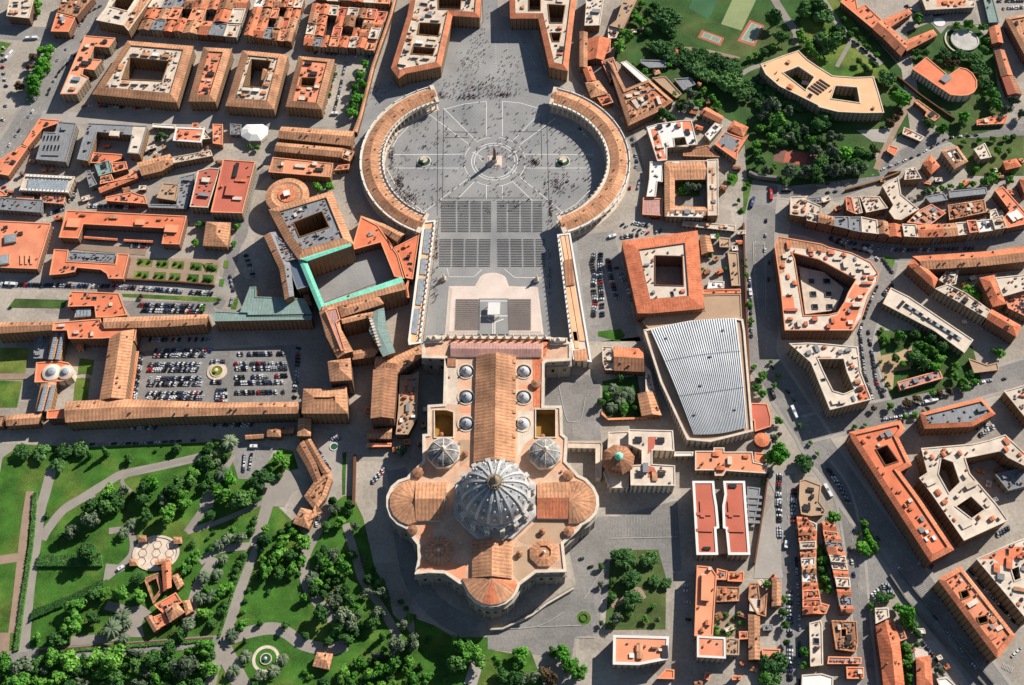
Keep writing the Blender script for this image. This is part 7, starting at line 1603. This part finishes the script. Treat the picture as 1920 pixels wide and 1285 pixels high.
trees('a5', 'in the villa gardens at the right hillside', '1230,1022,60t 1330,1015,60t 1420,1010,60t 1362,1100,85t 1210,1240,60b 1480,1000,60k 1450,1100,60t 1330,1250,60t 1480,1250,60t 1120,1040,60t')
trees('a1', 'on the planted island at the upper left', '360,370,105b 300,370,85b 320,470,135b 350,425,100b 290,520,120b 250,600,150b 250,665,110b 220,490,80w 140,630,95w 240,420,80w 210,720,50t')
trees('a1', 'at the top left corner', '272,40,80b 282,95,65b 255,0,60b')
trees('a1', 'in the small planted court upper left', '1180,990,70k 1150,1010,60k 1210,1010,60g')
trees('a2', 'along the raised passage wall', '1190,470,85b 1150,550,110t 1165,620,100b 1115,650,100t 1135,720,105b 1100,770,110t 1080,820,105b 965,545,45t 930,690,40t 950,590,40t 340,1070,50t 400,1080,60t')
trees('b2', 'beside the round tower and palace lane', '835,165,100b 925,160,90b 255,450,68t 230,575,68t 5,430,42t 120,985,40k')
trees('b1', 'near the long orange range', '1460,435,78t 1425,565,72b 1480,1048,60t 1030,955,50w 80,1030,40u')
for i, (x, y) in enumerate(((1030, 705), (1090, 708), (1165, 712), (1210, 718), (1280, 720), (1325, 728), (1415, 735), (1450, 745), (1530, 742), (1025, 795), (1065, 808), (1145, 805), (1190, 812), (1260, 812), (1300, 822), (1390, 820), (1430, 830), (1510, 830))):
    trees('b1', 'in the parterre beds', '%d,%d,38s' % (x, y))
trees('b2', 'in the parterre beds', '60,745,50s 90,760,40s 30,830,50s 60,840,40s')
trees('b5', 'on the bank above the right hillside road', '30,60,150k 120,30,130g 200,40,130g 300,30,130g 60,110,100k 380,30,100g 1330,92,100t 1270,122,90t 1450,112,90t 1180,140,70t 1020,155,60b 1100,150,60b 850,180,60k')
trees('b5', 'inside the right-hand city courts', '1160,920,115b 1222,960,90t 640,1250,90t 520,1200,50t 780,1230,60k')
trees('c5', 'in the small park at the right', '540,60,90b 650,40,110t 760,30,95k 620,210,95k 672,250,75b 790,110,100t 860,150,120t 940,210,110t 760,200,130k 830,240,120k 910,270,100b 960,120,110k 560,400,60g 1050,330,90t 1110,380,90t 1160,330,90k 1200,370,70b 1130,420,90t 1060,260,80t 880,60,100k 510,230,40t 545,340,35b 520,60,60t')
trees('c5', 'along the avenue at the right', '1390,170,105t 1340,150,80k 580,550,80t 460,570,60w 690,630,65t 760,612,70b 890,460,70b 780,500,90w 700,530,90w 940,455,80w 320,700,50b 400,690,40t 1010,440,70w 850,570,50w')
wood('in the green lane between the two terraces', 'd5 20 330 100 335 128 640 70 650 40 500', 16, 15, 'ttb', .5)
wood('in the strip beside the long orange terrace', 'd5 610 1010 690 1015 690 1280 645 1280', 9, 15, 'tkt', .5)
wood('in the vine courtyard of the lower right houses', 'd4 735 800 880 810 880 945 720 940', 10, 13, 'ust', .5)
trees('c4', 'along the wide diagonal road', '1400,690,45t 1480,820,45t 1530,900,45t 1190,230,45t 1250,330,45t')
trees('b5', 'in the hillside courts at the right', '590,560,1u 900,180,60t 960,170,60b 780,230,50g 830,200,60g 1000,700,1u 1120,860,60t'.replace('590,560,1u ','').replace('1000,700,1u ',''))
TREES.sort(key=lambda t: -t[2])
cnt = {}
byp = {}
for i, t in enumerate(TREES): byp.setdefault((t[4], TW[t[3]][2]), []).append((t[0], i))
rank = {}
for k_, v in byp.items():
    for q, (_, i) in enumerate(sorted(v)): rank[i] = (q + 1, len(v))
rest = []
for i, (px_, py_, d, kd, ph) in enumerate(TREES):
    g0 = at(px_, py_, 3); r = d / 2 / (CAM_F / math.hypot(g0.y, CAM_H)) * 1.06
    h = r * HT[kd]
    sx = 1.0 if kd not in 'y' else 1.5
    zc = r * (.75 if kd not in 'su' else .4)
    c = at(px_, py_, zc); sc = r * sx
    rz = RND.uniform(0, 6.28)
    msh = TREE[kd][i % len(TREE[kd])]
    sz = sc * RND.uniform(.9, 1.1)
    if i >= 300 and d < 60:
        rest.append((msh, c, sc, sz, rz)); continue
    nm, cat_, w = TW[kd]
    q, n_ = rank[i]
    lb = '%s %s' % (w, ph) if n_ == 1 else '%s %s, %s from left' % (w, ph, nth(q))
    o = thing(nm, lb, cat_, (c.x, c.y, 0), 'trees %s' % ph)
    o.rotation_euler = (0, 0, rz); o.scale = (sc * RND.uniform(.85, 1.2), sc * RND.uniform(.85, 1.2), sz)
    a = obj('crown', msh, o); b = obj('trunk', TRUNK.get(kd, TRUNK['t']) if kd not in 'u' else TRUNK['s'], o)
# the smallest trees and shrubs beyond the three hundred largest, as one mass
vs, fs, ms, off = [], [], [], 0
mats_ = list(LEAF.values()); mi = {m.name: i for i, m in enumerate(mats_)}
for msh, c, sx, sz, rz in rest:
    nv = len(msh.vertices); co = np.empty(nv * 3, np.float32); msh.vertices.foreach_get('co', co); co = co.reshape(-1, 3)
    cs, sn = math.cos(rz) * sx, math.sin(rz) * sx
    vs.append(np.stack([co[:, 0] * cs - co[:, 1] * sn + c.x, co[:, 0] * sn + co[:, 1] * cs + c.y, co[:, 2] * sz], 1))
    k_ = mi[msh.materials[0].name]
    for p in msh.polygons: fs.append(tuple(v + off for v in p.vertices)); ms.append(k_)
    off += nv
if rest:
    me = bpy.data.meshes.new('small_shrubs'); me.from_pydata(np.concatenate(vs).tolist(), [], fs)
    for m in mats_: me.materials.append(m)
    me.polygons.foreach_set('material_index', ms); me.update()
    tag(obj('small_shrubs', me, None, 'stuff'), 'scattered small shrubs and little trees between houses and paths', 'shrubs')
# clipped hedges
def hedge(label, s, w, h, poly=False):
    if poly: q = ccw(P(s, h * .6))
    else:
        L, R_ = band(smooth(P(s, h * .6), 4), w); q = ccw(R_ + L[::-1])
    r = random.Random(len(s)); b = MB(); t = zz(offset(q, .35), h)
    b.ring(zz(q, 0), zz(q, h * .85)); b.ring(zz(q, h * .85), t); b.poly(t)
    xs, ys = [v.x for v in q], [v.y for v in q]
    n = int(min(2600, abs(area2(q)) / 2 * 3)); k = 0; tr = 0
    while k < n and tr < n * 12:
        tr += 1
        x, y = r.uniform(min(xs), max(xs)), r.uniform(min(ys), max(ys))
        if not inside(q, x, y): continue
        k += 1; a = r.uniform(0, 6.28); l = r.uniform(.2, .45); u = Vector((math.cos(a), math.sin(a), r.gauss(0, .4))) * l; v = Vector((-math.sin(a), math.cos(a), r.gauss(0, .4))) * l; p = Vector((x, y, h + r.uniform(-.05, .2)))
        b.face([p - u - v, p + u - v, p + u + v, p - u + v])
    tag(b.build('hedge', LEAF['dark']), label, 'hedge')
hedge('broad clipped hedge block beside the vertical garden drive', 'd1 268 400 690 395 695 478 245 480', 0, 2.6, True)
hedge('long clipped hedge slanting down to the vertical garden drive', 'd1 218 780 450 690 700 570 705 620 460 735 205 845', 0, 2.4, True)
hedge('narrow hedge line left of the vertical garden drive', 'd1 240 -20 215 300 165 640 110 1050', 3.2, 1.8)
hedge('low hedge at the edge of the long garden road', 'd1 265 1068 800 1025 1440 980', 2.2, 1.2)
hedge('clipped hedge along the left of the middle garden drive', 'd2 330 340 220 620 110 960', 1.6, 1.2)
hedge('hedge below the sports field on the slope', 'a4 385 590 440 630 520 720', 2.5, 1.4)
hedge('green hedge under the theatre on the hill', 'a5 780 700 900 770 1020 840', 4, 1.6)
hedge('hedge strip in the vine courtyard', 'd4 735 705 895 712', 3, 8.6) if False else None
# ---------------------------------------------------------------- vehicles
def carmesh(paint, L=4.3, W=1.8, H=1.45, van=False):
    b = MB(); l, w = L / 2, W / 2
    secs = [(-l, .35, .62, .80), (-l + .15, .25, .85, .95), (-.55 * l, .25, .9, 1.0), (.45 * l, .25, .9, 1.0), (l - .25, .25, .78, .97), (l, .35, .6, .82)]
    if van: secs = [(-l, .35, 1.0, .95), (-l + .15, .25, 1.05, 1.0), (.4 * l, .25, 1.05, 1.0), (.5 * l, .25, 1.0, 1.0), (l - .2, .25, .85, .97), (l, .35, .6, .85)]
    rows = [[(x, -w * k, z0), (x, -w * k, z1), (x, w * k, z1), (x, w * k, z0)] for x, z0, z1, k in secs]
    for a, c in zip(rows, rows[1:]):
        for i in range(4): b.face([a[i], a[(i + 1) % 4], c[(i + 1) % 4], c[i]][::-1], 0)
    b.face(rows[0], 0); b.face(rows[-1][::-1], 0)
    z = secs[2][2]
    x0, x1, x2, x3 = (-l + .1, -l + .25, .35 * l, .62 * l) if van else (-.78 * l, -.5 * l, .12 * l, .5 * l)
    kw = w * .96; kt = w * .78
    lo = [(x0, -kw, z), (x3, -kw, z), (x3, kw, z), (x0, kw, z)]; hi = [(x1, -kt, H), (x2, -kt, H), (x2, kt, H), (x1, kt, H)]
    for i in range(4): b.face([lo[i], lo[(i + 1) % 4], hi[(i + 1) % 4], hi[i]], 1)
    b.face(hi, 0)
    for sx in (-.62, .62):
        for sy in (-1, 1):
            c = (sx * l, sy * (w - .08), .32); n = 8
            ring = [(c[0] + .32 * math.cos(i * 6.283 / n), c[1] + .06 * sy, c[2] + .32 * math.sin(i * 6.283 / n)) for i in range(n)]
            b.face(ring if sy < 0 else ring[::-1], 2)
    return b.mesh('car', [paint, GLASSD, DARK], uv=False)
def cp_(n, c): return mat('car_paint_' + n, c, .04, rough=.3, spec=.5, objvar=.1)
PAINT = {'white': cp_('white', S(235, 235, 235)), 'silver': cp_('silver', S(176, 180, 186)), 'black': cp_('black', S(30, 30, 34)), 'dark grey': cp_('grey', S(78, 80, 86)), 'blue': cp_('blue', S(48, 66, 110)), 'red': cp_('red', S(196, 34, 30))}
CAR = {k_: carmesh(v) for k_, v in PAINT.items()}
VAN = {k_: carmesh(PAINT[k_], 5.2, 2.0, 2.1, True) for k_ in ('white', 'silver', 'red')}
CW = ['white'] * 5 + ['silver'] * 6 + ['black'] * 5 + ['dark grey'] * 6 + ['blue'] * 2 + ['red']
CARS = []
def cars(phrase, s, n, turn=90, fill=.93, jit=3):
    """cars along a line, turned against it by turn degrees"""
    p = P(s); L = [0]
    for i in range(len(p) - 1): L.append(L[-1] + (p[i + 1] - p[i]).length)
    px_ = pix(s); k = 0
    for i in range(n):
        d = L[-1] * (i + .5) / n
        for j in range(len(p) - 1):
            if d <= L[j + 1] + 1e-6: break
        t = (d - L[j]) / max(1e-6, L[j + 1] - L[j]); c = p[j].lerp(p[j + 1], t); e = p[j + 1] - p[j]
        if RND.random() > fill: continue
        k += 1
        CARS.append((px_[j][1] * (1 - t) + px_[j + 1][1] * t, c, math.atan2(e.y, e.x) + math.radians(turn + RND.uniform(-jit, jit)) + (math.pi if RND.random() < .5 else 0), RND.choice(CW), phrase, k))
CPK = 'courtyard car park'
for i, (s_, n) in enumerate((('c1 1130 148 1550 150', 24), ('c1 1125 185 1510 180', 23), ('c1 1090 250 1470 250', 22), ('c1 1080 290 1450 290', 21), ('c1 1090 355 1480 350', 23), ('c1 1080 395 1480 390', 23), ('c1 1075 465 1480 460', 23), ('c1 1070 500 1490 490', 23))):
    cars('in the %s left row of the %s' % (nth(i + 1), CPK), s_, n, 72)
for i, (s_, n) in enumerate((('c2 225 175 600 170', 21), ('c2 235 245 620 245', 20), ('c2 245 280 620 278', 21), ('c2 240 345 620 330', 22), ('c2 225 385 610 378', 22), ('c2 240 455 600 450', 20))):
    cars('in the %s right row of the %s' % (nth(i + 1), CPK), s_, n, 108, .8)
cars('in the slanting left column of the ' + CPK, 'c1 1035 165 975 540', 21, 60)
for i, (s_, n) in enumerate((('c2 62 230 165 230', 6), ('c2 50 375 140 378', 6), ('c2 100 440 182 440', 4), ('c2 98 465 182 466', 5), ('c2 96 490 182 492', 5), ('c2 100 515 182 517', 5))):
    cars('in the %s short row by the courtyard fountain' % nth(i + 1), s_, n, 95)
cars('in the shaded column right of the ' + CPK, 'c2 700 120 690 300 672 500', 15, 70, .8)
cars('in the shaded row above the ' + CPK, 'c1 1060 70 c1 1540 68', 20, 80, .7)
cars('in the long row above the orange lodges', 'b1 0 872 870 888 1558 942', 72, 80, .93)
cars('in the upper row of the parterre parking', 'b1 1012 1022 1500 1034', 24, 75)
cars('in the lower row of the parterre parking', 'b1 1035 1062 1490 1072', 23, 75)
cars('in the row above the long orange range', 'b1 645 300 820 302 1010 315', 21, 80)
cars('in the row inside the long orange range court', 'b1 955 592 1085 592', 7, 80)
cars('in the shaded row left of the orange range', 'b1 350 360 480 318', 7, 60)
cars('parked along the garden road under the long gallery', 'c1 650 832 1000 826 1440 803', 15, 4, .9)
cars('in the shaded row under the long gallery', 'c1 965 708 1145 712', 9, 60)
cars('in the shaded row under the gallery, right part', 'c2 60 690 370 690', 14, 65, .8)
cars('in the left column of the lot right of the corridor', 'b3 1385 640 1362 720 1385 800 1372 900 1390 1000 1372 1110', 24, 80)
cars('in the middle column of the lot right of the corridor', 'b3 1428 640 1420 800 1430 900 1440 1110', 24, 95)
cars('in the right column of the lot right of the corridor', 'b3 1480 680 1500 820 1545 985', 15, 85)
cars('in the shade by the orange court palace', 'b4 40 720 150 900 180 1000', 12, 80, .8)
cars('in the row before the orange court palace', 'b4 95 528 225 508', 7, 80)
cars('in the slanting row near the colonnade end', 'b4 175 420 305 445', 7, 70)
cars('beside the shaded annex right of the colonnade', 'b4 235 100 215 180', 3, 0)
cars('in the upper column of the yard before the guest houses', 'c4 1252 1045 1240 1285', 14, 88)
cars('in the middle column of the yard before the guest houses', 'd4 1160 0 1162 180', 10, 88)
cars('in the pair column of the yard before the guest houses', 'd4 1162 210 1165 285', 4, 85)
cars('along the street side right of the yard', 'c4 1362 1150 1350 1285 d4 1262 0 1262 190', 15, 88)
cars('along the left kerb of the lower right street', 'd4 1232 640 1232 750 1235 880 1235 1285', 24, 92, .75)
cars('along the right kerb of the lower right street', 'd4 1275 420 1300 900 1295 1285', 24, 4, .6)
cars('in the slanting row by the wide crossing', 'c5 125 1012 200 1120 280 1270 d5 265 75', 19, 40)
cars('along the left kerb of the bent side street', 'c5 362 20 375 150 395 320 450 500', 17, 5)
cars('along the right kerb of the bent side street', 'c5 420 0 445 150 480 380 530 490', 17, 5)
cars('along the shaded curving street, upper kerb', 'b5 130 530 330 580 640 625 900 620 1200 610', 36, 60, .85)
cars('along the shaded curving street, lower kerb', 'b5 130 540 250 600 450 650 500 700', 9, 5, .8)
cars('along the kerb beside the grass triangle', 'b5 520 680 600 790', 5, 5)
cars('along the kerb below the five-sided block', 'b5 490 880 420 1030 370 1180 c5 350 30', 13, 5)
cars('along the kerb right of the five-sided block', 'b5 600 870 530 950', 5, 60)
cars('along the hillside road below the wood', 'a5 500 1250 800 1130 1000 1010 1240 985', 14, 5, .7)
cars('on the shaded road under the wood', 'b5 40 145 240 130', 6, 5)
cars('along the hillside road kerb above the terrace', 'b5 100 205 320 175 560 100', 9, 5, .7)
cars('on the hilltop garden road', 'a5 300 290 510 480', 7, 5, .8)
cars('in the hilltop parking by the college', 'a5 690 40 790 120', 6, 70)
cars('in the hilltop row below the white building', 'a5 860 125 985 108', 4, 5)
cars('in the upper row of the lot at the top right corner', 'a5 1360 10 1558 8', 10, 75)
cars('in the lower row of the lot at the top right corner', 'a5 1400 65 1558 55', 9, 75)
cars('on the avenue at the right edge', 'c5 1180 400 1290 370 1440 350', 5, 5)
cars('under the shaded front of the corner building', 'c5 1230 770 1340 700', 6, 60)
cars('in the dark street beside the cream block', 'c5 770 900 d5 830 60', 6, 10)
cars('in the dark street between the tenements', 'd5 1060 490 1180 640 1380 860', 22, 5, .75)
cars('in the sunny row beside the cream block', 'd5 1260 270 1350 215', 5, 60)
cars('on the crossing at the bottom right', 'd5 1340 1110 1430 1030', 4, 10)
cars('near the trees at the rail bridge', 'd5 410 690 510 600 560 690', 9, 60)
cars('along the rail wall at the bottom', 'd5 750 980 830 1080 910 1220', 6, 5, .8)
cars('driving on the diagonal road', 'd5 260 320 300 580', 3, 5, .9)
cars('in the dark road beside the tenement', 'd5 700 430 860 500', 2, 90)
cars('along the tree side of the passage wall parking', 'a2 1050 450 1010 640 960 830', 15, 5)
cars('along the palace side of the passage wall parking', 'a2 975 470 940 640 890 830', 14, 5, .85)
cars('in the shade row above the passage wall parking', 'a2 810 385 1230 420', 14, 70)
cars('in the side street between the palaces', 'a2 620 480 560 770', 9, 5, .7)
cars('along the avenue kerb at the upper left', 'a1 590 370 440 520 385 610 330 740', 12, 5, .85)
cars('on the avenue at the upper left', 'a1 560 230 500 340 130 830', 7, 5, .8)
cars('along the slanting building street, upper left', 'a1 860 300 760 440 620 650', 13, 5, .9)
cars('in the shaded street below the court palace', 'a1 600 775 1100 800', 13, 5, .8)
cars('along the street at the very top left', 'a1 790 20 640 100 580 200', 7, 5, .85)
cars('along the tan palace flank at the top left', 'a1 1080 20 950 210', 9, 5, .9)
cars('in the planted court of the upper left', 'a1 1075 980 1040 1120 1150 1130', 9, 60, .9)
cars('in the palace lane shade', 'b2 310 640 380 840', 12, 80, .6)
cars('beside the palace lane lawn', 'b2 200 800 230 930 205 1030', 7, 5, .8)
cars('in the garden parking, left column', 'c2 310 905 300 1030', 7, 2)
cars('in the garden parking, right column', 'c2 360 905 345 1010', 6, 2)
cars('in the yard by the small fountain', 'c2 920 780 1000 800', 5, 60)
cars('beside the slanting garden range', 'c2 850 880 950 1050', 6, 10, .9)
cars('on the road behind the apse', 'd3 1165 400 1290 510', 2, 60, 1)
cars('in the shaded column before the long salmon house', 'd4 520 590 540 700 545 900', 8, 80, .7)
cars('in the shade beside the chapel road', 'c2 1330 1010 1240 1110', 8, 60)
cars('by the lodge on the garden drive', 'd2 800 90 770 210', 4, 20, 1)
cars('on the piazza edge under the right colonnade', 'p 1085 240 1100 258', 3, 5, 1)
cars('driving up the boulevard', 'b4 1160 250 1150 560 1130 900', 6, 3, .8)
cars('driving down the boulevard', 'b4 1200 300 1180 560 1170 900', 5, 3, .8)
cars('parked at the boulevard kerb by the hall', 'b4 1020 620 1035 860 1045 1090 c4 1050 60', 16, 3, .6)
cars('on the diagonal road, upper stretch', 'c4 1180 240 1300 430 1500 720', 8, 3, .6)
cars('on the diagonal road, lower stretch', 'd5 420 240 620 520 900 900 1150 1210', 9, 3, .6)
cars('along the avenue kerb below the small park', 'c5 560 590 800 540 1000 480', 11, 5, .8)
cars('along the avenue kerb above the corner buildings', 'c5 480 660 700 620 780 600', 8, 5, .8)
cars('in the court of the five-sided block', 'b4 1400 720 1420 1080', 6, 60, .6)
cars('in the street beside the orange hipped building', 'c5 860 750 1100 740 1300 690', 12, 60, .7)
cars('at the upper left parking lane', 'a1 30 330 20 480 60 700 20 900', 12, 40, .7)
cars('along the far left avenue', 'a1 250 800 160 930 60 1080', 8, 5, .6)
cars('in the lane of the glass hall', 'b1 560 120 540 240 500 270', 8, 60, .8)
cars('in the yard of the grey workshop', 'b1 20 150 60 200 330 300', 9, 60, .6)
cars('in the street left of the round tower', 'a2 450 1200 b2 370 60 330 220', 9, 5, .7)
cars('along the lane behind the right colonnade', 'a4 175 1000 215 1200 b4 180 60 150 230', 11, 5, .6)
cars('in the row above the low pergola', 'b4 60 420 170 460 300 500 430 470', 12, 60, .7)
CARS.sort(key=lambda c: -c[0])
for i, (py_, c, a, col, ph, k) in enumerate(CARS[:300]):
    o = obj('parked_car', CAR[col]); o.location = (c.x, c.y, .13); o.rotation_euler = (0, 0, a)
    tag(o, '%s car %s, %s along' % (col, ph, nth(k)), 'car', 'cars ' + ph)
vs, fs, ms, off = [], [], [], 0
plist = list(PAINT.values()) + [GLASSD, DARK]; pidx = {k_: i for i, k_ in enumerate(PAINT)}
geo = {}
for k_, me in CAR.items():
    co = np.empty(len(me.vertices) * 3, np.float32); me.vertices.foreach_get('co', co)
    geo[k_] = (co.reshape(-1, 3), [tuple(p.vertices) for p in me.polygons], [(pidx[k_], len(PAINT), len(PAINT) + 1)[p.material_index] for p in me.polygons])
for py_, c, a, col, ph, k in CARS[300:]:
    co, pf, pm_ = geo[col]; cs, sn = math.cos(a), math.sin(a)
    vs.append(np.stack([co[:, 0] * cs - co[:, 1] * sn + c.x, co[:, 0] * sn + co[:, 1] * cs + c.y, co[:, 2] + .13], 1))
    for f in pf: fs.append(tuple(v + off for v in f))
    ms.extend(pm_); off += len(co)
me = bpy.data.meshes.new('distant_cars'); me.from_pydata(np.concatenate(vs).tolist(), [], fs)
for m in plist: me.materials.append(m)
me.polygons.foreach_set('material_index', ms); me.update()
tag(obj('distant_cars', me, None, 'stuff'), 'rows of tiny parked cars in the upper half of the picture', 'cars')
# coaches
def coach(label, s, col, L=11.5, h=2.4):
    a, b_ = P(s); c = (a + b_) / 2; e = b_ - a
    o = thing('coach' if L > 8 else 'van', label, 'bus' if L > 8 else 'van', (c.x, c.y, 0)); o.rotation_euler = (0, 0, math.atan2(e.y, e.x))
    w, l = 1.3, L / 2
    b = MB(); b.box(-l, l, -w, w, .35, 1.2); b.box(-l + .05, l - .25, -w + .05, w - .05, 1.9, h); obj('body', b.mesh('body', [col]), o)
    b = MB(); b.box(-l + .08, l - .12, -w + .06, w - .06, 1.2, 1.9); obj('window_band', b.mesh('window_band', [GLASSD]), o)
    b = MB(); b.box(-l * .3, l * .1, -w * .6, w * .6, h, h + .22); obj('roof_unit', b.mesh('roof_unit', [M['G']]), o)
    for sx in (-.62, .66):
        for sy in (-1, 1):
            b = MB(); b.lathe([(.45, -.12), (.45, .12), (.01, .12)], 10); b.v = [(x + sx * l, z + sy * (w - .1), y + .45) for x, y, z in b.v]; obj('wheel', b.mesh('wheel', [DARK]), o)
WP = PAINT['white']
coach('white coach on the wide road beside the audience hall', 'c4 1335 545 1385 655', WP)
coach('white coach parked near the wide crossing', 'c5 95 1120 155 1225', WP)
coach('white coach on the park avenue', 'c5 825 528 930 505', WP)
coach('blue coach on the boulevard below the tunnel', 'b4 1042 315 1065 235', PAINT['blue'])
coach('red double-length bus on the boulevard', 'b4 1188 180 1190 265', PAINT['red'])
coach('white coach at the upper left crossing', 'a1 200 285 270 282', WP)
coach('white coach on the left avenue', 'a1 45 440 100 375', WP)
coach('red van below the roof garden terrace', 'b4 310 388 375 392', PAINT['red'], 7, 2.2)
coach('white minibus near the court palace corner', 'b4 5 530 60 515', WP, 7, 2.2)
coach('white van in the yard before the guest houses', 'd4 1205 360 1210 305', WP, 6, 2.2)
coach('white minibus beside the wooded square', 'c4 1195 445 1215 500', PAINT['black'], 7, 2.2)
coach('white truck in the shaded street above the parked row', 'b1 35 870 125 875', WP, 9, 2.6)
coach('white van in the garden yard shade', 'c2 350 850 400 850', WP, 6, 2.2)
coach('white truck in the parking under the palaces', 'a2 950 835 985 835', WP, 6, 2.4)
coach('white van by the oval forecourt road', 'd1 805 505 845 480', WP, 5, 2.2)
coach('black bus parked in the shade right of the cloister', 'b4 1270 188 1335 186', PAINT['black'], 9, 2.4)
coach('white bus in the dark street at the right', 'b5 390 615 440 640', WP, 9, 2.4)
coach('long white van below the palace yard', 'b4 1035 910 1042 960', WP, 7, 2.3)
